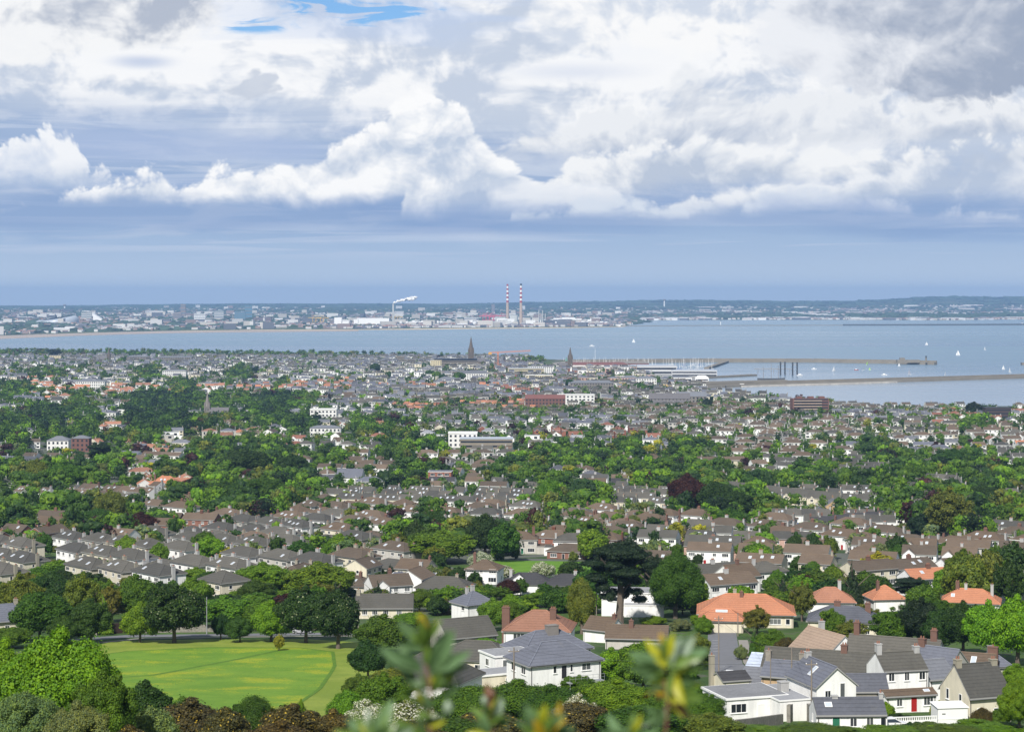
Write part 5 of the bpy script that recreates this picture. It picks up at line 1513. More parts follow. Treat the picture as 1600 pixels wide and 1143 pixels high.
def car_meshes():
    """five-door car, 4.2 m, nose towards +x"""
    def body():
        b = MB()
        st = [(-2.1, .45, .78, .70), (-2.0, .30, .95, .80), (-1.3, .25, 1.02, .86), (0.6, .25, .98, .87), (1.5, .28, .90, .84), (2.0, .32, .78, .74), (2.12, .42, .62, .62)]
        R_ = []
        for x, z0, z1, hw in st:
            R_.append([(x, -hw * .92, z0), (x, -hw, (z0 + z1) / 2), (x, -hw * .95, z1), (x, hw * .95, z1), (x, hw, (z0 + z1) / 2), (x, hw * .92, z0)])
        for a, c in zip(R_[:-1], R_[1:]):
            for i in range(6):
                j = (i + 1) % 6
                b.poly([a[j], a[i], c[i], c[j]])
        b.poly(R_[0]); b.poly(R_[-1][::-1])
        # roof
        b.box(-1.45, 0.35, -0.62, 0.62, 1.40, 1.46)
        for x0, x1, y in ((-1.95, -1.45, 1), (0.35, 1.15, 1)):
            for sg in (-1, 1):
                b.tube((x0 if x0 < 0 else x1, sg * .76, .98), (x1 if x0 < 0 else x0, sg * .60, 1.43), 0.035, seg=5)
        return b
    def glass():
        b = MB()
        lo = [(-1.9, -.76, .98), (1.12, -.76, .96), (1.12, .76, .96), (-1.9, .76, .98)]
        hi = [(-1.43, -.60, 1.40), (0.33, -.60, 1.40), (0.33, .60, 1.40), (-1.43, .60, 1.40)]
        for i in range(4):
            j = (i + 1) % 4
            b.poly([lo[i], lo[j], hi[j], hi[i]])
        return b
    def wheel():
        b = MB(); b.tube((0, -.09, 0), (0, .09, 0), .31, seg=16); return b
    def rim():
        b = MB(); b.tube((0, -.10, 0), (0, .10, 0), .19, seg=12); return b
    def lamp():
        b = MB(); b.box(-.04, .04, -.14, .14, -.07, .07); return b
    return dict(body=body, glass=glass, wheel=wheel, rim=rim, lamp=lamp)
CM = car_meshes()
M_CAR = (lambda m, N, out: (principled(N, out, tint(N, 'obj'), 0.25, 0.5), m)[1])(*new_mat('car_paint'))
M_TYRE = mat_plain('tyre', (0.02, 0.02, 0.02), 0.9)
M_LAMPG = mat_plain('lamp_glass', (0.7, 0.7, 0.68), 0.2)
M_TAIL = mat_plain('tail_lamp', (0.35, 0.02, 0.02), 0.3)
M_CGL = mat_plain('car_glass', (0.03, 0.04, 0.05), 0.1, 0.6, var=0)
CARC = {'silver': (0.42, 0.43, 0.45), 'white': (0.75, 0.75, 0.75), 'black': (0.02, 0.02, 0.025), 'blue': (0.04, 0.08, 0.22), 'red': (0.30, 0.03, 0.03), 'grey': (0.16, 0.17, 0.18)}
CARS = []
def car(pos, yaw, colour, label=None, parts=True):
    e = empty('parked_car', (pos[0], pos[1], pos[2] + 0.04), yaw, label, 'car', 'cars parked outside the houses')
    c = CARC[colour]
    link('body', cached('carbody', lambda: CM['body']().mesh('body', [M_CAR])), e, color=c)
    link('glass', cached('carglass', lambda: CM['glass']().mesh('glass', [M_CGL])), e)
    if parts:
        for x in (-1.32, 1.3):
            for y in (-.78, .78):
                w = link('wheel', cached('carwheel', lambda: CM['wheel']().mesh('wheel', [M_TYRE])), e, matrix=Matrix.Translation((x, y, .31)))
                link('rim', cached('carrim', lambda: CM['rim']().mesh('rim', [M_METAL])), w)
        for y in (-.55, .55):
            link('headlight', cached('carlamp', lambda: CM['lamp']().mesh('headlight', [M_LAMPG])), e, matrix=Matrix.Translation((2.07, y, .62)))
            link('tail_light', cached('cartail', lambda: CM['lamp']().mesh('tail_light', [M_TAIL])), e, matrix=Matrix.Translation((-2.07, y, .72)))
    CARS.append(dict(o=e, colour=colour, pos=tuple(pos), label=label))
    return e
car(G(472, 989), R(4), 'silver', 'silver blue car driving along the road behind the meadow')
car(G(1331, 1139.5), R(8), 'grey', 'dark grey car half hidden by the hedge before the low cottage')
car(G(1392, 1139), R(8), 'white', 'white car nosing out behind the hedge by the pierced wall')
car(G(857, 1094), R(20), 'black', 'black car tucked under the balcony of the big white house')
car(G(1140, 1060), R(80), 'white', 'white car parked at the foot of the short street')
car(G(880, 866), R(0), 'silver', 'silver car parked on the drive facing the green')
# balcony rail of the white house
def balcony():
    p = G(912, 1088); e = empty('balcony', (p.x, p.y, p.z), R(26), 'grey metal balcony with thin railings on the big white house', 'balcony')
    b = MB(); b.box(-3.0, 3.0, -1.2, 0, 2.4, 2.55); b.obj('deck', [M_METAL], e)
    b = MB(); b.tube((-3, -1.15, 3.55), (3, -1.15, 3.55), .03, seg=5); b.tube((-3, -1.15, 3.1), (3, -1.15, 3.1), .02, seg=5)
    for i in range(7): b.tube((-3 + i, -1.15, 2.55), (-3 + i, -1.15, 3.55), .025, seg=5)
    b.obj('railing', [M_METAL], e)
    for x in (-2.9, 2.9):
        b = MB(); b.tube((x, -1.1, -0.5), (x, -1.1, 2.4), .06, seg=6); b.obj('post', [M_METAL], e)
balcony()
def dish(px, py, Y, label):
    p = at(px, py, Y); e = empty('satellite_dish', p, R(20), label, 'satellite dish')
    b = MB(); b.lathe([(0.0, 0), (0.2, 0.03), (0.36, 0.10)], 14); o = b.obj('reflector', [M_DARK], e); o.rotation_euler = (R(70), 0, 0)
    b = MB(); b.tube((0, 0, 0), (0, 0.35, -0.25), .025, seg=5); b.obj('bracket', [M_METAL], e)
_p = G(1284, 1123)
dish(1282, 1090, _p.y + 1.2, 'round grey satellite dish on the wall of the arched-window house')

# ------------------------------------------------------------------ trees one can tell apart
def tr(px, py, wpx, hpx, shape, col, label, lod='m', lm=None, var=None, **kw):
    p = G(px, py); k = p.y / FPX
    return tree(p + Vector((0, 0, -0.3)), wpx * k, hpx * k + 0.3, shape, col, lod, label=label, lm=lm, var=var, **kw)
tr(62, 1002, 98, 80, 'broad', 'deep', 'wide dark green sycamore by the left end of the roadside', 'l')
tr(142, 1004, 62, 68, 'oval', 'deep', 'dense green tree left of the wooden gate', 'l')
tr(160, 990, 34, 62, 'cone', 'bright', 'bright green pointed tree behind the dense one by the gate')
tr(219, 1003, 58, 60, 'round', 'bright', 'bright yellow-green maple right of the wooden gate', 'l')
tr(272, 1004, 104, 96, 'broad', 'dark', 'largest dark horse chestnut at the top of the meadow', 'l', 'chestnut')
tr(345, 999, 28, 40, 'round', 'dark', 'small round lollipop tree on the verge before the stone wall', 'l')
tr(424, 1002, 62, 62, 'oval', 'bright', 'light-edged green tree right of the lollipop tree', 'l')
tr(478, 1004, 92, 88, 'broad', 'dark', 'dark flowering chestnut above the meadow corner', 'l', 'chestnut')
tr(528, 1013, 78, 96, 'broad', 'dark', 'tall dark chestnut at the right corner of the meadow', 'l', 'chestnut')
tr(436, 1016, 20, 26, 'loose', 'yellow', 'thin yellow-green sapling staked in the meadow')
tr(350, 984, 92, 54, 'broad', 'fresh', 'fresh green rounded tree behind the rubble wall', 'l')
tr(303, 962, 64, 60, 'broad', 'fresh', 'pale green tree behind the big chestnut', 'l')
tr(130, 985, 70, 92, 'loose', 'olive', 'half-bare pale birch behind the gate trees', 'l')
tr(175, 972, 56, 60, 'loose', 'olive', 'second half-bare birch with thin twigs', 'l')
tr(212, 970, 66, 70, 'round', 'mid', 'mid green tree behind the yellow-green maple', 'l')
tr(30, 975, 80, 78, 'loose', 'olive', 'grey-green ragged tree at the left picture edge behind the sycamore', 'l')
tr(82, 968, 60, 76, 'oval', 'dark', 'dark upright tree between ragged tree and birch', 'l')
tr(402, 950, 56, 44, 'round', 'deep', 'smooth dark green dome below the grey roofs', 'l')
tr(410, 928, 92, 50, 'broad', 'fresh', 'wide fresh green crown in front of the grey-roofed street', 'l')
tr(496, 938, 112, 60, 'broad', 'fresh', 'widest fresh green crown under the grey-roofed street', 'l')
tr(327, 930, 46, 38, 'round', 'deep', 'dark dome left of the fresh green crowns')
tr(447, 962, 52, 34, 'round', 'copper', 'purple-leaved tree behind the roadside chestnuts')
tr(545, 962, 30, 26, 'round', 'copper', 'small purple-leaved tree beside the long cream house')
tr(452, 985, 40, 46, 'broad', 'mid', 'green tree between purple tree and chestnut')
tr(395, 985, 44, 40, 'round', 'mid', 'round green tree behind the stone wall')
tr(969, 978, 110, 138, 'cedar', 'pine', 'tall flat-topped black pine with a bare leaning trunk', 'xl', var=1)
tr(1022, 955, 40, 92, 'cedar', 'pine', 'narrower black pine beside the tall flat-topped one', 'l', var=2)
tr(1056, 966, 78, 104, 'oval', 'deep', 'tall deep green tree right of the black pines', 'xl')
tr(909, 990, 44, 88, 'oval', 'olive', 'slim olive green poplar beside the orange-brown roof', 'l')
tr(1020, 880, 46, 36, 'round', 'grey', 'grey-green round tree behind the black pines')
tr(690, 880, 104, 52, 'broad', 'fresh', 'broad fresh green crown left of the white hawthorn', 'l')
tr(625, 872, 54, 40, 'loose', 'olive', 'pale loose tree left of the broad fresh crown', 'l')
tr(672, 848, 52, 50, 'round', 'deep', 'dark round tree behind the broad fresh crown', 'l')
tr(758, 870, 58, 66, 'oval', 'dark', 'dark upright tree beside the green', 'l')
tr(798, 868, 26, 24, 'round', 'dark', 'small dark round tree at the edge of the green')
tr(750, 890, 38, 28, 'round', 'grey', 'white-blossomed hawthorn left of the green', 'l', 'flower')
tr(786, 905, 36, 22, 'round', 'grey', 'low white-blossomed hawthorn below the green', 'm', 'flower')
tr(848, 906, 36, 28, 'round', 'grey', 'white-blossomed hawthorn at the lower edge of the green', 'l', 'flower')
tr(882, 906, 30, 16, 'bush', 'grey', 'small white-flowering bush right of the lower hawthorn', 'm', 'flower')
tr(858, 806, 44, 56, 'oval', 'fresh', 'single egg-shaped green tree standing among the white houses', 'l')
tr(1177, 880, 64, 36, 'broad', 'fresh', 'broad green tree right of the pink brick pair', 'l')
tr(1484, 846, 84, 86, 'loose', 'olive', 'big loose olive green tree above the brown roofs', 'l')
tr(1440, 842, 42, 38, 'round', 'pine', 'blackish tree at the foot of the loose olive tree')
tr(1074, 802, 60, 62, 'broad', 'copper', 'largest copper beech, above the grey gabled row', 'l')
tr(1118, 806, 60, 56, 'broad', 'dark', 'dark tree right of the largest copper beech', 'l')
tr(1150, 812, 60, 46, 'broad', 'dark', 'second dark tree right of the largest copper beech', 'l')
tr(1140, 830, 44, 36, 'round', 'deep', 'green dome below the dark trees')
tr(221, 838, 58, 38, 'broad', 'copper', 'wide copper beech at the left above the grey roofs', 'l')
tr(150, 838, 62, 46, 'broad', 'deep', 'dense green tree left of the wide copper beech', 'l')
tr(172, 828, 50, 62, 'oval', 'olive', 'pale olive tree behind the wide copper beech', 'l')
tr(75, 812, 26, 42, 'round', 'mid', 'tall green tree in front of the white gabled row')
tr(22, 822, 32, 28, 'round', 'bright', 'round bright tree at the left edge before the white row')
tr(155, 733, 48, 42, 'cedar', 'pine', 'black spreading cedar above the blue slate roof', 'l')
tr(300, 782, 44, 36, 'broad', 'copper', 'copper beech beside the orange-roofed houses', 'l')
tr(100, 768, 60, 48, 'broad', 'mid', 'broad green crown left of the cedar', 'l')
tr(58, 765, 42, 46, 'oval', 'olive', 'olive upright tree at the left of the broad crown', 'l')
tr(382, 752, 84, 52, 'broad', 'dark', 'huge dark crown in the middle left', 'l')
tr(455, 752, 52, 44, 'broad', 'dark', 'dark crown right of the huge one', 'l')
tr(412, 790, 62, 48, 'broad', 'deep', 'deep green dome over the brown-roofed street', 'l')
tr(350, 795, 80, 44, 'broad', 'deep', 'long deep green crown over the lawn', 'l')
tr(1283, 726 + 4, 26, 26, 'round', 'copper', 'dark purple domed tree far beyond the slate roofs') if False else None
tr(1384, 728, 32, 28, 'round', 'copper', 'dark purple domed tree far beyond the grey terrace')
tr(1425, 758, 40, 32, 'oval', 'mid', 'round green tree beside the curved grey terrace')
tr(1535, 800, 50, 46, 'broad', 'dark', 'dark domed tree above the right-hand roofs', 'l')
tr(1490, 735, 70, 34, 'broad', 'deep', 'wide green crowns at the playing field edge', 'l')
tr(1230, 935, 20, 26, 'round', 'fresh', 'small green tree in front of the timber extension')
tr(1253, 970, 44, 62, 'loose', 'olive', 'olive upright tree between orange bungalow and streaked slate house', 'l')
tr(1183, 990, 48, 44, 'loose', 'olive', 'grey-green feathery tree before the orange bungalow', 'l')
tr(1178, 1026, 16, 50, 'cone', 'deep', 'narrow dark cypress beside the short street', 'l')
tr(1300, 1002, 50, 54, 'loose', 'mid', 'green tree in front of the streaked slate house', 'l')
tr(1330, 1008, 60, 40, 'loose', 'olive', 'olive tree right of the streaked slate house front', 'l')
tr(1158, 1030, 22, 24, 'bush', 'grey', 'pale grey-green bush on the street bank', 'l')
for (x, y, w, h, c, l) in [(1205, 1026, 56, 44, 'mid', 'green shrub bank right of the cypress'), (1232, 1036, 46, 44, 'brown', 'russet shrub above the metal roof'), (1264, 1040, 48, 48, 'olive', 'yellowish shrub above the long dark roof'),
                           (1292, 1030, 54, 48, 'deep', 'dark green shrub above the long dark roof'), (1186, 1052, 44, 26, 'bright', 'bright clipped bush at the street bend'), (1238, 1056, 60, 26, 'copper', 'dark red low bush behind the metal roof'),
                           (1092, 1030, 34, 44, 'olive', 'olive bush left of the street'), (1100, 990, 30, 30, 'fresh', 'fresh green bush at the street top'), (1130, 968, 30, 22, 'dark', 'clipped dark dome before the orange bungalow'),
                           (1100, 975, 44, 18, 'bright', 'bright hedge beside the orange bungalow'), (1062, 985, 36, 20, 'grey', 'grey-green bush below the pines'), (1020, 975, 40, 14, 'bright', 'bright hedge below the pines'),
                           (1085, 962, 16, 36, 'olive', 'small palm-like tree by the hedge')]:
    tr(x, y, w, h, 'bush', c, l, 'l')
for (x, y, w, h, s_, c, l) in [(20, 1012, 60, 34, 'broad', 'mid', 'low green tree at the left edge beside the meadow road'), (100, 1006, 50, 44, 'round', 'deep', 'deep green tree between sycamore and gate'), (60, 945, 70, 44, 'broad', 'deep', 'dark crown behind the left sycamore'),
        (150, 938, 60, 34, 'loose', 'fresh', 'fresh crown below the first grey roofs'), (235, 945, 60, 34, 'broad', 'mid', 'green crown below the second grey roofs'), (375, 1003, 40, 40, 'round', 'deep', 'deep green tree right of the lollipop tree')]:
    tr(x, y, w, h, s_, c, l, 'l')
# dark wood at the right with bright sycamores in front
for i, (x, y, w, h, s, c, l) in enumerate([(1395, 1010, 70, 60, 'loose', 'mid', 'leftmost green tree of the wood behind the hamlet'), (1440, 1012, 70, 78, 'broad', 'pine', 'blackish tree in the middle of the wood'), (1470, 1020, 60, 70, 'broad', 'dark', 'dark tree above the satellite-dish house'),
        (1505, 1022, 70, 84, 'broad', 'dark', 'tall dark tree in the wood above the outhouse'), (1545, 1030, 74, 92, 'broad', 'bright', 'tall bright green sycamore over the dark wood'), (1590, 1040, 80, 110, 'broad', 'bright', 'tallest bright sycamore at the right edge'),
        (1415, 985, 60, 50, 'cone', 'dark', 'dark pointed tree at the back of the wood'), (1455, 978, 60, 46, 'broad', 'deep', 'deep green crown at the back of the wood'), (1350, 985, 54, 40, 'loose', 'olive', 'olive tree where the wood meets the slate house'),
        (1618, 1010, 70, 90, 'broad', 'mid', 'green crown cut by the right edge'), (1530, 985, 60, 40, 'broad', 'fresh', 'fresh green crown below the orange bungalow with three chimneys'), (1490, 1000, 50, 50, 'broad', 'pine', 'black gap-filling tree in the wood'),
        (1418, 935, 56, 34, 'cedar', 'pine', 'spreading dark pine above the wood'), (1590, 1075, 50, 40, 'bush', 'bright', 'bright bush right of the outhouse'), (1480, 975, 60, 36, 'broad', 'mid', 'green crown left of the three-chimney bungalow')]):
    tr(x, y, w, h, s, c, l, 'l')
tr(1592, 1146, 60, 88, 'broad', 'bright', 'bright green tree covering the right corner', 'xl')
tr(1498, 945, 26, 52, 'loose', 'mid', 'slender green tree before the long white house', 'l')
# garden greenery around the white house and hamlet
for (x, y, w, h, s, c, lm, l) in [(600, 1022, 90, 62, 'broad', 'mid', None, 'big mixed green tree right of the meadow corner'), (640, 985, 60, 30, 'broad', 'fresh', None, 'fresh green tree behind the long cream house'), (700, 950, 62, 36, 'loose', 'fresh', None, 'light green garden tree above the dark bungalow roof'),
        (655, 955, 44, 34, 'round', 'mid', None, 'green tree right of the long cream house'), (575, 1060, 60, 60, 'broad', 'dark', None, 'dark tree on the meadow edge'), (612, 1100, 76, 60, 'broad', 'olive', None, 'olive tree below the meadow edge'),
        (560, 1090, 50, 40, 'bush', 'mid', None, 'green bush at the meadow edge'), (770, 985, 46, 50, 'oval', 'fresh', None, 'bright green tree right of the pyramid-roofed house'), (795, 975, 40, 34, 'round', 'mid', None, 'garden tree left of the brick chimney'),
        (793, 935, 36, 30, 'round', 'copper', None, 'dark purple tree behind the pyramid-roofed house'), (880, 948, 40, 28, 'broad', 'deep', None, 'dark shrub bank behind the orange-brown roof'), (840, 948, 50, 26, 'loose', 'fresh', None, 'fresh shrubs behind the orange-brown roof'),
        (705, 1012, 50, 40, 'bush', 'dark', None, 'dark shrub between the two bungalow roofs'), (760, 1018, 46, 24, 'bush', 'bright', None, 'bright shrub left of the orange-brown house'), (725, 1012, 34, 16, 'bush', 'yellow', None, 'yellow-green shrub by the bungalow gable'),
        (697, 960, 14, 30, 'cone', 'brown', None, 'small dead brown conifer'), (955, 1075, 96, 62, 'loose', 'bright', None, 'bright green tree over the white house corner'), (1005, 1080, 90, 80, 'broad', 'fresh', None, 'fresh green tree right of the white house'),
        (905, 1088, 60, 34, 'broad', 'mid', None, 'green tree under the balcony'), (1060, 1075, 66, 50, 'broad', 'mid', None, 'green tree left of the bungalow garden'), (1025, 1050, 60, 36, 'loose', 'olive', None, 'olive shrubs beyond the fresh green tree'),
        (1080, 1110, 60, 50, 'bush', 'mid', None, 'green bush beside the flat-roofed bungalow'), (1090, 1046, 40, 40, 'bush', 'deep', None, 'dark bush left of the street bend')]:
    tr(x, y, w, h, s, c, l, 'l', lm)
for (x, y, w, h, c, l) in [(1384, 1122, 28, 27, 'bright', 'leafy shrub left of the red door'), (1405, 1132, 50, 19, 'dark', 'clipped dark hedge above the pierced wall'), (1468, 1123, 30, 32, 'yellow', 'yellowish shrub right of the red door'),
                           (1432, 1140, 40, 14, 'dark', 'round dark bush below the pierced wall'), (1455, 1146, 60, 14, 'bright', 'bright bush at the bottom below the white shed'), (1530, 1142, 90, 18, 'fresh', 'low bushes in front of the cream cottage'),
                           (1534, 1138, 36, 36, 'brown', 'russet ivy mass on the cream cottage front'), (1562, 1138, 34, 34, 'mid', 'green ivy mass on the cream cottage front'), (1372, 1124, 11, 11, 'deep', 'small clipped round bush'),
                           (1158, 1124, 14, 10, 'copper', 'dark potted shrub before the flat-roofed bungalow'), (1180, 1126, 9, 6, 'mid', 'small green pot plant by the white door'), (1108, 1122, 34, 36, 'mid', 'bushes left of the flat-roofed bungalow')]:
    tr(x, y, w, h, 'bush', c, l, 'l')

# ------------------------------------------------------------------ hillside scrub along the bottom edge
def nr(px, top, wpx, Y, shape, col, label, lod='xl', lm=None, hgt=None, var=None, bottom=None):
    """a plant standing at distance Y whose top is seen at row `top`"""
    X = (px - 800) / FPX * Y; zb = gz(X, Y); zt = CAM_H - (top - HZ) * Y / FPX
    return tree((X, Y, zb - 0.3), wpx * Y / FPX, zt - zb + 0.3, shape, col, lod, label=label, lm=lm, var=var)
nr(95, 985, 200, 168, 'broad', 'bright', 'huge bright green sycamore filling the lower left corner', var=0)
nr(8, 1000, 110, 176, 'broad', 'bright', 'bright sycamore cut by the left edge', var=1)
nr(160, 1046, 110, 160, 'broad', 'mid', 'mid green sycamore in front of the huge bright one', var=2)
nr(40, 1075, 120, 148, 'broad', 'grey', 'grey-green crown low in the left corner', var=3)
nr(120, 1096, 110, 142, 'broad', 'grey', 'second grey-green crown low in the left corner', var=1)
nr(228, 1064, 90, 200, 'broad', 'dark', 'dark shrub right of the sycamores', 'l')
nr(236, 1098, 82, 165, 'bush', 'grey', 'pale silvery green bush at the bottom left', 'l')
nr(285, 1084, 80, 190, 'bush', 'mid', 'green bush behind the brown gorse', 'l')
nr(300, 1088, 120, 182, 'bush', 'brown', 'brown gorse clump left of the dark green bush', 'l', 'gorse')
nr(350, 1102, 90, 175, 'bush', 'brown', 'lower brown gorse clump', 'l', 'gorse')
nr(398, 1080, 76, 196, 'bush', 'deep', 'rounded dark green bush at the bottom of the meadow', 'xl')
nr(460, 1096, 110, 190, 'bush', 'brown', 'brown gorse right of the rounded dark bush', 'l', 'gorse')
nr(520, 1106, 90, 190, 'bush', 'brown', 'gorse clump near the blurred leaves', 'l', 'gorse')
nr(470, 1090, 18, 240, 'bush', 'bright', 'single small bush in the mown grass', 'l')
nr(540, 1072, 60, 235, 'bush', 'fresh', 'fresh bush at the lower right of the meadow', 'l')
nr(600, 1050, 90, 245, 'broad', 'mid', 'green bush before the ribbed roof', 'l')
nr(640, 1090, 100, 215, 'bush', 'olive', 'white-dotted hawthorn behind the blurred leaves', 'l', 'flower')
nr(575, 1092, 80, 222, 'bush', 'grey', 'flowering shrub below the meadow corner', 'l', 'flower')
nr(735, 1066, 150, 238, 'bush', 'mid', 'wide green shrub mass below the conservatory', 'xl')
nr(810, 1058, 150, 240, 'bush', 'mid', 'wide green shrub mass below the white house', 'xl')
nr(860, 1068, 120, 236, 'bush', 'deep', 'deep green shrub mass right of the bare pole', 'xl')
nr(770, 1108, 130, 210, 'bush', 'brown', 'brownish scrub at the bottom centre', 'l', 'gorse')
nr(900, 1092, 110, 220, 'bush', 'brown', 'gorse and bramble clump at the bottom centre right', 'l', 'gorse')
nr(905, 1080, 60, 225, 'bush', 'grey', 'white-flowering hawthorn below the balcony', 'l', 'flower')
nr(965, 1060, 130, 240, 'broad', 'fresh', 'fresh green thicket right of the hawthorn', 'xl')
nr(1035, 1070, 110, 238, 'broad', 'mid', 'green thicket behind the right-hand blurred leaves', 'xl')
nr(1090, 1082, 100, 232, 'broad', 'mid', 'thicket left of the flat-roofed bungalow', 'xl')
nr(1000, 1100, 130, 215, 'bush', 'deep', 'dark bank of scrub at the bottom right of centre', 'l')
nr(1110, 1112, 100, 225, 'bush', 'olive', 'olive scrub below the flat-roofed bungalow', 'l')
nr(1190, 1137, 110, 228, 'bush', 'fresh', 'low scrub under the grey garden wall', 'l')
nr(1280, 1134, 130, 226, 'bush', 'mid', 'hedge along the lane below the low cottage', 'l')
nr(1380, 1137, 120, 226, 'bush', 'fresh', 'hedge below the white car', 'l')
nr(1480, 1134, 120, 228, 'bush', 'mid', 'hedge below the white shed', 'l')
nr(1560, 1130, 110, 230, 'bush', 'fresh', 'hedge below the cream cottage', 'l')
nr(700, 1118, 130, 200, 'bush', 'deep', 'dark scrub behind the central blurred leaves', 'l')
nr(640, 1124, 110, 195, 'bush', 'brown', 'brown scrub at the bottom left of centre', 'l', 'gorse')
nr(440, 1124, 110, 170, 'bush', 'brown', 'low gorse at the bottom edge', 'l', 'gorse')
nr(200, 1130, 90, 150, 'bush', 'brown', 'orange-brown gorse at the bottom edge', 'l', 'gorse')

# ------------------------------------------------------------------ out-of-focus shrub right in front of the lens
def mat_near_leaf():
    m, N, out = new_mat('waxy_leaf')
    oi = N.node('ShaderNodeObjectInfo')
    P = obj_pos(N)
    n = N.noise(P, 40, 3, 0.5, dim='3D')
    c = scale_col(N, E(N, oi.outputs['Color']), n * 0.6 + 0.7)
    b = N.node('ShaderNodeBsdfPrincipled'); N.put(b.inputs['Base Color'], c); b.inputs['Roughness'].default_value = 0.3
    t_ = N.node('ShaderNodeBsdfTranslucent'); N.put(t_.inputs[0], c)
    mx = N.node('ShaderNodeMixShader'); mx.inputs[0].default_value = 0.3
    N.t.links.new(b.outputs[0], mx.inputs[1]); N.t.links.new(t_.outputs[0], mx.inputs[2]); N.t.links.new(mx.outputs[0], out.inputs[0])
    return m
M_NLEAF = mat_near_leaf()
M_TWIG = mat_plain('twig', (0.16, 0.085, 0.055), 0.8, var=0.3, scale=60)
def leaf_mesh():
    b = MB(); n = 8
    rows = []
    for i in range(n + 1):
        t = i / n; w = 0.155 * math.sin(math.pi * min(1, t ** 0.75)) ** 0.8 * (1 if t < 1 else 0)
        z = 0.12 * math.sin(t * 2.2)
        rows.append([(t, -w, z + w * 0.35), (t, 0, z), (t, w, z + w * 0.35)])
    for a, c in zip(rows[:-1], rows[1:]):
        b.poly([a[0], c[0], c[1], a[1]]); b.poly([a[1], c[1], c[2], a[2]])
    return b.mesh('leaf', [M_NLEAF], smooth=True)
LM = leaf_mesh()
LC = {'g': (0.085, 0.15, 0.055), 'b': (0.15, 0.25, 0.11), 'y': (0.42, 0.42, 0.03), 'o': (0.55, 0.36, 0.03), 'l': (0.15, 0.24, 0.05), 'w': (0.30, 0.38, 0.27), 'r': (0.20, 0.10, 0.06)}
def sprig(base, tip, leaves, label, Y, buds=()):
    B = at(base[0], base[1], Y); T = at(tip[0], tip[1], Y)
    e = empty('shrub_sprig', B, 0, label, 'shrub sprig', 'blurred sprigs in front of the view')
    b = MB(); pr = Vector((0, 0, 0)); d = T - B
    for i in range(1, 7):
        q = d * (i / 6) + Vector((0.0015 * math.sin(i * 2.1), 0.002 * math.cos(i), 0))
        b.tube(pr, q, 0.0022 - 0.0002 * i, 0.0020 - 0.0002 * i, 7, cap=True); pr = q
    b.tube((0.01, 0, gz(0, Y) - B.z), (0, 0, 0), 0.0045, 0.0022, 7)
    b.obj('stem', [M_TWIG], e)
    for (x0, y0, x1, y1, c, tw) in leaves:
        a = at(x0, y0, Y) - B; z = at(x1, y1, Y) - B
        z.y += 0.012 * math.sin(tw * 3 + x0)
        v = z - a; L = v.length
        X = v.normalized(); Zr = Vector((0, -1, 0.25)); Zr = Matrix.Rotation(R(tw), 3, X) @ Zr
        Yv = Zr.cross(X).normalized(); Zv = X.cross(Yv)
        M = Matrix((X, Yv, Zv)).transposed().to_4x4(); M.translation = a
        o = link('leaf', LM, e, matrix=M @ Matrix.Diagonal((L, L * (1.05), L, 1)), color=LC[c])
    q = random.Random(int(base[0]))
    for (x0, y0, x1, y1, c, tw) in list(leaves):      # smaller leaves crowding the same nodes
        for k in range(3):
            f = q.uniform(.55, .95); an = q.uniform(-.9, .9); dx, dy = (x1 - x0) * f, (y1 - y0) * f
            a = at(x0 + q.uniform(-6, 6), y0 + q.uniform(-10, 14), Y) - B
            z = at(x0 + dx * math.cos(an) - dy * math.sin(an), y0 + dx * math.sin(an) + dy * math.cos(an), Y) - B
            z.y += q.uniform(-.015, .015); v = z - a; L = v.length; X = v.normalized()
            Zr = Matrix.Rotation(q.uniform(-1.3, 1.3), 3, X) @ Vector((0, -1, 0.25)); Yv = Zr.cross(X).normalized(); Zv = X.cross(Yv)
            M = Matrix((X, Yv, Zv)).transposed().to_4x4(); M.translation = a
            link('leaf', LM, e, matrix=M @ Matrix.Diagonal((L, L, L, 1)), color=LC[q.choice(['g', 'l', 'y', 'l', 'b', c])])
    for (x, y, r, c) in buds:
        bb = MB(); bb.lathe([(0.0, -1), (0.6, -.7), (0.9, -.1), (0.7, .6), (0, 1)], 8)
        p = at(x, y, Y) - B
        link('bud', bb.mesh('bud', [M_NLEAF], smooth=True), e, matrix=Matrix.Translation(p) @ Matrix.Diagonal((r, r, r * 1.3, 1)), color=LC[c])
sprig((680, 1240), (664, 990), [(664, 1000, 660, 950, 'o', 0), (668, 1000, 648, 960, 'y', 40), (662, 1010, 620, 975, 'g', 10), (660, 1045, 592, 1004, 'b', -15), (662, 1000, 690, 962, 'l', 20), (672, 1048, 712, 974, 'b', 12), (670, 1040, 704, 985, 'g', -20),
      (664, 1080, 620, 1052, 'g', 20), (676, 1078, 704, 1046, 'y', 60), (690, 1080, 708, 1040, 'l', 70), (672, 1100, 650, 1070, 'y', -30), (660, 1125, 700, 1100, 'w', 60), (655, 1118, 690, 1120, 'b', 30), (664, 1150, 600, 1130, 'b', -10)],
      'blurred sprig with yellow tip leaves left of centre', 1.45, [(700, 1105, 0.0045, 'w'), (664, 1096, 0.003, 'r')])
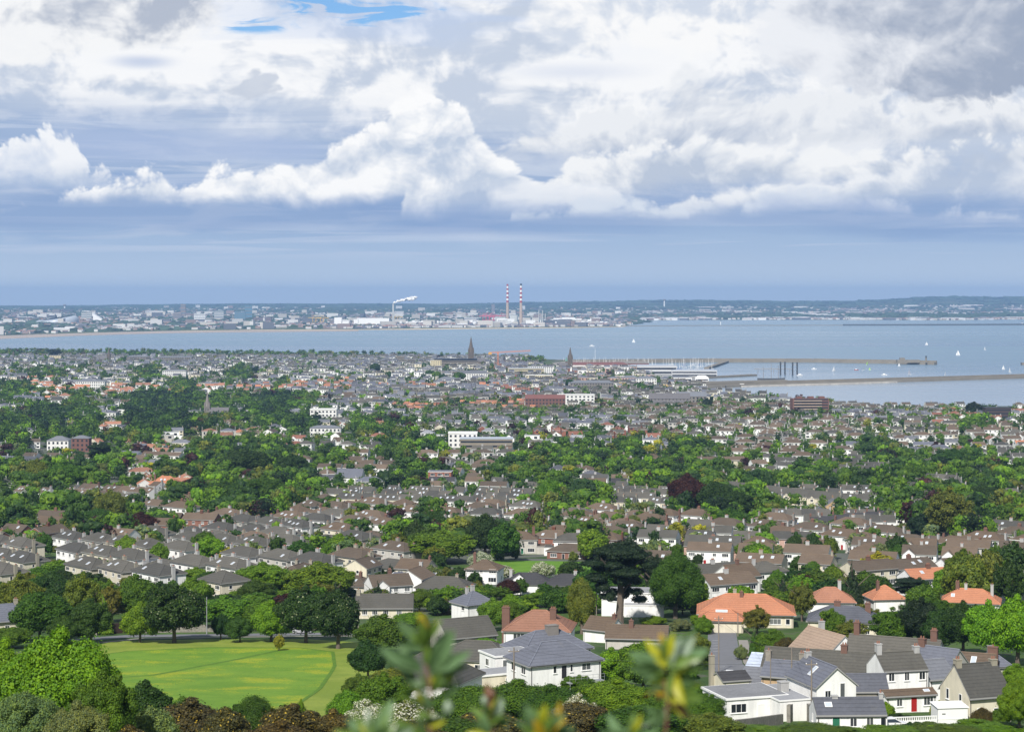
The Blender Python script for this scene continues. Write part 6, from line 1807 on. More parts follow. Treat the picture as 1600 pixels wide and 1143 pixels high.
sprig((1040, 1260), (1040, 1010), [(1040, 1030, 1052, 985, 'y', 0), (1036, 1030, 1030, 992, 'o', 30), (1035, 1040, 980, 1020, 'b', 10), (1032, 1045, 975, 1035, 'g', -20), (1044, 1040, 1086, 995, 'w', 15), (1046, 1045, 1110, 1020, 'b', -15), (1044, 1060, 1092, 1062, 'g', 30),
      (1040, 1070, 1012, 1095, 'o', 60), (1042, 1090, 1080, 1120, 'r', 20), (1052, 1050, 1072, 1098, 'y', 30), (1040, 1050, 1010, 1060, 'l', -50), (1044, 1085, 1066, 1060, 'o', 30), (1060, 1080, 1100, 1092, 'l', 10), (1036, 1110, 1000, 1132, 'g', 0)],
      'blurred sprig with reddish stem and yellow tips right of centre', 1.5, [(1042, 1016, 0.0035, 'y'), (1030, 1086, 0.003, 'r')])
sprig((846, 1300), (846, 1130), [(846, 1146, 852, 1090, 'y', 0), (842, 1146, 816, 1096, 'b', 20), (848, 1146, 884, 1104, 'b', 10), (844, 1150, 836, 1100, 'l', -30), (850, 1150, 872, 1096, 'o', 40), (846, 1150, 800, 1128, 'g', 30), (850, 1152, 900, 1136, 'g', -10)],
      'blurred sprig rising from the bottom edge at the centre', 1.4)
sprig((590, 1300), (586, 1140), [(586, 1160, 612, 1098, 'b', 0), (580, 1160, 540, 1126, 'b', 10), (590, 1160, 575, 1110, 'g', -20), (592, 1160, 648, 1130, 'w', 30), (578, 1160, 520, 1140, 'l', 0)],
      'blurred pale-leaved sprig at the bottom left of centre', 1.35)
sprig((770, 1300), (768, 1090), [(768, 1110, 760, 1072, 'r', 0), (768, 1110, 784, 1082, 'w', 30), (766, 1116, 750, 1092, 'b', 10), (768, 1140, 730, 1110, 'l', 40), (770, 1130, 800, 1112, 'g', 30)],
      'small blurred sprig with withered tips at the centre', 1.6, [(768, 1084, 0.004, 'r'), (757, 1094, 0.0035, 'w')])
sprig((980, 1300), (975, 1142), [(975, 1160, 950, 1120, 'b', 0), (975, 1160, 1000, 1124, 'l', 20), (978, 1160, 1030, 1134, 'b', 0), (975, 1160, 930, 1136, 'g', 20)],
      'blurred leaves at the bottom edge between the two sprigs', 1.4)
# the shrub they belong to carries on down the slope below the frame

# ------------------------------------------------------------------ seaside town: churches, halls, crane, blocks
M_CHURCH = mat_plain('church_stone', (0.125, 0.105, 0.085), 0.9, var=0.25, scale=0.3)
M_CHSL = mat_plain('church_slate', (0.13, 0.125, 0.13), 0.8, var=0.2, scale=0.3)
M_CREAMW = mat_plain('cream_wall', (0.60, 0.53, 0.36), 0.8, var=0.08, scale=0.1)
M_PALE = mat_plain('pale_wall', (0.68, 0.68, 0.66), 0.8, var=0.06, scale=0.1)
M_TERM = mat_plain('terminal_cladding', (0.52, 0.53, 0.54), 0.6, var=0.1, scale=0.1)
M_CONC = mat_plain('concrete', (0.25, 0.22, 0.18), 0.9, var=0.15, scale=0.2)
M_DKWIN = mat_plain('dark_glazing', (0.03, 0.035, 0.045), 0.2, 0.5, var=0)
M_REDB = mat_plain('red_brick', (0.165, 0.085, 0.07), 0.9, var=0.15, scale=0.2)
M_RUSTR = mat_plain('brown_red_roof', (0.17, 0.075, 0.065), 0.8, var=0.15, scale=0.2)
M_ORANGE = mat_plain('crane_orange', (0.62, 0.20, 0.06), 0.5, var=0.05)
M_YELL = mat_plain('crane_yellow', (0.60, 0.35, 0.08), 0.5, var=0.05)
M_COPPER = mat_plain('green_copper', (0.16, 0.30, 0.25), 0.6, var=0.1)
M_GRASSR = mat_plain('zinc_roof', (0.40, 0.44, 0.50), 0.5, var=0.1)

BLOCKS = []
def clear(p, w, d):
    """no filler house in the block or on the forecourt before it"""
    n = max(1, int(w / 14))
    for i in range(-n, n + 1):
        for k in range(4): BLOCKS.append((p.x + i * w / 2 / n, p.y + d / 2 - k * 14, 9))

def church(px, py, tower_h, spire_h, tw, label, nave=None, yaw=0, mat=None, pinn=True):
    p = G(px, py); mat = mat or M_CHURCH
    clear(p, 20, 10)
    e = empty('church', p, R(yaw), label, 'church')
    b = MB(); b.box(-tw / 2, tw / 2, -tw / 2, tw / 2, -2, tower_h)
    for z in (tower_h * 0.55, tower_h - 0.4): b.box(-tw / 2 - .3, tw / 2 + .3, -tw / 2 - .3, tw / 2 + .3, z, z + .5)
    b.obj('tower', [mat], e)
    for sx in (-1, 1):
        bb = MB(); bb.box(sx * tw * .2 - .45, sx * tw * .2 + .45, -tw / 2 - .05, -tw / 2, tower_h * .68, tower_h * .9); bb.obj('belfry_opening', [M_DARK], e)
    b = MB()
    r = tw * 0.52
    b.lathe([(r, 0), (r * 0.62, spire_h * .34), (r * .66, spire_h * .35), (r * .30, spire_h * .68), (r * .33, spire_h * .69), (0.04, spire_h)], 8, c=(0, 0, tower_h + .1))
    b.obj('spire', [mat], e)
    if pinn:
        for sx in (-1, 1):
            for sy in (-1, 1):
                bb = MB(); bb.lathe([(tw * .13, 0), (tw * .12, tw * .35), (0.03, tw * .95)], 6, c=(sx * tw * .42, sy * tw * .42, tower_h + .1)); bb.obj('pinnacle', [mat], e)
    if nave:
        L, W, H, Rr, side = nave
        b = MB(); x0, x1 = (tw / 2, tw / 2 + L) if side > 0 else (-tw / 2 - L, -tw / 2)
        b.box(x0, x1, -W / 2, W / 2, -2, H)
        for x in (x0, x1): b.poly([(x, -W / 2, H), (x, W / 2, H), (x, 0, H + Rr)]); b.poly([(x, 0, H + Rr), (x, W / 2, H), (x, -W / 2, H)])
        b.obj('nave', [mat], e)
        b = MB(); b.gable(x0, x1, -W / 2, W / 2, H, Rr, 0, 0.3); b.obj('roof', [M_CHSL], e)
        n = int(L / 5)
        for i in range(n):
            xx = x0 + (i + .5) * L / n
            bb = MB(); bb.box(xx - .6, xx + .6, -W / 2 - .05, -W / 2, H * .3, H * .85); bb.obj('window', [M_DKWIN], e)
    return e
church(736, 571, 25, 31, 10.5, 'tallest church spire on the skyline, beside the brown shopping block', nave=(22, 12, 8, 5, 1))
church(891, 577, 19, 22, 8.5, 'slender stone spire above the right-hand end of the town', nave=(16, 11, 7, 5, -1))
church(170, 566, 12, 20, 6.0, 'grey church with thin spire at the far left of the town', nave=(20, 11, 7, 6, -1))
church(324, 655, 13, 15, 5.5, 'grey stone church rising out of the dark trees', nave=(19, 10, 6, 6, 1), mat=M_GREYSTONE)
church(21, 560, 12, 4, 3.5, 'small square church turret at the left end of the skyline', pinn=False)
# broad towerless grey church
def big_church():
    p = G(1046, 634); clear(p, 50, 20); e = empty('church', p, R(-4), 'broad grey barn-like church with arched side aisle near the harbour', 'church')
    b = MB(); b.box(-24, 24, -9, 9, -2, 9); b.box(-24, 24, -14, -9.003, -2, 5)
    for x in (-24, 24): b.poly([(x, -9, 9), (x, 9, 9), (x, 0, 15)]); b.poly([(x, 0, 15), (x, 9, 9), (x, -9, 9)])
    b.obj('wall', [M_GREYSTONE], e)
    b = MB(); b.gable(-24, 24, -9, 9, 9, 6, 0, .4); b.poly([(-24, -14.3, 4.9), (24, -14.3, 4.9), (24, -9, 7.4), (-24, -9, 7.4)]); b.obj('roof', [M_CHSL], e)
    for i in range(11):
        bb = MB(); x = -21 + i * 4.2; bb.box(x - .7, x + .7, -14.06, -14, 1.2, 3.8); bb.obj('window', [M_DKWIN], e)
    for i in range(11):
        bb = MB(); x = -21 + i * 4.2; bb.box(x - .6, x + .6, -9.06, -9, 7.5, 8.6); bb.obj('clerestory_window', [M_DKWIN], e)
big_church()

def block(px, py, w, d, floors, fh, label, wall, roofm=None, yaw=0, band=True, nwin=8, cat='building', name='town_building', z0=0.0, roof_h=0.8, setback=None, roofkind='flat', rise=3):
    p = G(px, py); e = empty(name, p, R(yaw), label, cat)
    clear(p, w, d)
    H = floors * fh + 0.6
    b = MB(); b.box(-w / 2, w / 2, 0, d, -3, H); b.obj('wall', [wall], e)
    if roofkind == 'flat':
        b = MB(); b.box(-w / 2 - .3, w / 2 + .3, -.3, d + .3, H, H + roof_h); b.obj('roof', [roofm or M_SLATE], e)
    else:
        b = MB()
        if roofkind == 'hip': b.hip(-w / 2, w / 2, 0, d, H, rise)
        else: b.gable(-w / 2, w / 2, 0, d, H, rise)
        b.obj('roof', [roofm or M_SLATE], e)
    for f in range(floors):
        z = f * fh + fh * .38
        if band:
            bb = MB(); bb.box(-w / 2 + .5, w / 2 - .5, -.08, 0, z, z + fh * .42); bb.obj('window_band', [M_DKWIN], e)
        else:
            bb0 = cached(('bw', round(w / nwin * .45, 1), round(fh * .5, 1)), lambda: (lambda q: (q.box(-w / nwin * .22, w / nwin * .22, -.08, 0, 0, fh * .5), q.mesh('window', [M_DKWIN]))[1])(MB()))
            for i in range(nwin): link('window', bb0, e, matrix=Matrix.Translation((-w / 2 + (i + .5) * w / nwin, 0, z)))
    if setback:
        b = MB(); b.box(-w / 2 * setback, w / 2 * setback, d * .2, d * .8, H + roof_h, H + roof_h + 3.2); b.obj('penthouse', [roofm or M_SLATE], e)
    return e
block(712, 573, 84, 24, 3, 3.6, 'brown stepped shopping block beneath the tallest spire', M_CONC, M_DKWIN, yaw=2, setback=.95)
block(681, 576, 20, 16, 4, 3.4, 'cream turreted building left of the brown shopping block', M_CREAMW, M_CREAMW, band=False, nwin=6)
block(700, 589, 36, 16, 2, 4.2, 'grey ribbed office block in front of the brown shopping block', M_CONC, M_SLATE)
block(625, 566, 16, 12, 3, 3.4, 'small grey box tower on the left skyline', M_CONC, M_CONC)
block(645, 567, 34, 12, 2, 3.4, 'low grey office roof beside the small box tower', M_CONC, M_SLATE)
block(740, 594, 44, 14, 3, 3.4, 'white terrace of offices with dark attic floor', M_PALE, M_SLATE, band=False, nwin=12, setback=.95)
block(822, 585, 60, 12, 3, 3.2, 'cream and blue-grey office row right of the crane', M_CREAMW, M_GRASSR)
block(838, 584, 28, 14, 4, 3.1, 'white modern flats with tall slot windows', M_PALE, M_SLATE, band=False, nwin=8, yaw=6)
block(857, 585, 14, 14, 4, 3.1, 'second narrower block of white modern flats', M_PALE, M_SLATE, band=False, nwin=4)
block(843, 594, 42, 12, 2, 3.6, 'cream hotel wing with regular windows', M_CREAMW, M_PALE, band=False, nwin=12)
block(900, 618 + 14, 44, 14, 3, 3.6, 'long white villa row right of the red brick school', M_PALE, M_PALE, band=False, nwin=9)
block(852, 638, 46, 14, 3, 3.6, 'red brick school with slate roof among grey terraces', M_REDB, M_RUSTR, band=False, nwin=12, roofkind='gable', rise=4)
block(700, 578 + 22, 30, 12, 2, 3.4, 'pale terrace below the ribbed office block', M_PALE, M_SLATE, band=False, nwin=9, roofkind='hip')
block(1010, 603, 30, 14, 3, 3.6, 'white hotel beside the marina trees', M_PALE, M_SLATE, band=False, nwin=8, roofkind='hip')
block(985, 598, 26, 14, 2, 3.6, 'pink villa beside the marina trees', mat_plain('pink_wall', (0.6, 0.42, 0.38), 0.8), M_SLATE, band=False, nwin=6, roofkind='hip')
block(925, 610, 60, 14, 3, 3.4, 'grey stone terrace under the slender spire', M_GREYSTONE, M_SLATE, band=False, nwin=16, roofkind='hip')
block(1081, 630, 36, 12, 2, 4.0, 'grey stone convent beside the broad grey church', M_GREYSTONE, M_SLATE, band=False, nwin=8, roofkind='gable', rise=5)
block(272, 590, 38, 12, 3, 3.6, 'long white regency terrace on the left', M_PALE, M_SLATE, band=False, nwin=12, roofkind='hip', rise=2)
block(141, 608, 40, 14, 3, 3.6, 'white terrace with many chimneys left of the orange roofs', M_PALE, M_SLATE, band=False, nwin=13, roofkind='hip', rise=2)
block(86, 564, 24, 12, 3, 3.6, 'cream villa under the umbrella-shaped pine', M_CREAMW, M_SLATE, band=False, nwin=7)
block(215, 566, 44, 12, 3, 3.6, 'grey terrace right of the far left church', M_GREYSTONE, M_SLATE, band=False, nwin=14, roofkind='hip', rise=2)
block(272, 567, 70, 12, 3, 3.6, 'longer grey terrace on the left skyline', M_GREYSTONE, M_SLATE, band=False, nwin=20, roofkind='hip', rise=2)
block(505, 658, 26, 14, 3, 3.6, 'white italianate villa among dark trees at the left centre', M_PALE, M_PALE, band=False, nwin=7)
block(90, 704, 16, 12, 2, 3.6, 'plain white block-like house with slate hip at the left', M_PALE, M_SLATE, band=False, nwin=5, roofkind='hip', rise=3)
block(125, 706, 13, 10, 3, 3.2, 'red brick house with tall chimney stack', M_REDB, M_SLATE, band=False, nwin=4, roofkind='hip', rise=2)
block(508, 682, 26, 12, 2, 3.4, 'pale stone villa at the edge of the wood', M_PALE, M_SLATE, band=False, nwin=8, roofkind='hip', rise=2)
block(723, 699, 22, 14, 3, 3.4, 'pale blue-white hospital block among the bungalows', M_PALE, M_PALE, band=False, nwin=6)
block(760, 701, 40, 14, 2, 3.4, 'grey glass-fronted clinic beside the pale blue-white block', M_CONC, M_GRASSR)
def flats():
    p = G(1267, 644); clear(p, 44, 14); e = empty('apartment_block', p, R(4), 'red-brown balconied apartment block on the shore road', 'apartment block')
    b = MB(); b.box(-20, 20, 0, 14, -2, 15); b.obj('wall', [M_REDB], e)
    for f in range(5):
        bb = MB(); bb.box(-19, 12, -1.4, 0, f * 3 + .2, f * 3 + 1.1); bb.obj('balcony', [mat_CB], e)
        bb = MB(); bb.box(-18.5, 19, -.08, 0, f * 3 + 1.25, f * 3 + 2.7); bb.obj('window_band', [M_DKWIN], e)
    for x in (-12, 1, 13):
        bb = MB(); bb.box(x - 3, x + 3, 3, 9, 15, 17.2); bb.obj('plant_room', [M_REDB], e)
mat_CB = mat_plain('balcony_concrete', (0.42, 0.33, 0.27), 0.8, var=0.1)
flats()
block(1560, 654, 26, 12, 3, 3.4, 'dark brown square block beside the shore trees', mat_plain('dark_brick', (0.07, 0.05, 0.05), 0.9), M_DARK)
def crane():
    p = G(778, 578); clear(p, 14, 10); e = empty('tower_crane', p, 0, 'orange tower crane working over the town', 'crane')
    b = MB()
    for x in (-.9, .9):
        for y in (-.9, .9): b.tube((x, y, -1), (x, y, 30), .35, seg=4)
    for k in range(14): b.tube((-.9 if k % 2 else .9, -.9, k * 2.1), (.9 if k % 2 else -.9, -.9, k * 2.1 + 2.1), .1, seg=4)
    b.obj('mast', [M_ORANGE], e)
    b = MB()
    for z in (30, 31.6): b.tube((-16, 0, z), (58, 9, z + 3.4), .45, seg=4)
    for k in range(30): b.tube((-16 + k * 2.46, k * .3, 30 + k * .115), (-16 + (k + .5) * 2.46, (k + .5) * .3, 31.6 + (k + .5) * .115), .12, seg=4)
    b.obj('jib', [M_ORANGE], e)
    b = MB(); b.box(-17, -11, -1, 1, 27.6, 31.4); b.obj('counterweight', [M_YELL], e)
    b = MB(); b.box(-1.1, 1.3, -1.4, 1.4, 28, 30.6); b.obj('cab', [M_ORANGE], e)
    b = MB(); b.tube((0, 0, 31), (0, 0, 35.5), .3, .15, 5); b.obj('apex', [M_ORANGE], e)
crane()
def towerlet():
    p = G(788, 572); e = empty('clock_tower', p, 0, 'small dark domed clock tower right of the crane', 'clock tower')
    b = MB(); b.box(-2.4, 2.4, -2.4, 2.4, -2, 13); b.obj('shaft', [M_CHSL], e)
    b = MB(); b.lathe([(3.3, 0), (3.0, 1.5), (1.8, 3), (1.9, 4.2), (.9, 5.4), (.05, 8)], 8, c=(0, 0, 13)); b.obj('dome', [M_DARK], e)
towerlet()
def turret():
    p = G(885, 574); e = empty('copper_turret', p, 0, 'little green copper spirelet beside the slender spire', 'turret')
    b = MB(); b.box(-2.2, 2.2, -2.2, 2.2, -2, 12); b.obj('shaft', [M_CHURCH], e)
    b = MB(); b.lathe([(3.0, 0), (2.2, 2), (.05, 8)], 4, c=(0, 0, 12)); b.obj('spirelet', [M_COPPER], e)
turret()
def mast(px, py, h, label, mat=None):
    p = G(px, py); e = empty('mast', p, 0, label, 'mast')
    b = MB(); b.tube((0, 0, -1), (0, 0, h), .45, .18, 6); b.obj('shaft', [mat or M_METAL], e)
    b = MB(); b.tube((-1.2, 0, h * .8), (1.2, 0, h * .8), .12, seg=4); b.obj('spreader', [mat or M_METAL], e)
mast(930, 568, 34, 'tall white flagpole mast rising beside the marina', M_WHITE)
mast(670, 566, 24, 'thin dark radio mast on the skyline left of the shopping block', M_DARK)
tr(86, 562, 22, 17, 'cedar', 'pine', 'umbrella-shaped pine alone on the left skyline', 's')
tr(1522, 650, 26, 22, 'round', 'pine', 'dark clump-like tree against the water at the right', 's')
tr(1541, 650, 20, 16, 'round', 'dark', 'second dark tree against the water at the right', 's')
tr(312, 556, 26, 8, 'round', 'deep', 'low rounded tree on the left skyline', 's')
for i, (x, y, w, h, c, l) in enumerate([(586, 583, 16, 16, 'dark', 'dark tree above the left town terraces'), (608, 590, 14, 10, 'deep', 'rounded tree in front of the small box tower'), (672, 588, 18, 10, 'deep', 'tree left of the ribbed office block'),
    (693, 596, 14, 12, 'dark', 'dark tree below the ribbed office block'), (717, 595, 20, 14, 'deep', 'bright-topped tree below the white offices'), (683, 592, 16, 12, 'fresh', 'fresh tree under the cream turreted building'),
    (1000, 612, 22, 14, 'deep', 'tree left of the broad grey church'), (1015, 614, 18, 12, 'dark', 'darker tree left of the broad grey church'), (888, 606, 18, 14, 'dark', 'tree in front of the grey stone terrace'), (935, 614, 22, 12, 'deep', 'tree row below the marina'),
    (1105, 640, 16, 18, 'pine', 'blackish tree below the stone convent'), (1140, 640, 20, 12, 'fresh', 'small green trees above the shore houses')]):
    tr(x, y, w, h, 'round', c, l, 's')

# ------------------------------------------------------------------ harbour
def ribbon_wall(name, pts, w, h, mat, label, cat='pier', Yoff=0, cap=None):
    b = MB()
    P = [S(*p) for p in pts]
    for a, c in zip(P[:-1], P[1:]):
        d = (c - a).normalized(); n = Vector((-d.y, d.x, 0)) * w / 2
        q = [a - n, c - n, c + n, a + n]
        lo = [(v.x, v.y, -1) for v in q]; hi = [(v.x, v.y, h) for v in q]
        b.poly(hi)
        for i in range(4):
            j = (i + 1) % 4; b.poly([lo[i], lo[j], hi[j], hi[i]])
    e = empty(name, (0, 0, 0), 0, label, cat)
    b.obj('quay', [mat], e)
    if cap:
        b = MB(); sgn, ww, hh_ = cap
        for a, c in zip(P[:-1], P[1:]):
            d = (c - a).normalized(); n = Vector((-d.y, d.x, 0))
            o = n * (w / 2 - ww / 2 - 0.5) * sgn; n = n * ww / 2
            q = [a + o - n, c + o - n, c + o + n, a + o + n]
            lo = [(v.x, v.y, h + .005) for v in q]; hi = [(v.x, v.y, h + hh_) for v in q]
            b.poly(hi)
            for i in range(4):
                j = (i + 1) % 4; b.poly([lo[i], lo[j], hi[j], hi[i]])
        b.obj('parapet', [mat], e)
    return e
M_PIER = mat_plain('granite_pier', (0.21, 0.19, 0.155), 0.95, var=0.3, scale=0.05)
M_PIERL = mat_plain('pale_rock_armour', (0.44, 0.41, 0.36), 0.95, var=0.5, scale=0.12)
ribbon_wall('pier', [(845, 568), (960, 567), (1100, 565.8), (1270, 566), (1400, 568), (1462, 569.5)], 14, 5, M_PIER, 'long far stone pier closing the harbour', cap=(1, 4, 3))
ribbon_wall('pier', [(1104, 577), (1122, 571), (1135, 566.5)], 10, 4, M_PIER, 'short spur wall joining the far pier')
ribbon_wall('pier', [(1020, 607), (1100, 606.5), (1180, 603), (1300, 599.5), (1420, 596), (1620, 590)], 16, 4, M_PIER, 'long near stone pier reaching out to the right', cap=(1, 5, 3))
ribbon_wall('rock_armour', [(1160, 604.8), (1230, 602.6), (1310, 600.6), (1400, 597.6)], 6, 2.6, M_PIERL, 'pale boulder slope along the near pier', 'rock armour')
ribbon_wall('jetty', [(1062, 600), (1150, 597.5), (1228, 596)], 12, 3, M_PIER, 'inner jetty beside the near pier', 'jetty')
ribbon_wall('jetty', [(1080, 592), (1150, 588.5), (1178, 587)], 14, 3, M_PIER, 'ferry jetty with gantries', 'jetty')
ribbon_wall('jetty', [(1118, 616), (1143, 617)], 10, 2.5, M_PIER, 'small jetty in the near bay', 'jetty')
ribbon_wall('pier', [(1596, 570), (1640, 570)], 14, 5, M_PIER, 'pier head just entering at the right edge')
def lighthouse(px, py, h, label, mat=None):
    p = S(px, py); e = empty('lighthouse', (p.x, p.y, 5), 0, label, 'lighthouse')
    b = MB(); b.tube((0, 0, -1), (0, 0, h), 2.2, 1.6, 10); b.obj('tower', [mat or M_PIER], e)
    b = MB(); b.lathe([(2.3, 0), (1.5, .4), (1.5, 2.4), (.1, 3.8)], 10, c=(0, 0, h)); b.obj('lantern', [M_DARK], e)
lighthouse(1447, 569.5, 10, 'dark lighthouse on the far pier head')
def fort():
    p = S(1418, 569); e = empty('pier_battery', (p.x, p.y, 4.5), 0, 'low stone battery near the end of the far pier', 'battery')
    b = MB(); b.box(-22, 24, -6, 6, -1, 5); b.obj('wall', [M_PIER], e); b = MB(); b.box(-16, -6, -4, 4, 5, 9); b.obj('tower', [M_PIER], e)
fort()
def beacon():
    p = S(1134, 616.5); e = empty('beacon_post', (p.x, p.y, 2.4), 0, 'short dark beacon on the small jetty', 'beacon')
    b = MB(); b.tube((0, 0, 0), (0, 0, 9), .8, .6, 8); b.obj('shaft', [M_DARK], e); b = MB(); b.lathe([(1.2, 0), (.9, 1.4), (.1, 2)], 8, c=(0, 0, 9)); b.obj('lantern', [M_DARK], e)
beacon()
# quay apron, terminal and warehouses
flat_poly('harbour_apron', [S(x, y) for x, y in [(880, 573), (985, 572), (1085, 588), (1110, 598), (1050, 607), (1000, 600), (960, 588)]], mat_plain('quay_concrete', (0.30, 0.30, 0.29), 0.9, var=0.2, scale=0.02), 2.2)
def shed_long(px, py, w, d, h, label, wall, roof, yaw=0, rise=1.5, z=2.0, bands=2, cat='terminal building', name='harbour_building'):
    p = S(px, py); e = empty(name, (p.x, p.y, z), R(yaw), label, cat)
    b = MB(); b.box(-w / 2, w / 2, 0, d, -3, h); b.obj('wall', [wall], e)
    b = MB(); b.hip(-w / 2, w / 2, 0, d, h, rise); b.obj('roof', [roof], e)
    for k in range(bands):
        z0 = 1 + k * (h - 1) / max(bands, 1)
        b = MB(); b.box(-w / 2 + 1, w / 2 - 1, -.1, 0, z0, z0 + (h - 1) / bands * .5); b.obj('window_band', [M_DKWIN], e)
shed_long(1018, 586, 90, 34, 15, 'big white glazed ferry terminal hall', M_TERM, M_GRASSR, bands=2)
shed_long(1085, 590, 78, 24, 11, 'lower white wing of the ferry terminal', M_TERM, M_GRASSR, bands=2, yaw=-4)
shed_long(930, 580, 130, 26, 10, 'long dark-red roofed shed behind the slender spire', M_PALE, M_RUSTR, rise=5, bands=1)
shed_long(985, 579, 70, 22, 12, 'long grey pitched shed beside the terminal', M_RUSTR, M_GREYSTONE, rise=4, bands=1)
shed_long(1060, 597, 44, 14, 6, 'low white clubhouse on the quay', M_WHITE, M_SLATE, rise=2, bands=1)
shed_long(1097, 597, 22, 10, 5, 'white tent-roofed boathouse on the quay', M_WHITE, M_WHITE, rise=4, bands=1, cat='boathouse')
def gantry(px, py, h, label):
    p = S(px, py); e = empty('ferry_gantry', (p.x, p.y, 2), 0, label, 'gantry')
    for x in (-4, 4):
        b = MB(); b.box(x - 1.1, x + 1.1, -2, 2, -4, h); b.obj('leg', [M_DARK], e)
    b = MB(); b.box(-2.4, 2.4, -1.2, 1.2, h - 5, h - 3); b.obj('crossbeam', [M_METAL], e)
gantry(1223, 585, 21, 'dark ferry gantry in the middle of the walkway'); gantry(1242, 586, 21, 'dark ferry gantry at the end of the walkway')
def walkway():
    a, c = S(1178, 583), S(1240, 583); e = empty('walkway', a, 0, 'thin raised walkway linking the ferry gantries', 'walkway')
    b = MB(); d = c - a; b.tube((0, 0, 8), (d.x, d.y, 8), .9, seg=6); b.obj('deck', [M_METAL], e)
    for t in (0.1, .5, .9):
        b = MB(); b.tube((d.x * t, d.y * t, -2), (d.x * t, d.y * t, 8), .6, seg=6); b.obj('post', [M_METAL], e)
walkway()

def hull_mb(L, W, H):
    b = MB(); xs = [(-.5, .75, 1), (-.3, 1, .9), (0, 1, .85), (.25, .8, .9), (.42, .4, 1.0), (.5, .03, 1.1)]
    rg = []
    for t, w, h in xs: rg.append([(t * L, -w * W / 2, H * h), (t * L, -w * W / 2 * .6, -.3), (t * L, w * W / 2 * .6, -.3), (t * L, w * W / 2, H * h)])
    for a, c in zip(rg[:-1], rg[1:]):
        for i in range(3): b.poly([a[i], c[i], c[i + 1], a[i + 1]])
        b.poly([a[3], c[3], c[0], a[0]])
    b.poly(rg[0]); return b
M_HULL = (lambda m, N, out: (principled(N, out, tint(N, 'obj'), 0.4, 0.4), m)[1])(*new_mat('hull_paint'))
SAILC = {'white': (0.8, 0.8, 0.78), 'lime': (0.36, 0.62, 0.10), 'grey': (0.35, 0.36, 0.4)}
def yacht(px, py, h, sail, label, yaw=None, name='sailing_boat'):
    h *= .72 if sail == 'lime' else .9; p = S(px, py); L = h * .75
    e = empty(name, p, random.uniform(0, 3) if yaw is None else yaw, label, 'sailing boat', 'sailing boats out on the water')
    link('hull', hull_mb(L, L * .32, L * .12).mesh('hull', [M_HULL]), e, color=(0.75, 0.75, 0.75))
    b = MB(); b.tube((L * .08, 0, 0), (L * .08, 0, h), .14, .07, 5); b.obj('mast', [M_METAL], e)
    if sail:
        b = MB()
        m1, m2, m3 = (L * .05, 0, h * .97), (L * .05, 0, h * .12), (-L * .45, L * .06, h * .12)
        b.poly([m1, m2, m3]); b.poly([(m1[0], m1[1] + .08, m1[2]), (m3[0], m3[1] + .08, m3[2]), (m2[0], m2[1] + .08, m2[2])])
        link('mainsail', b.mesh('mainsail', [M_HULL]), e, color=SAILC[sail])
        b = MB(); b.poly([(L * .12, 0, h * .85), (L * .5, 0, h * .1), (L * .12, -L * .06, h * .12)]); b.poly([(L * .12, .08, h * .85), (L * .12, -L * .06 + .08, h * .12), (L * .5, .08, h * .1)])
        link('jib', b.mesh('jib', [M_HULL]), e, color=SAILC[sail])
    return e
for (x, y, h, s, l) in [(1448, 539, 12, 'white', 'lone white sail out beyond the far pier'), (1539, 547, 12, 'white', 'farther white sail towards the right edge'), (1497, 555, 15, 'white', 'white sail off the pier head'), (990, 535, 14, 'white', 'white sail far out in the middle of the bay'),
        (1303, 580, 12, 'white', 'white sail alone in the harbour mouth'), (1308, 564, 8, 'lime', 'lime green sail hard by the far pier, leftmost'), (1321, 566, 8, 'white', 'white dinghy sail against the far pier'), (1337, 564, 8, 'lime', 'second lime green sail against the far pier'),
        (1340, 566, 8, 'white', 'white dinghy right beside the second lime sail'), (1355, 570, 12, 'lime', 'tall lime green sail in the racing group'), (1350, 578, 11, 'lime', 'lime green sail low in the racing group'), (1347, 579, 9, 'white', 'white sail low in the racing group'),
        (1359, 578, 8, 'lime', 'small lime sail right in the racing group'), (1384, 566, 9, 'lime', 'lime green sail far right along the pier'), (1405, 572, 8, 'white', 'small white sail right of the racing group'), (1421, 585, 12, 'grey', 'grey sail near the tip of the near pier'),
        (1455, 569, 8, 'white', 'white sail rounding the far pier head'), (1568, 577, 10, 'white', 'white sail over the near pier'), (1578, 582, 12, 'white', 'white sail at the right above the near pier'), (1477, 586, 8, 'white', 'low white sail just behind the near pier')]:
    yacht(x, y, h, s, l)
# moored motor boats and the marina
def boat(px, py, L, label, col=(0.75, 0.75, 0.75), grp=None):
    p = S(px, py); e = empty('moored_boat', p, random.uniform(-.4, .4), label, 'motor boat', grp)
    link('hull', hull_mb(L, L * .35, L * .16).mesh('hull', [M_HULL]), e, color=col)
    b = MB(); b.box(-L * .25, L * .15, -L * .12, L * .12, L * .14, L * .3); b.obj('cabin', [M_WHITE], e)
boat(1272, 577, 10, 'white motor boat alone in the middle of the harbour'); boat(1338, 578, 8, 'small red motor boat near the racing group', (0.4, .05, .05)); boat(1250, 587, 12, 'launch moored by the outer gantry'); boat(1382, 586, 10, 'white launch behind the near pier')
boat(925, 541, 14, 'small motor boat with a white wake out in the bay'); boat(1160, 604, 16, 'white tripper boat at the near pier')
hullm = hull_mb(9, 2.8, 1.1).mesh('hull', [M_HULL])
mb_ = MB(); mb_.tube((.6, 0, 0), (.6, 0, 15), .38, .2, 4); mastm = mb_.mesh('mast', [M_WHITE])
rr = random.Random(9); n = 0
MAR = []
for k in range(110):
    x, y = rr.uniform(880, 1115), rr.choice([569.5, 571, 572.5, 574, 576, 578.5])
    if x > 1050 and y > 577: continue
    if any(abs(x - a) < 3 and abs(y - c) < 1.2 for a, c in MAR): continue
    MAR.append((x, y))
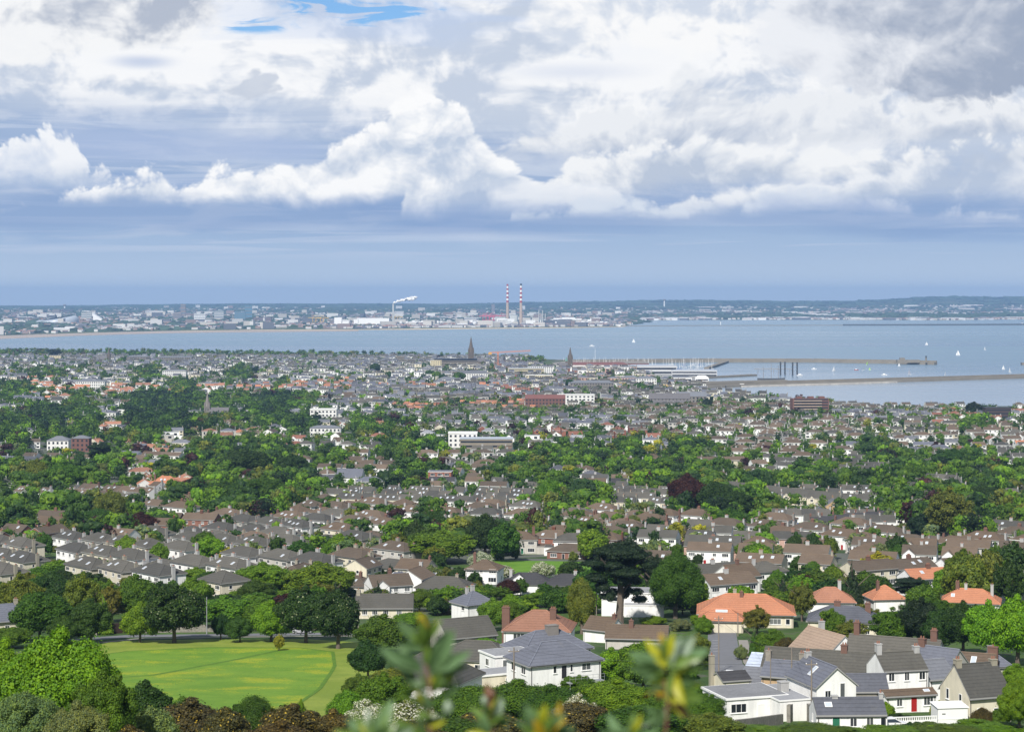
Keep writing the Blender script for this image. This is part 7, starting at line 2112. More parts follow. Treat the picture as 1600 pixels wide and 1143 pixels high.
for (x, y) in MAR:
    p = S(x, y)
    e = empty('moored_yacht', (p.x, p.y, 0), rr.uniform(-.3, .3), 'white yacht with bare mast moored in the marina', 'yacht', 'yachts moored in the marina')
    link('hull', hullm, e, color=rr.choice([(0.75, 0.75, 0.75), (0.7, 0.7, 0.7), (0.75, 0.74, 0.7), (0.08, 0.12, 0.3)])); link('mast', mastm, e)
def tallship():
    p = S(1205, 594); e = empty('tall_ship', p, 0, 'three-masted tall ship with bare yards at the inner jetty', 'tall ship')
    link('hull', hull_mb(46, 8, 4).mesh('hull', [M_HULL]), e, color=(0.10, 0.10, 0.10))
    for x, h in ((-13, 24), (0, 30), (12, 26)):
        b = MB(); b.tube((x, 0, 2), (x, 0, h), .4, .2, 6)
        for z in (.5, .7, .88): b.tube((x, -5, h * z), (x, 5, h * z), .15, seg=4); b.tube((x - 4, 0, h * z), (x + 4, 0, h * z), .15, seg=4)
        b.obj('mast', [M_WOOD], e)
tallship()

# ------------------------------------------------------------------ across the bay
def far_p(px, py):
    """point of the far land seen at (column,row)"""
    u = (px - 800) / FPX
    ys = np.linspace(float(far_shore_y(u)) + 5, 22500, 1200)
    rows = HZ + FPX * (CAM_H - far_z(u, ys)) / ys
    i = np.nonzero(rows >= py)[0]; i = i[-1] if len(i) else 0
    return Vector((u * ys[i], ys[i], float(far_z(u, ys[i]))))
def row_p(px, base, dist=None):
    u = (px - 800) / FPX; Y = dist or float(far_shore_y(u)) + 120
    return Vector((u * Y, Y, float(far_z(u, Y))))

M_FW = mat_plain('far_white_wall', (0.85, 0.85, 0.84), 0.8, var=0)
M_BR_W = mat_plain('chimney_white', (0.80, 0.78, 0.76), 0.8, var=0)
M_BR_R = mat_plain('chimney_red', (0.35, 0.05, 0.06), 0.8, var=0)
M_CH_C = mat_plain('chimney_concrete', (0.46, 0.36, 0.28), 0.9, var=0.08, scale=0.05)
def stack(px, Y, label, top_dark):
    X = (px - 800) / FPX * Y
    e = empty('power_station_chimney', (X, Y, 2), 0, label, 'chimney')
    H = 200; R0, R1 = 8.5, 4.6
    r = lambda z: R0 + (R1 - R0) * z / H
    b = MB(); b.lathe([(r(0), -2), (r(50), 50), (r(108), 108)], 16); b.obj('shaft', [M_CH_C], e)
    z = 108.0; n = 9; dz = (H - 108) / n
    for i in range(n):
        b = MB(); b.lathe([(r(z), z), (r(z + dz), z + dz)] + ([(0.01, z + dz)] if i == n - 1 else []), 16)
        b.obj('band', [M_DARK if (i == n - 1 and top_dark) else (M_BR_R if i % 2 == 0 else M_BR_W)], e); z += dz
stack(814, 9230, 'nearer tall red and white striped chimney, with a black tip', True)
stack(793, 9600, 'farther tall red and white striped chimney, left of the thicker one', False)
def fbox(px, w, h, d, Y, mat, name, label, cat, roof=None, bands=(), extra=None):
    X = (px - 800) / FPX * Y; z = 3.0
    e = empty(name, (X, Y, z), 0, label, cat)
    b = MB(); b.box(-w / 2, w / 2, 0, d, -5, h); b.obj('wall', [mat], e)
    b = MB(); b.box(-w / 2 - .5, w / 2 + .5, -.5, d + .5, h, h + 1.2); b.obj('roof', [roof or mat], e)
    for (x0, x1, z0, z1) in bands:
        b = MB(); b.box(x0, x1, -.4, 0, z0, z1); b.obj('dark_panel', [M_GREYP], e)
    return e
M_GREYP = mat_plain('grey_cladding', (0.16, 0.19, 0.22), 0.7, var=0)
M_GREYL = mat_plain('light_cladding', (0.50, 0.52, 0.50), 0.7, var=0)
fbox(790, 84, 28, 60, 9250, M_FW, 'power_station', 'white low hall of the power station between the chimneys', 'power station', bands=[(-30, -24, 2, 22), (-8, -2, 2, 22)])
fbox(803, 40, 46, 50, 9330, M_GREYL, 'power_station', 'tall grey boiler house beside the thicker chimney', 'boiler house', M_GREYP, bands=[(14, 19, 0, 44)])
fbox(782, 50, 36, 40, 9400, M_GREYL, 'power_station', 'pale stepped hall left of the boiler house', 'turbine hall')
fbox(829, 46, 22, 40, 9230, M_FW, 'storage_hall', 'white square hall right of the thicker chimney', 'hall')
fbox(848, 34, 24, 30, 9230, M_FW, 'storage_hall', 'white hall beneath the four thin stacks', 'hall')
fbox(583, 150, 34, 90, 9000, M_FW, 'waste_plant', 'long white windowless waste plant left of the smoking chimney', 'plant')
fbox(528, 34, 40, 30, 8800, M_FW, 'silo_block', 'tall white silo block left of the long white plant', 'silo')
fbox(540, 30, 24, 30, 8800, M_FW, 'silo_block', 'lower white block between silo and plant', 'silo')
fbox(556, 20, 30, 20, 8900, M_FW, 'silo_block', 'white stair-shaped block touching the long white plant', 'silo')
def thin_stack(px, Y, h, r, label, mat=M_GREYL):
    X = (px - 800) / FPX * Y
    e = empty('thin_chimney', (X, Y, 2), 0, label, 'chimney')
    b = MB(); b.tube((0, 0, -2), (0, 0, h), r, r * .8, 10); b.obj('shaft', [mat], e)
    b = MB(); b.tube((0, 0, h), (0, 0, h + 3), r * .9, r * .9, 10); b.obj('rim', [M_GREYP], e)
thin_stack(614.5, 9000, 104, 5, 'grey chimney trailing white smoke')
for x, h, l in ((842, 72, 'tallest left one of four thin grey stacks'), (845.5, 58, 'second, shorter one of four thin grey stacks'), (848, 72, 'third one of four thin grey stacks, as tall as the first'), (852, 56, 'rightmost shortest one of four thin grey stacks')):
    thin_stack(x, 9220, h, 2.4, l)
thin_stack(661, 9600, 70, 2.2, 'thin dark chimney between smoking chimney and port cranes', M_DARK)
# smoke plume
def plume():
    m, N, out = new_mat('smoke')
    P = obj_pos(N)
    n = N.noise(P, 0.045, 4, 0.6, dim='3D')
    v = N.node('ShaderNodeVolumePrincipled')
    v.inputs['Color'].default_value = (0.97, 0.97, 0.97, 1)
    N.put(v.inputs['Density'], N.smooth(n, 0.40, 0.55) * 0.09)
    N.t.links.new(v.outputs[0], out.inputs['Volume'])
    V0, F0 = ico(); V, F, k = [], [], 0
    rg = np.random.default_rng(4)
    bm = bmesh.new()
    for i in range(16):
        t = i / 15
        c = np.array([t * 100 + rg.uniform(-4, 4), 0, 4 + 22 * t ** .7 + rg.uniform(-6, 6) * t]); r = 3 + 8 * t ** .7 - 8 * max(0, t - .7)
        bmesh.ops.create_icosphere(bm, subdivisions=2, radius=r, matrix=Matrix.Translation(c) @ Matrix.Diagonal((1.3, 1, .75, 1)))
    me = bpy.data.meshes.new('smoke_plume'); bm.to_mesh(me); bm.free(); 
    for v_ in me.vertices: v_.co += Vector((mnoise.noise(v_.co * .11), 0, mnoise.noise(v_.co * .11 + Vector((7, 3, 1))))) * 7
    for p in me.polygons: p.use_smooth = True
    m2, N2, out2 = new_mat('smoke_puffs')
    P2 = obj_pos(N2)
    n2 = N2.noise(P2, 0.12, 5, 0.65, dim='3D')
    b = N2.node('ShaderNodeBsdfPrincipled'); b.inputs['Base Color'].default_value = (0.95, 0.95, 0.95, 1); b.inputs['Roughness'].default_value = 1
    b.inputs['Specular IOR Level'].default_value = 0
    tr_ = N2.node('ShaderNodeBsdfTransparent'); mx = N2.node('ShaderNodeMixShader')
    lw = N2.node('ShaderNodeLayerWeight'); lw.inputs[0].default_value = 0.4
    N2.put(mx.inputs[0], N2.smooth(n2 + (1.0 - E(N2, lw.outputs['Facing'])) * 0.30, 0.48, 0.86))
    N2.t.links.new(tr_.outputs[0], mx.inputs[1]); N2.t.links.new(b.outputs[0], mx.inputs[2]); N2.t.links.new(mx.outputs[0], out2.inputs[0])
    me.materials.append(m2)
    o = link('smoke_plume', me, loc=((614.5 - 800) / FPX * 9000, 9000, 106))
    tag(o, 'white smoke drifting right from the grey chimney', 'smoke', kind='stuff')
plume()
def port_crane(px, Y, h, mat, label):
    X = (px - 800) / FPX * Y; e = empty('port_crane', (X, Y, 3), 0, label, 'crane')
    for x in (-9, 9):
        b = MB(); b.tube((x, 0, 0), (x * .8, 0, h * .72), 1.6, 1.3, 5); b.obj('leg', [mat], e)
    b = MB(); b.tube((-30, 0, h * .72), (34, 0, h * .72), 1.8, 1.4, 5); b.tube((-8, 0, h * .72), (0, 0, h), 1.2, 1, 5); b.tube((0, 0, h), (34, 0, h * .72), .8, .8, 4); b.tube((-9, 0, h * .35), (9, 0, h * .35), 1.2, 1.2, 5); b.obj('boom', [mat], e)
M_CRR = mat_plain('crane_red', (0.55, 0.07, 0.12), 0.5, var=0); M_CRY = mat_plain('crane_yellow_far', (0.6, 0.40, 0.08), 0.5, var=0)
for i, (x, h, m_, l) in enumerate([(757, 52, M_CRR, 'red port crane nearest the smoking chimney'), (762, 56, M_CRR, 'second red port crane of the cluster'), (768, 54, M_CRR, 'third red port crane of the cluster'), (774, 46, M_CRR, 'red port crane nearest the striped chimneys'),
        (619, 44, M_CRY, 'yellow port crane just right of the smoking chimney'), (491, 46, M_CRY, 'yellow dock crane left of the silo block'), (503, 44, M_CRY, 'second yellow dock crane left of the silo block'), (784, 54, M_CRR, 'single red slewing crane by the farther striped chimney')]):
    port_crane(x, 9700 if x > 600 else 9300, h, m_, l)
def tank(px, Y, r, h, label):
    X = (px - 800) / FPX * Y; e = empty('oil_tank', (X, Y, 3), 0, label, 'tank', 'white oil tanks in the port')
    b = MB(); b.lathe([(r, -3), (r, h), (r * .6, h + r * .12), (0.1, h + r * .18)], 20); b.obj('shell', [M_FW], e)
for i in range(26):
    x = 627 + i * 4.8 + random.uniform(-1, 1)
    if 752 < x: break
    tank(x, 9300 + random.uniform(-60, 180), random.uniform(7, 11), random.uniform(13, 20), 'white cylindrical oil tank in the port left of the power station')
for i in range(13): tank(861 + i * 7.2, 9300 + random.uniform(-60, 200), random.uniform(9, 13), random.uniform(10, 16), 'white cylindrical oil tank in the port right of the four stacks')
def ship(px, Y, L, h, label):
    X = (px - 800) / FPX * Y; e = empty('ferry', (X, Y, 0), 0.1, label, 'ferry')
    link('hull', hull_mb(L, 22, 14).mesh('hull', [M_HULL]), e, color=(0.8, 0.8, 0.8))
    b = MB(); b.box(-L * .4, L * .3, -9, 9, 12, h); b.box(-L * .3, L * .1, -8, 8, h, h + 6); b.obj('deckhouse', [M_FW], e)
    b = MB(); b.box(-L * .28, -L * .2, -3, 3, h + 6, h + 13); b.obj('funnel', [M_GREYP], e)
ship(893, 9900, 170, 26, 'large white ferry berthed right of the four stacks'); ship(873, 9900, 90, 22, 'smaller white ferry berthed left of the large one'); ship(922, 9900, 110, 16, 'low white ship at the end of the port')
# stadium
def stadium():
    Y = 9100; X = (89 - 800) / FPX * Y; e = empty('stadium', (X, Y, 8), 0, 'silvery curved stadium shell at the far left', 'stadium')
    b = MB(); n, m = 48, 8; rg = []
    for i in range(n):
        t = 2 * math.pi * i / n; hi = 30 + 12 * math.cos(t - .4)
        rg.append([(math.cos(t) * (104 - 30 * (k / m) ** 3), math.sin(t) * (88 - 28 * (k / m) ** 3), hi * math.sin(k / m * 1.57)) for k in range(m + 1)])
    for i in range(n):
        j = (i + 1) % n
        for k in range(m): b.poly([rg[i][k], rg[j][k], rg[j][k + 1], rg[i][k + 1]])
    o = b.obj('shell', [mat_plain('polycarbonate', (0.42, 0.46, 0.50), 0.3, 0.6, var=0)], e)
    for p in o.data.polygons: p.use_smooth = True
    b = MB(); b.lathe([(66, 0), (72, 1)], 32, c=(0, 0, 30)); b.obj('roof_ring', [M_GREYP], e)
stadium()
def tower_far(px, w, h, Y, mat, label, name='tower_block', bands=4):
    X = (px - 800) / FPX * Y; z = float(far_z((px - 800) / FPX, Y)); e = empty(name, (X, Y, z), .1, label, 'tower block')
    b = MB(); b.box(-w / 2, w / 2, 0, w * .8, -8, h); b.obj('wall', [mat], e)
    for k in range(bands):
        b = MB(); b.box(-w / 2 + 1, w / 2 - 1, -.4, 0, h * (k + .3) / bands, h * (k + .7) / bands); b.obj('window_band', [M_GREYP], e)
M_BL = mat_plain('blue_glass', (0.10, 0.22, 0.30), 0.3, 0.5, var=0); M_BRN = mat_plain('brown_concrete', (0.25, 0.21, 0.20), 0.8, var=0)
for (x, w, h, Y, m_, l) in [(286, 28, 80, 11000, M_BRN, 'dark slab tower, the tallest one on the far left'), (277, 46, 36, 10500, M_BRN, 'brown block at the foot of the slab tower'), (388, 40, 76, 10600, M_BL, 'blue-green glass tower left of the docks'), (375, 60, 44, 10500, M_BL, 'lower blue-green block beside the glass tower'),
        (342, 50, 48, 10400, M_GREYL, 'pale grey cube office left of the glass tower'), (131, 26, 42, 10300, M_GREYL, 'pale tower pair right of the stadium, left one'), (139, 26, 46, 10300, M_GREYL, 'pale tower pair right of the stadium, right one'), (770.5, 22, 60, 14000, M_BRN, 'far dark tower just left of the striped chimneys'),
        (88, 40, 44, 11500, M_BRN, 'dark blocks behind the stadium'), (312, 60, 34, 10300, M_FW, 'white offices right of the slab tower'), (410, 90, 22, 9900, M_REDB, 'brown-red dock warehouse right of the glass tower')]:
    tower_far(x, w, h, Y, m_, l)
def arch_roof():
    Y = 9800; X = (152 - 800) / FPX * Y; e = empty('sports_hall', (X, Y, 10), 0, 'bright white sloping hall right of the stadium', 'hall')
    b = MB(); b.poly([(-22, 0, 0), (22, 0, 0), (22, 0, 14), (-22, 0, 42)]); b.poly([(-22, 0, 42), (22, 0, 14), (22, 40, 14), (-22, 40, 42)]); b.poly([(-22, 0, 42), (-22, 40, 42), (-22, 40, 0), (-22, 0, 0)]); b.obj('shell', [M_FW], e)
arch_roof()
def water_tower(px, Y, h, label, wide=True):
    X = (px - 800) / FPX * Y; z = float(far_z((px - 800) / FPX, Y)); e = empty('water_tower', (X, Y, z), 0, label, 'water tower')
    b = MB(); b.tube((0, 0, -5), (0, 0, h), 7, 6, 12); b.obj('shaft', [M_FW], e)
    b = MB(); b.lathe([(6, 0), (15, 8), (15, 14), (0.1, 17)], 16, c=(0, 0, h)); b.obj('tank', [M_BRN], e)
water_tower(1038, 17500, 52, 'white water tower with dark cap breaking the horizon'); water_tower(101, 17000, 26, 'small water tower on the left horizon')

# the long low walls out in the bay and its markers
ribbon_wall('sea_wall', [(975, 509.6), (1100, 508.9), (1250, 508.6), (1320, 508.5)], 14, 3.2, M_PIER, 'faint low sea wall running out from the port', 'sea wall')
ribbon_wall('sea_wall', [(1318, 508.6), (1450, 508.4), (1640, 507.6)], 18, 7, mat_plain('dark_sea_wall', (0.08, 0.085, 0.09), 0.9, var=0), 'darker long sea wall reaching the right edge', 'sea wall')
lighthouse(1126, 508.6, 16, 'small lighthouse on the faint low sea wall', M_WHITE); lighthouse(1597, 507.6, 8, 'pale building at the end of the dark sea wall', M_WHITE)

# ---- the far city, its trees and the headland scrub
rr = np.random.default_rng(17)
def boxes(n, fn):
    V, F, C = [], [], []
    base = np.array([[-1, -1, 0], [1, -1, 0], [1, 1, 0], [-1, 1, 0], [-1, -1, 1], [1, -1, 1], [1, 1, 1], [-1, 1, 1]], float)
    fc = np.array([[0, 1, 5, 4], [1, 2, 6, 5], [2, 3, 7, 6], [3, 0, 4, 7], [4, 5, 6, 7]])
    k = 0
    for i in range(n):
        r = fn(i)
        if r is None: continue
        x, y, z, w, d, h, a, c, rc = r
        ca, sa = math.cos(a), math.sin(a)
        b = base * [w / 2, d / 2, h]; b[:4, 2] = -6
        p = np.stack([b[:, 0] * ca - b[:, 1] * sa + x, b[:, 0] * sa + b[:, 1] * ca + y, b[:, 2] + z], 1)
        # walls and roof keep their own vertices so each keeps its colour
        V.append(p); F.append(fc[:4] + k); C.append(np.tile(c, (8, 1))); k += 8
        top = p[4:]; rid = [(top[0] + top[3]) / 2 + [0, 0, h * .25], (top[1] + top[2]) / 2 + [0, 0, h * .25]] if h < 14 else None
        if rid:
            V.append(np.array([top[0], top[1], rid[1], rid[0], top[3], top[2]])); F.append(np.array([[0, 1, 2, 3], [3, 2, 5, 4]]) + k); C.append(np.tile(rc, (6, 1))); k += 6
        else:
            V.append(top); F.append(np.array([[0, 1, 2, 3]]) + k); C.append(np.tile(rc, (4, 1))); k += 4
    return np.concatenate(V), np.concatenate(F), np.concatenate(C)
def city_fn(i):
    px = rr.uniform(-300, 1900)
    u = (px - 800) / FPX; y0 = float(far_shore_y(u))
    t = rr.random()
    left = px < 980
    if left:
        Y = y0 + 60 + (13000 - y0) * t ** 1.3 if rr.random() < .75 else rr.uniform(11000, 17500)
    else:
        Y = y0 + 40 + 500 * t ** 2 if rr.random() < .45 else rr.uniform(y0, 17500)
    X = u * Y
    cl = math.sin(X * .0021 + 1.3) + math.sin(Y * .0017 + X * .0009) + math.sin(X * .0047 - Y * .0012)
    if cl < -0.6 and rr.random() < .8: return None
    z = float(far_z(u, Y))
    q = rr.random()
    big = rr.random()
    w, d, h = rr.uniform(8, 24), rr.uniform(9, 14), rr.uniform(6, 9)
    if big > .96 and left: w, d, h = rr.uniform(25, 70), 20, rr.uniform(12, 30)
    elif big > .955: w, d, h = rr.uniform(60, 170), 40, rr.uniform(7, 11)
    if q < .36: c = np.array([.66, .66, .65])
    elif q < .62: c = np.array([.52, .50, .46])
    elif q < .78: c = np.array([.28, .22, .20])
    else: c = np.array([.13, .14, .16])
    rc = np.array([.17, .17, .19]) if rr.random() < .7 or big > .955 else np.array([.30, .15, .10])
    if big > .955 and rr.random() < .5: rc = np.array([.7, .7, .7])
    return X, Y, z, w, d, h, rr.uniform(-.5, .5), c * rr.uniform(.8, 1.1), rc
V, F, C = boxes(15000, city_fn)
mcity, N, out = new_mat('far_city_walls'); principled(N, out, tint(N, 'attr'), 0.8, 0.2)
tag(link('far_city', np_mesh('far_city', V, F, [mcity], col=C)), 'low white and grey city spread along the far shore', 'city', kind='stuff')
# tree cover over there
V0, F0 = ico()
def far_trees(n):
    V, F, C = [], [], []
    k = 0
    for i in range(n):
        px = rr.uniform(-300, 1900); u = (px - 800) / FPX; y0 = float(far_shore_y(u))
        right = px > 980
        g = rr.random()
        Y = y0 + 150 + (20500 - y0) * g ** 1.15
        if right and rr.random() < .35: Y = y0 + rr.uniform(200, 1500)
        if 440 < px < 980 and Y < y0 + 900: continue
        X = u * Y
        z = float(far_z(u, Y))
        s = rr.uniform(20, 60) if not (right and Y < 13500) else rr.uniform(25, 80)
        h = rr.uniform(7, 13) if not (px > 1330 and Y < 13500) else rr.uniform(12, 22)
        if Y > 16500: s *= 1.8
        v = V0 * (1 + rr.normal(size=(len(V0), 1)) * .22) * [s, s * .6, h] + [X, Y, z]
        V.append(v); F.append(F0 + k); k += len(V0)
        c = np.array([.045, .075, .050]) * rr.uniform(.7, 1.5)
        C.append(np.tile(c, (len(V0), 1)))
    return np.concatenate(V), np.concatenate(F), np.concatenate(C)
V, F, C = far_trees(5200)
mft, N, out = new_mat('far_tree_cover'); principled(N, out, tint(N, 'attr'), 0.95, 0.1)
tag(link('far_tree_cover', np_mesh('far_tree_cover', V, F, [mft], col=C)), 'dark bluish tree cover between the far suburbs', 'trees', kind='stuff')
# green scrub and dunes at the foot of the white plant
def scrub_fn():
    V, F, C = [], [], []; k = 0
    for i in range(240):
        px = rr.uniform(455, 645); Y = 8600 + rr.uniform(-80, 120) + (px - 540) * 1.0
        v = V0 * (1 + rr.normal(size=(len(V0), 1)) * .2) * [rr.uniform(8, 18), 9, rr.uniform(5, 9.5) * (1.2 if px < 620 else .6)] + [(px - 800) / FPX * Y, Y, 2]
        V.append(v); F.append(F0 + k); k += len(V0); C.append(np.tile(np.array([.045, .075, .025]) * rr.uniform(.7, 1.3), (len(V0), 1)))
    return np.concatenate(V), np.concatenate(F), np.concatenate(C)
V, F, C = scrub_fn()
tag(link('dune_scrub', np_mesh('dune_scrub', V, F, [mft], col=C)), 'green scrub on the spit below the white plant', 'scrub', kind='stuff')

# ------------------------------------------------------------------ air
def haze():
    me = bpy.data.meshes.new('haze')
    bm = bmesh.new(); bmesh.ops.create_cube(bm, size=1.0); bm.to_mesh(me); bm.free()
    for v in me.vertices: v.co = ((v.co.x) * 26000, (v.co.y + .5) * 26600 - 800, (v.co.z + .5) * 272 - 12)
    m = bpy.data.materials.new('haze'); m.use_nodes = True; t = m.node_tree; t.nodes.clear()
    o_ = t.nodes.new('ShaderNodeOutputMaterial'); v = t.nodes.new('ShaderNodeVolumePrincipled')
    v.inputs['Color'].default_value = (0.36, 0.60, 1.0, 1); v.inputs['Density'].default_value = 4.9e-5; v.inputs['Anisotropy'].default_value = 0.0
    t.links.new(v.outputs[0], o_.inputs['Volume'])
    me.materials.append(m)
    o = link('haze', me); tag(o, 'thin blue sea air', 'haze', kind='stuff')
haze()

# ------------------------------------------------------------------ what grows and stands where, read off the photograph
# 50-pixel columns, 20-pixel rows from row 556; # wood, t trees, m mixed, h houses, o orange roofs, c town, g grass, . nothing
MAP = """
mmhhmhhmhhhcccccc...............
mtmhthhthhhcccccccccc...........
tohhmtmmmhohhhcccccccc..........
tmtm##tt#thhhhcchhhhchhhhm......
m#tm##tt#mhmmmhhhhhhhchhhhhhhhmh
##th##tmt#htthhhhhhhhhhhhhhhhhth
tttttmmhhmhttmthhhmhhmhhhmhmhhhh
mhhoootttmmhttmhh#ttm#mhhhmthhhh
mhh#hht##mtmthmmt##tmhhmhmh#th#m
####mt###tmhhtht#mht##tmmthht###
t#mmoo#m##mh#hmht#hh##t##tt#mh##
mmhhh#####hmhhmhht#hh##thhhht#tm
##thhhtt#hhmhthhh#hhht#tmmm#m###
th#m#hhhhhhhmhhhhmhhhmthmhhht#mt
hh#thhhhhhhhm##hthhhhhhhhhhhhm#h
hhhhhhhhhhhh###thhtmhhhhhhhhhhhh
tmhhhhhhhhhhm##tggt#hhhthhhhhhhh
hthhhhhhhhhhhhtgg#t#hhmhhmhhhhhh
ttthhhhtmmhhhhhmhh##thhhhthhhhtt
tttttttttt##mmthmtt##thmttttmhtt
##########.....................t
""".strip().split('\n')
def cell(px, py):
    r = int((py - 556) // 20); c = int(px // 50)
    if r < 0: r = 0
    c = min(max(c, 0), 31)
    if r >= len(MAP): return '.'
    return MAP[r][c] if c < len(MAP[r]) else '.'
def shore_ok(X, Y, margin=25): return Y < float(shore_y(X, Y)) - margin

HGRID = {}
def footprint_add(x, y, r):
    HGRID.setdefault((int(x // 30), int(y // 30)), []).append((x, y, r))
def footprint_hit(x, y, r):
    i, j = int(x // 30), int(y // 30)
    for a in (-1, 0, 1):
        for b in (-1, 0, 1):
            for (u, v, q) in HGRID.get((i + a, j + b), ()):
                if (u - x) ** 2 + (v - y) ** 2 < (q + r) ** 2: return True
    return False
for (x, y, q) in BLOCKS: footprint_add(x, y, q)
for (x, y, w, d, yaw) in PLACED:
    for k in np.linspace(-1, 1, max(2, int(w / d) + 1)):
        o = max(0, (w - d) / 2) * k
        footprint_add(x + math.cos(yaw) * o, y + math.sin(yaw) * o, d / 2)
for t in TREES: footprint_add(t['pos'][0], t['pos'][1], t['w'] * 0.28)
# keep the streets, the green and the meadow open
for a, b, q in [((755, 884), (930, 884), 12), ((860, 868), (1000, 869), 4), ((755, 893), (935, 894), 12), ((750, 903), (930, 905), 11), ((770, 918), (925, 920), 9)]:
    for k in range(12):
        p = G(a[0] + (b[0] - a[0]) * k / 11, a[1] + (b[1] - a[1]) * k / 11); footprint_add(p.x, p.y, q)

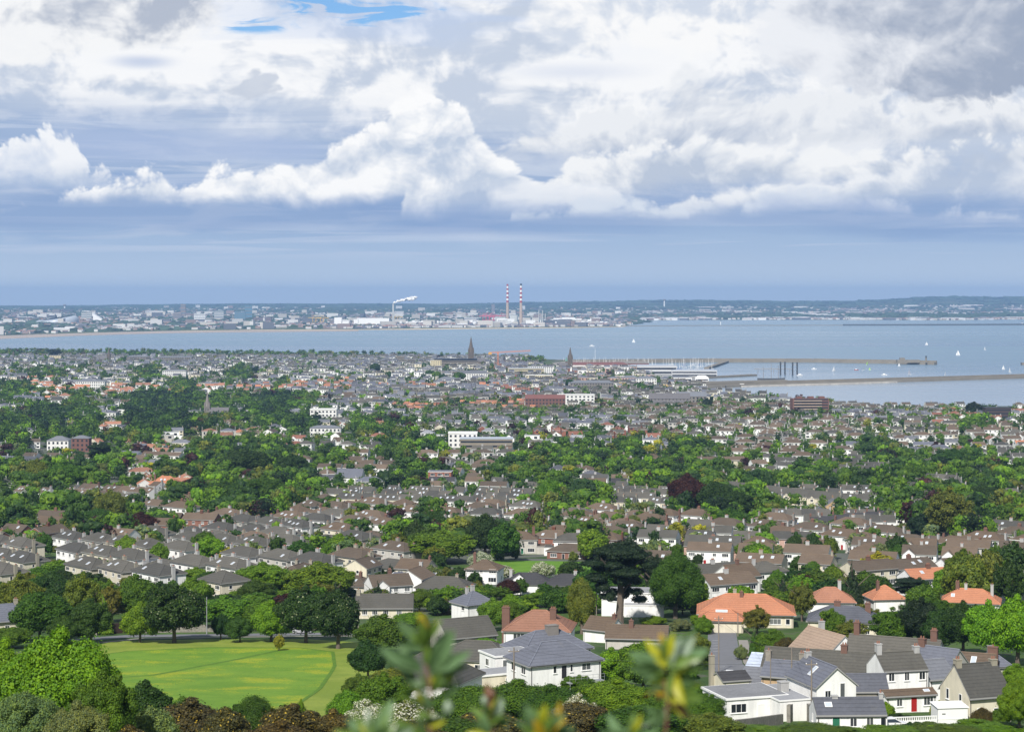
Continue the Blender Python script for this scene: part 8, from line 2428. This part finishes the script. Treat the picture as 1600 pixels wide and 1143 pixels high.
# districts: (column, row, street angle, kind mix, roof mix, wall mix)
KM = {'semi': ['semi'] * 12 + ['detached', 'bungalow'], 'gab': ['semigable'] * 5 + ['gabled'] * 3 + ['cross', 'detached'], 'mix': ['detached', 'gabled', 'semi', 'cross', 'bungalow', 'dormer', 'semigable'],
      'ter': ['terrace'], 'villa': ['villa', 'detached', 'villa', 'terrace', 'flat'], 'bun': ['bungalow', 'dormer', 'bungalow', 'detached', 'flat']}
DIST = [
    (200, 870, -48, 'semi', ['grey'], ['white', 'grey', 'white', 'cream']), (400, 850, -46, 'semi', ['grey'], ['white', 'grey', 'white']), (560, 860, -44, 'semi', ['grey', 'grey', 'brown'], ['white', 'cream', 'grey']),
    (60, 850, -30, 'mix', ['brown'], ['white', 'brick']), (330, 800, -40, 'semi', ['brown'], ['white', 'grey', 'white']), (480, 805, -42, 'semi', ['brown'], ['white']), (250, 785, -38, 'ter', ['brown'], ['white']),
    (100, 800, -8, 'gab', ['grey'], ['white', 'white', 'brick']), (90, 835, -12, 'gab', ['brown'], ['brick']), (700, 790, -20, 'ter', ['grey'], ['white', 'cream']), (760, 820, -24, 'semi', ['grey', 'brown'], ['white']),
    (640, 840, -40, 'semi', ['brown', 'grey'], ['white', 'cream']), (720, 765, -8, 'gab', ['brown', 'black', 'grey'], ['white']), (900, 810, -30, 'semi', ['grey', 'brown'], ['white', 'cream']), (860, 850, -22, 'semi', ['brown'], ['white', 'brick']),
    (990, 800, -18, 'ter', ['grey'], ['white', 'cream']), (1010, 830, -38, 'semi', ['brown'], ['white', 'grey']), (1100, 850, -14, 'gab', ['grey'], ['white', 'pink']), (1150, 825, -36, 'semi', ['brown'], ['grey', 'white']),
    (1270, 845, -38, 'semi', ['brown'], ['grey', 'white']), (1380, 850, -36, 'semi', ['brown'], ['grey', 'white']), (1500, 860, -38, 'semi', ['brown'], ['grey', 'white']), (1570, 830, -34, 'mix', ['brown', 'grey'], ['white', 'tan']),
    (1260, 885, -16, 'gab', ['brown'], ['white', 'grey']), (1400, 885, -18, 'gab', ['brown'], ['grey', 'white']), (1530, 890, -20, 'gab', ['brown'], ['white']), (1150, 900, -22, 'mix', ['brown'], ['white', 'cream']),
    (1260, 915, 24, 'gab', ['brown', 'grey'], ['white', 'cream']), (1400, 912, 26, 'gab', ['brown'], ['white', 'cream']), (1540, 925, 20, 'mix', ['brown', 'orange'], ['white']),
    (1290, 822, -6, 'ter', ['grey'], ['white']), (1220, 770, -14, 'ter', ['grey'], ['white', 'cream']), (1450, 775, -22, 'ter', ['grey'], ['white']), (1430, 750, -40, 'ter', ['grey'], ['white', 'grey']), (1340, 815, -6, 'bun', ['felt', 'slate'], ['tan', 'white']),
    (1580, 800, -20, 'gab', ['grey'], ['white', 'grey']), (1500, 735, -10, 'ter', ['grey'], ['white']),
    (230, 762, 12, 'mix', ['orange', 'brown', 'orange'], ['white', 'cream']), (100, 765, -14, 'mix', ['grey', 'brown'], ['brick', 'white']), (60, 760, 8, 'bun', ['grey', 'slate'], ['white']), (570, 765, 10, 'mix', ['brown', 'slate', 'grey'], ['white']),
    (480, 770, -24, 'mix', ['brown', 'grey'], ['white', 'cream']), (600, 730, -10, 'gab', ['brown'], ['white']), (700, 730, 8, 'semi', ['brown', 'grey'], ['white']), (850, 745, -18, 'mix', ['brown', 'slate'], ['white']), (950, 740, 14, 'mix', ['brown'], ['white', 'cream']),
    (40, 705, 14, 'mix', ['brown', 'slate'], ['white']), (180, 700, -12, 'mix', ['orange', 'orange', 'slate'], ['white', 'cream']), (280, 690, 10, 'villa', ['slate', 'orange'], ['white', 'cream', 'grey']), (240, 715, -20, 'gab', ['brown', 'slate', 'brown'], ['white']),
    (440, 675, 12, 'mix', ['brown', 'slate', 'orange'], ['cream', 'white']), (540, 690, -14, 'mix', ['brown', 'red'], ['white']), (640, 700, -10, 'gab', ['brown', 'grey'], ['white']), (730, 690, -6, 'bun', ['slate', 'felt', 'grey'], ['white']),
    (820, 665, -4, 'gab', ['grey', 'slate'], ['white']), (960, 680, 10, 'mix', ['red', 'grey', 'brown'], ['white', 'brick']), (1060, 705, -4, 'villa', ['slate'], ['stone', 'white']), (1130, 705, -10, 'semi', ['brown'], ['grey', 'white']),
    (1250, 680, -16, 'semi', ['brown'], ['white', 'grey']), (1330, 690, 12, 'semi', ['brown', 'grey'], ['white']), (1430, 700, -8, 'mix', ['slate', 'slate', 'brown'], ['white']), (1560, 700, 8, 'mix', ['orange', 'grey', 'brown'], ['white']),
    (1550, 680, -6, 'gab', ['grey', 'brown'], ['white', 'cream']), (1200, 660, -4, 'semi', ['brown', 'grey'], ['white', 'grey']), (1380, 655, -8, 'ter', ['slate', 'grey'], ['white', 'grey']), (1520, 655, 6, 'mix', ['slate', 'brown', 'red'], ['white']),
    (650, 655, -6, 'ter', ['grey', 'slate'], ['white', 'grey']), (780, 640, -4, 'ter', ['grey', 'grey', 'orange'], ['grey', 'white', 'brick']), (900, 645, -8, 'ter', ['grey', 'brown'], ['grey', 'white', 'stone']), (1050, 640, -6, 'ter', ['grey', 'brown'], ['grey', 'white']),
    (1150, 645, 10, 'gab', ['grey', 'brown'], ['white', 'grey']), (60, 610, 8, 'mix', ['slate', 'orange', 'orange'], ['white']), (150, 600, -4, 'villa', ['slate'], ['white', 'white', 'cream']), (100, 580, 4, 'mix', ['grey', 'slate'], ['white', 'grey']),
    (250, 575, -4, 'ter', ['slate', 'grey'], ['white', 'grey']), (330, 590, 2, 'villa', ['slate', 'grey'], ['white', 'cream']), (420, 600, -3, 'villa', ['slate', 'grey'], ['white', 'cream', 'grey']), (520, 605, 3, 'ter', ['orange', 'slate', 'slate'], ['white', 'grey']),
    (600, 600, -2, 'ter', ['slate', 'grey'], ['grey', 'white', 'cream']), (700, 590, -2, 'villa', ['slate', 'grey'], ['grey', 'cream', 'white']), (700, 620, -4, 'ter', ['grey', 'slate'], ['grey', 'stone', 'white']), (850, 590, 3, 'ter', ['slate', 'grey'], ['grey', 'white', 'cream', 'brick']),
    (840, 620, -3, 'ter', ['grey', 'slate', 'red'], ['grey', 'brick', 'white']), (950, 590, -4, 'villa', ['slate', 'grey'], ['white', 'cream', 'pink']), (960, 620, 4, 'ter', ['grey'], ['stone', 'white', 'grey']), (1050, 610, -5, 'ter', ['slate', 'grey'], ['white', 'yellow', 'grey', 'pink']),
    (1120, 625, -6, 'ter', ['grey', 'slate'], ['white', 'cream', 'grey']), (500, 630, -5, 'gab', ['grey', 'brown', 'slate'], ['white']), (480, 650, -8, 'villa', ['slate'], ['white']),
]
DPOS = [(G(d[0], d[1]), R(d[2]), d) for d in DIST]
DARR = np.array([[p.x / (0.12 * p.y), math.log(p.y) * 9] for p, _, _ in DPOS])
def district(X, Y):
    q = np.array([X / (0.12 * Y), math.log(Y) * 9])
    return int(((DARR - q) ** 2).sum(1).argmin())

cand = []
PROB = {'h': 0.93, 'm': 0.62, 't': 0.26, 'o': 0.9, 'c': 1.0, '#': 0.07, 'g': 0, '.': 0}
rr = random.Random(3)
for di, (p0, ang, d) in enumerate(DPOS):
    ter = d[3] == 'ter'; town = d[1] < 632
    mixk = KM[d[3]]
    stepx = {'ter': 6.25, 'semi': 18.6, 'gab': 16.5, 'mix': 17.5, 'villa': 15.5, 'bun': 19.0}[d[3]]
    base_gap = {'ter': 33, 'semi': 31, 'gab': 32, 'mix': 33, 'villa': 36, 'bun': 32}[d[3]] * (1.0 if d[1] > 760 else 1.2 if not town else 1.35)
    Rr = 60 + p0.y * 0.16
    ni, nj = int(Rr / stepx) + 1, int(Rr / base_gap) + 1
    c, s_ = math.cos(ang), math.sin(ang)
    for j in range(-nj, nj + 1):
        off = rr.uniform(0, stepx); breakp = rr.randint(6, 12); wall_row = rr.choice(d[5]); roof_row = rr.choice(d[4])
        for i in range(-ni, ni + 1):
            if ter and (i % breakp) == 0:
                wall_row = rr.choice(d[5]); roof_row = rr.choice(d[4]); continue
            jx, jy = (0, 0) if ter else (rr.uniform(-1.2, 1.2), rr.uniform(-1.6, 1.6))
            lx, ly = i * stepx + off + jx, j * base_gap + jy
            X, Y = p0.x + c * lx - s_ * ly, p0.y + s_ * lx + c * ly
            if Y < 455 or Y > 5000 or abs(X / Y) > 0.30: continue
            if district(X, Y) != di or not shore_ok(X, Y, 18): continue
            Z = gz(X, Y)
            px, py = pix(X, Y, Z)
            if py > 948: continue
            ch = cell(px, py)
            if rr.random() > PROB.get(ch, 0) * (1 if Y < 1300 else 0.70 if Y < 2300 else 0.58): continue
            kind = rr.choice(mixk)
            if kind == 'terrace' and not ter: kind = 'gabled'
            wall = wall_row if ter and rr.random() < .7 else rr.choice(d[5]); roof = roof_row if ter else rr.choice(d[4])
            if ch == 'o' and rr.random() < 0.5: roof = 'orange'
            if kind == 'flat': roof = 'felt'
            yaw = ang + (0 if ter else rr.uniform(-0.06, 0.06)) + (math.pi if (j % 2 == 0 and False) else 0)
            if not ter and d[3] in ('mix', 'bun') and rr.random() < 0.3: yaw += R(90)
            cand.append((Y, X, Z, kind, wall, roof, yaw, rr.randint(0, 5), rr.randint(0, 5), rr.random(), town))
cand.sort()
N_IND = 300
bk_h = Bake()
n_ind = 0
first_far = None
rr = random.Random(21)
for (Y, X, Z, kind, wall, roof, yaw, wv, rv, q, town) in cand:
    s = KINDS[kind]
    W, D = s['W'], s['D']
    rchk = D / 2 * 0.9 if kind != 'terrace' else 2.2
    pts = [(X, Y)] if W < D * 1.3 else [(X + math.cos(yaw) * o, Y + math.sin(yaw) * o) for o in (-(W - D) / 2, 0, (W - D) / 2)]
    if any(footprint_hit(a, b, rchk) for a, b in pts): continue
    for a, b in pts: footprint_add(a, b, rchk)
    inview = abs(X / Y) < 0.272
    if n_ind < N_IND and inview and Y < 1150:
        sky = []
        if q < 0.55 and s['roof'] != 'flat':
            side = -1 if facing_cam((X, Y), yaw, 0) else 1
            W2 = W * 0.28
            for k in range(1 + int(q * 5)):
                sky.append((rr.uniform(-W2, W2) if k else rr.choice([-1, 1]) * W * 0.2, rr.uniform(0.38, 0.62), side, 0.95, 1.35))
            sky = [a for i, a in enumerate(sky) if all(abs(a[0] - b[0]) > 1.3 for b in sky[:i])]
        house(kind, (X, Y, Z), yaw, wall, roof, wv=wv, rv=rv, sky=sky)
        n_ind += 1
        if rr.random() < 0.60 and kind != 'terrace': CARS_WANTED.append((X, Y, yaw, D))
    else:
        wc = WALLC['white' if wall == 'grey' and wv % 2 else wall][wv % 2 if wall in ('white', 'grey') else 0]; rc = ROOFC[roof][rv % len(ROOFC[roof])]
        k = rr.uniform(0.82, 1.12)
        sc = 1.0 if not town else rr.uniform(0.95, 1.45)
        bake_house(bk_h, kind, (X, Y, Z), yaw, [a * k for a in wc], [a * k for a in rc], sc)
tag(link('distant_houses', bk_h.build('distant_houses', [M_WALL_A, M_ROOF_A, M_GLASS_A, M_FRAME])), 'streets of small houses with grey brown and orange roofs running back to the sea', 'houses', kind='stuff')
print('individual houses', n_ind, 'candidates', len(cand))

# ---- trees between the houses
TD = {'#': 0.86, 't': 0.74, 'm': 0.70, 'h': 0.50, 'o': 0.50, 'c': 0.22, 'g': 0.0, '.': 0.0}
bk_t = Bake()
rr = random.Random(5); nt = 0; ns = 0
tc_ = []
Yv = 452.0
while Yv < 4900:
    gap = 8.2 + 0.0014 * Yv if Yv < 1400 else 8.5 + 0.0022 * Yv
    half = 0.30 * Yv
    xs = np.arange(-half, half, gap)
    for x in xs:
        X, Y = x + rr.uniform(-.45, .45) * gap, Yv + rr.uniform(-.45, .45) * gap
        if not shore_ok(X, Y, 22): continue
        Z = gz(X, Y); px, py = pix(X, Y, Z)
        if py > 962: continue
        ch = cell(px, py - 6)
        u = rr.random()
        td = TD.get(ch, 0)
        if Y > 1000 and ch in 'hmoc': td = min(0.72, td * (1.5 if Y < 1700 else 2.0))
        if u > td: continue
        tc_.append((Y, X, Z, ch, px, py, rr.random(), rr.random(), rr.random(), rr.randint(0, 9)))
    Yv += gap
tc_.sort()
for (Y, X, Z, ch, px, py, a, b, c, v) in tc_:
    wood = ch in '#t'
    small = (not wood and a < 0.36) or (wood and a < 0.12)
    if small: w = 3.0 + 3 * b; h = 2.2 + 2.6 * c
    else:
        w = (7.5 + 7 * b) if wood else (5 + 5.5 * b); h = (7.5 + 7 * c) if wood else (5 + 5 * c)
        if py > 885 and px < 1330: h *= 0.5 if px < 560 else 0.62; w *= 0.8
        if Y > 1700: h = min(h, 11)
    if footprint_hit(X, Y, w * (0.16 if wood else 0.22)): continue
    footprint_add(X, Y, w * (0.20 if wood else 0.28))
    shape = 'bush' if small else ('cone' if a > 0.95 else 'cedar' if a > 0.915 and ch in '#' else ['round', 'broad', 'oval', 'loose'][v % 4])
    if shape == 'cone': w *= 0.5
    pal = ['deep', 'mid', 'dark', 'mid', 'deep', 'fresh', 'olive', 'fresh', 'dark', 'mid', 'bright', 'dark' if a < .75 else 'copper'] if wood else ['mid', 'fresh', 'deep', 'olive', 'bright', 'mid', 'dark' if b < .8 else 'yellow', 'grey', 'deep', 'dark', 'mid', 'deep' if b < .7 else 'copper']
    col = pal[int(c * 97) % 12]
    if px < 560 and py < 680 and ch == '#': col = ['dark', 'deep', 'pine', 'dark', 'mid'][v % 5]
    if shape in ('cone', 'cedar'): col = 'pine'
    inview = abs(X / Y) < 0.272
    lim = 150 if small else 230
    cnt = ns if small else nt
    if inview and Y < 1250 and cnt < lim:
        tree((X, Y, Z - 0.2), w, h, shape, col, 's' if Y > 800 or small else 'm', parts=Y < 620)
        if small: ns += 1
        else: nt += 1
    else:
        nl = 420 if Y < 1100 else 260 if Y < 1500 else 110 if Y < 2300 else 60
        k = rr.uniform(0.8, 1.2)
        bake_tree(bk_t, (X, Y, Z - 0.2), w * (1 if Y < 1800 else 1.5), h * (1 if Y < 1800 else 1.15), {'oval': 'oval', 'loose': 'broad'}.get(shape, shape), [q * k for q in COLS[col]], nl, v)
tag(link('distant_woodland', bk_t.build('distant_woodland', [M_LEAF_A])), 'green and purple garden trees standing between the far streets', 'trees', kind='stuff')
print('individual trees', nt, ns, 'candidates', len(tc_), 'faces', len(link.__name__) and bk_t.n)

# ------------------------------------------------------------------ cars on the drives
rr = random.Random(31)
for (X, Y, yaw, D) in CARS_WANTED[:110]:
    d = Vector((math.sin(yaw), -math.cos(yaw))) * (D / 2 + 4.5) + Vector((math.cos(yaw), math.sin(yaw))) * rr.uniform(-4, 4)
    x, y = X + d.x, Y + d.y
    if footprint_hit(x, y, 1.6): continue
    footprint_add(x, y, 1.6)
    car((x, y, gz(x, y)), yaw + R(90) + rr.uniform(-.1, .1), rr.choice(list(CARC)), parts=Y < 800)

# ------------------------------------------------------------------ labels for what the streets were filled with
LANDM = [('the meadow', 350, 1050), ('the pale birches', 150, 940), ('the big chestnut', 272, 960), ('the wide copper beech', 221, 820), ('the brick gabled row', 95, 845), ('the dark cedar', 155, 712), ('the salmon orange roof', 240, 760),
         ('the long deep green crown', 350, 780), ('the blue solar roof', 545, 750), ('the purple tree by the chestnuts', 447, 945), ('the widest fresh green crown', 496, 910), ('the pyramid-roofed white house', 752, 945),
         ('the white hawthorn', 750, 880), ('the green', 850, 885), ('the egg-shaped tree', 858, 785), ('the brown brick villa', 687, 750), ('the yellow and white pair', 902, 855), ('the tall black pine', 968, 900),
         ('the largest copper beech', 1074, 780), ('the pink brick pair', 1112, 865), ('the big orange bungalow', 1166, 960), ('the timber-clad extension', 1167, 910), ('the bay-fronted terrace', 1220, 780), ('the pointed white gables', 1330, 825),
         ('the loose olive tree', 1484, 810), ('the green copper roof', 1420, 815), ('the long white flat-roofed house', 1540, 930), ('the purple domed tree', 1384, 715), ('the playing field', 1580, 750), ('the streaked slate house', 1318, 975),
         ('the white modernist house', 982, 940), ('the broad fresh crown', 690, 860), ('the sandstone-coloured house', 1373, 800), ('the tall deep green tree', 1056, 900)]
ORD = ['', 'second ', 'third ', 'fourth ', 'fifth ', 'sixth ', 'seventh ', 'eighth ', 'ninth ', 'tenth ', 'eleventh ', 'twelfth ', 'thirteenth ', 'fourteenth ', 'fifteenth ', 'sixteenth ']
def relation(px, py):
    best = min(LANDM, key=lambda l: ((px - l[1]) / 1.6) ** 2 + ((py - l[2]) * 1.6) ** 2)
    dx, dy = (px - best[1]) / 1.6, (py - best[2]) * 1.6
    rel = ('beyond' if dy < 0 else 'in front of') if abs(dy) > abs(dx) else ('right of' if dx > 0 else 'left of')
    return rel, best[0], math.hypot(dx, dy)
def trim(t): return t if len(t.split()) <= 16 else __import__('re').sub(r' with \w+ skylights?', '', t)
def label_all(items, phrase, group):
    buckets = {}
    for it in items:
        if it.get('label'): continue
        px, py = pix(it['pos'][0], it['pos'][1], it['pos'][2] + 3)
        rel, lm, dist = relation(px, py)
        buckets.setdefault((phrase(it), rel, lm), []).append((dist, it))
    for (ph, rel, lm), L in buckets.items():
        L.sort(key=lambda q: q[0])
        for k, (dist, it) in enumerate(L):
            o = ORD[min(k, 15)]
            it['o']['label'] = ('%s%s %s %s' % (o, ph, rel, lm)) if len(L) == 1 or k else ('nearest ' + ph + ' ' + rel + ' ' + lm)
            it['o']['label'] = trim(it['o']['label'])
            it['o']['group'] = group(it)
SKW = {0: '', 1: ' with one roof window', 2: ' with two roof windows', 3: ' with three roof windows', 4: ' with four roof windows', 5: ' with five roof windows'}
def hphrase(h):
    return '%s %s, %s roof%s' % (h['wall'], SHORT[h['kind']], {'felt': 'grey flat', 'slate': 'slate'}.get(h['roof'], h['roof']), SKW.get(h['sky'], '').replace(' roof window', ' skylight'))
label_all(HOUSES, hphrase, lambda h: 'houses along the streets')
TW = {'round': 'round-headed tree', 'broad': 'spreading tree', 'oval': 'tall oval tree', 'loose': 'ragged loose tree', 'cone': 'pointed conifer', 'cedar': 'flat-topped pine', 'bush': 'garden shrub', 'hedge': 'hedge'}
label_all(TREES, lambda t: CWORD[t['col']] + ' ' + TW[t['shape']], lambda t: 'garden shrubs between the houses' if t['shape'] == 'bush' else 'trees between the houses')
label_all(CARS, lambda c: c['colour'] + ' car parked', lambda c: 'cars parked outside the houses')
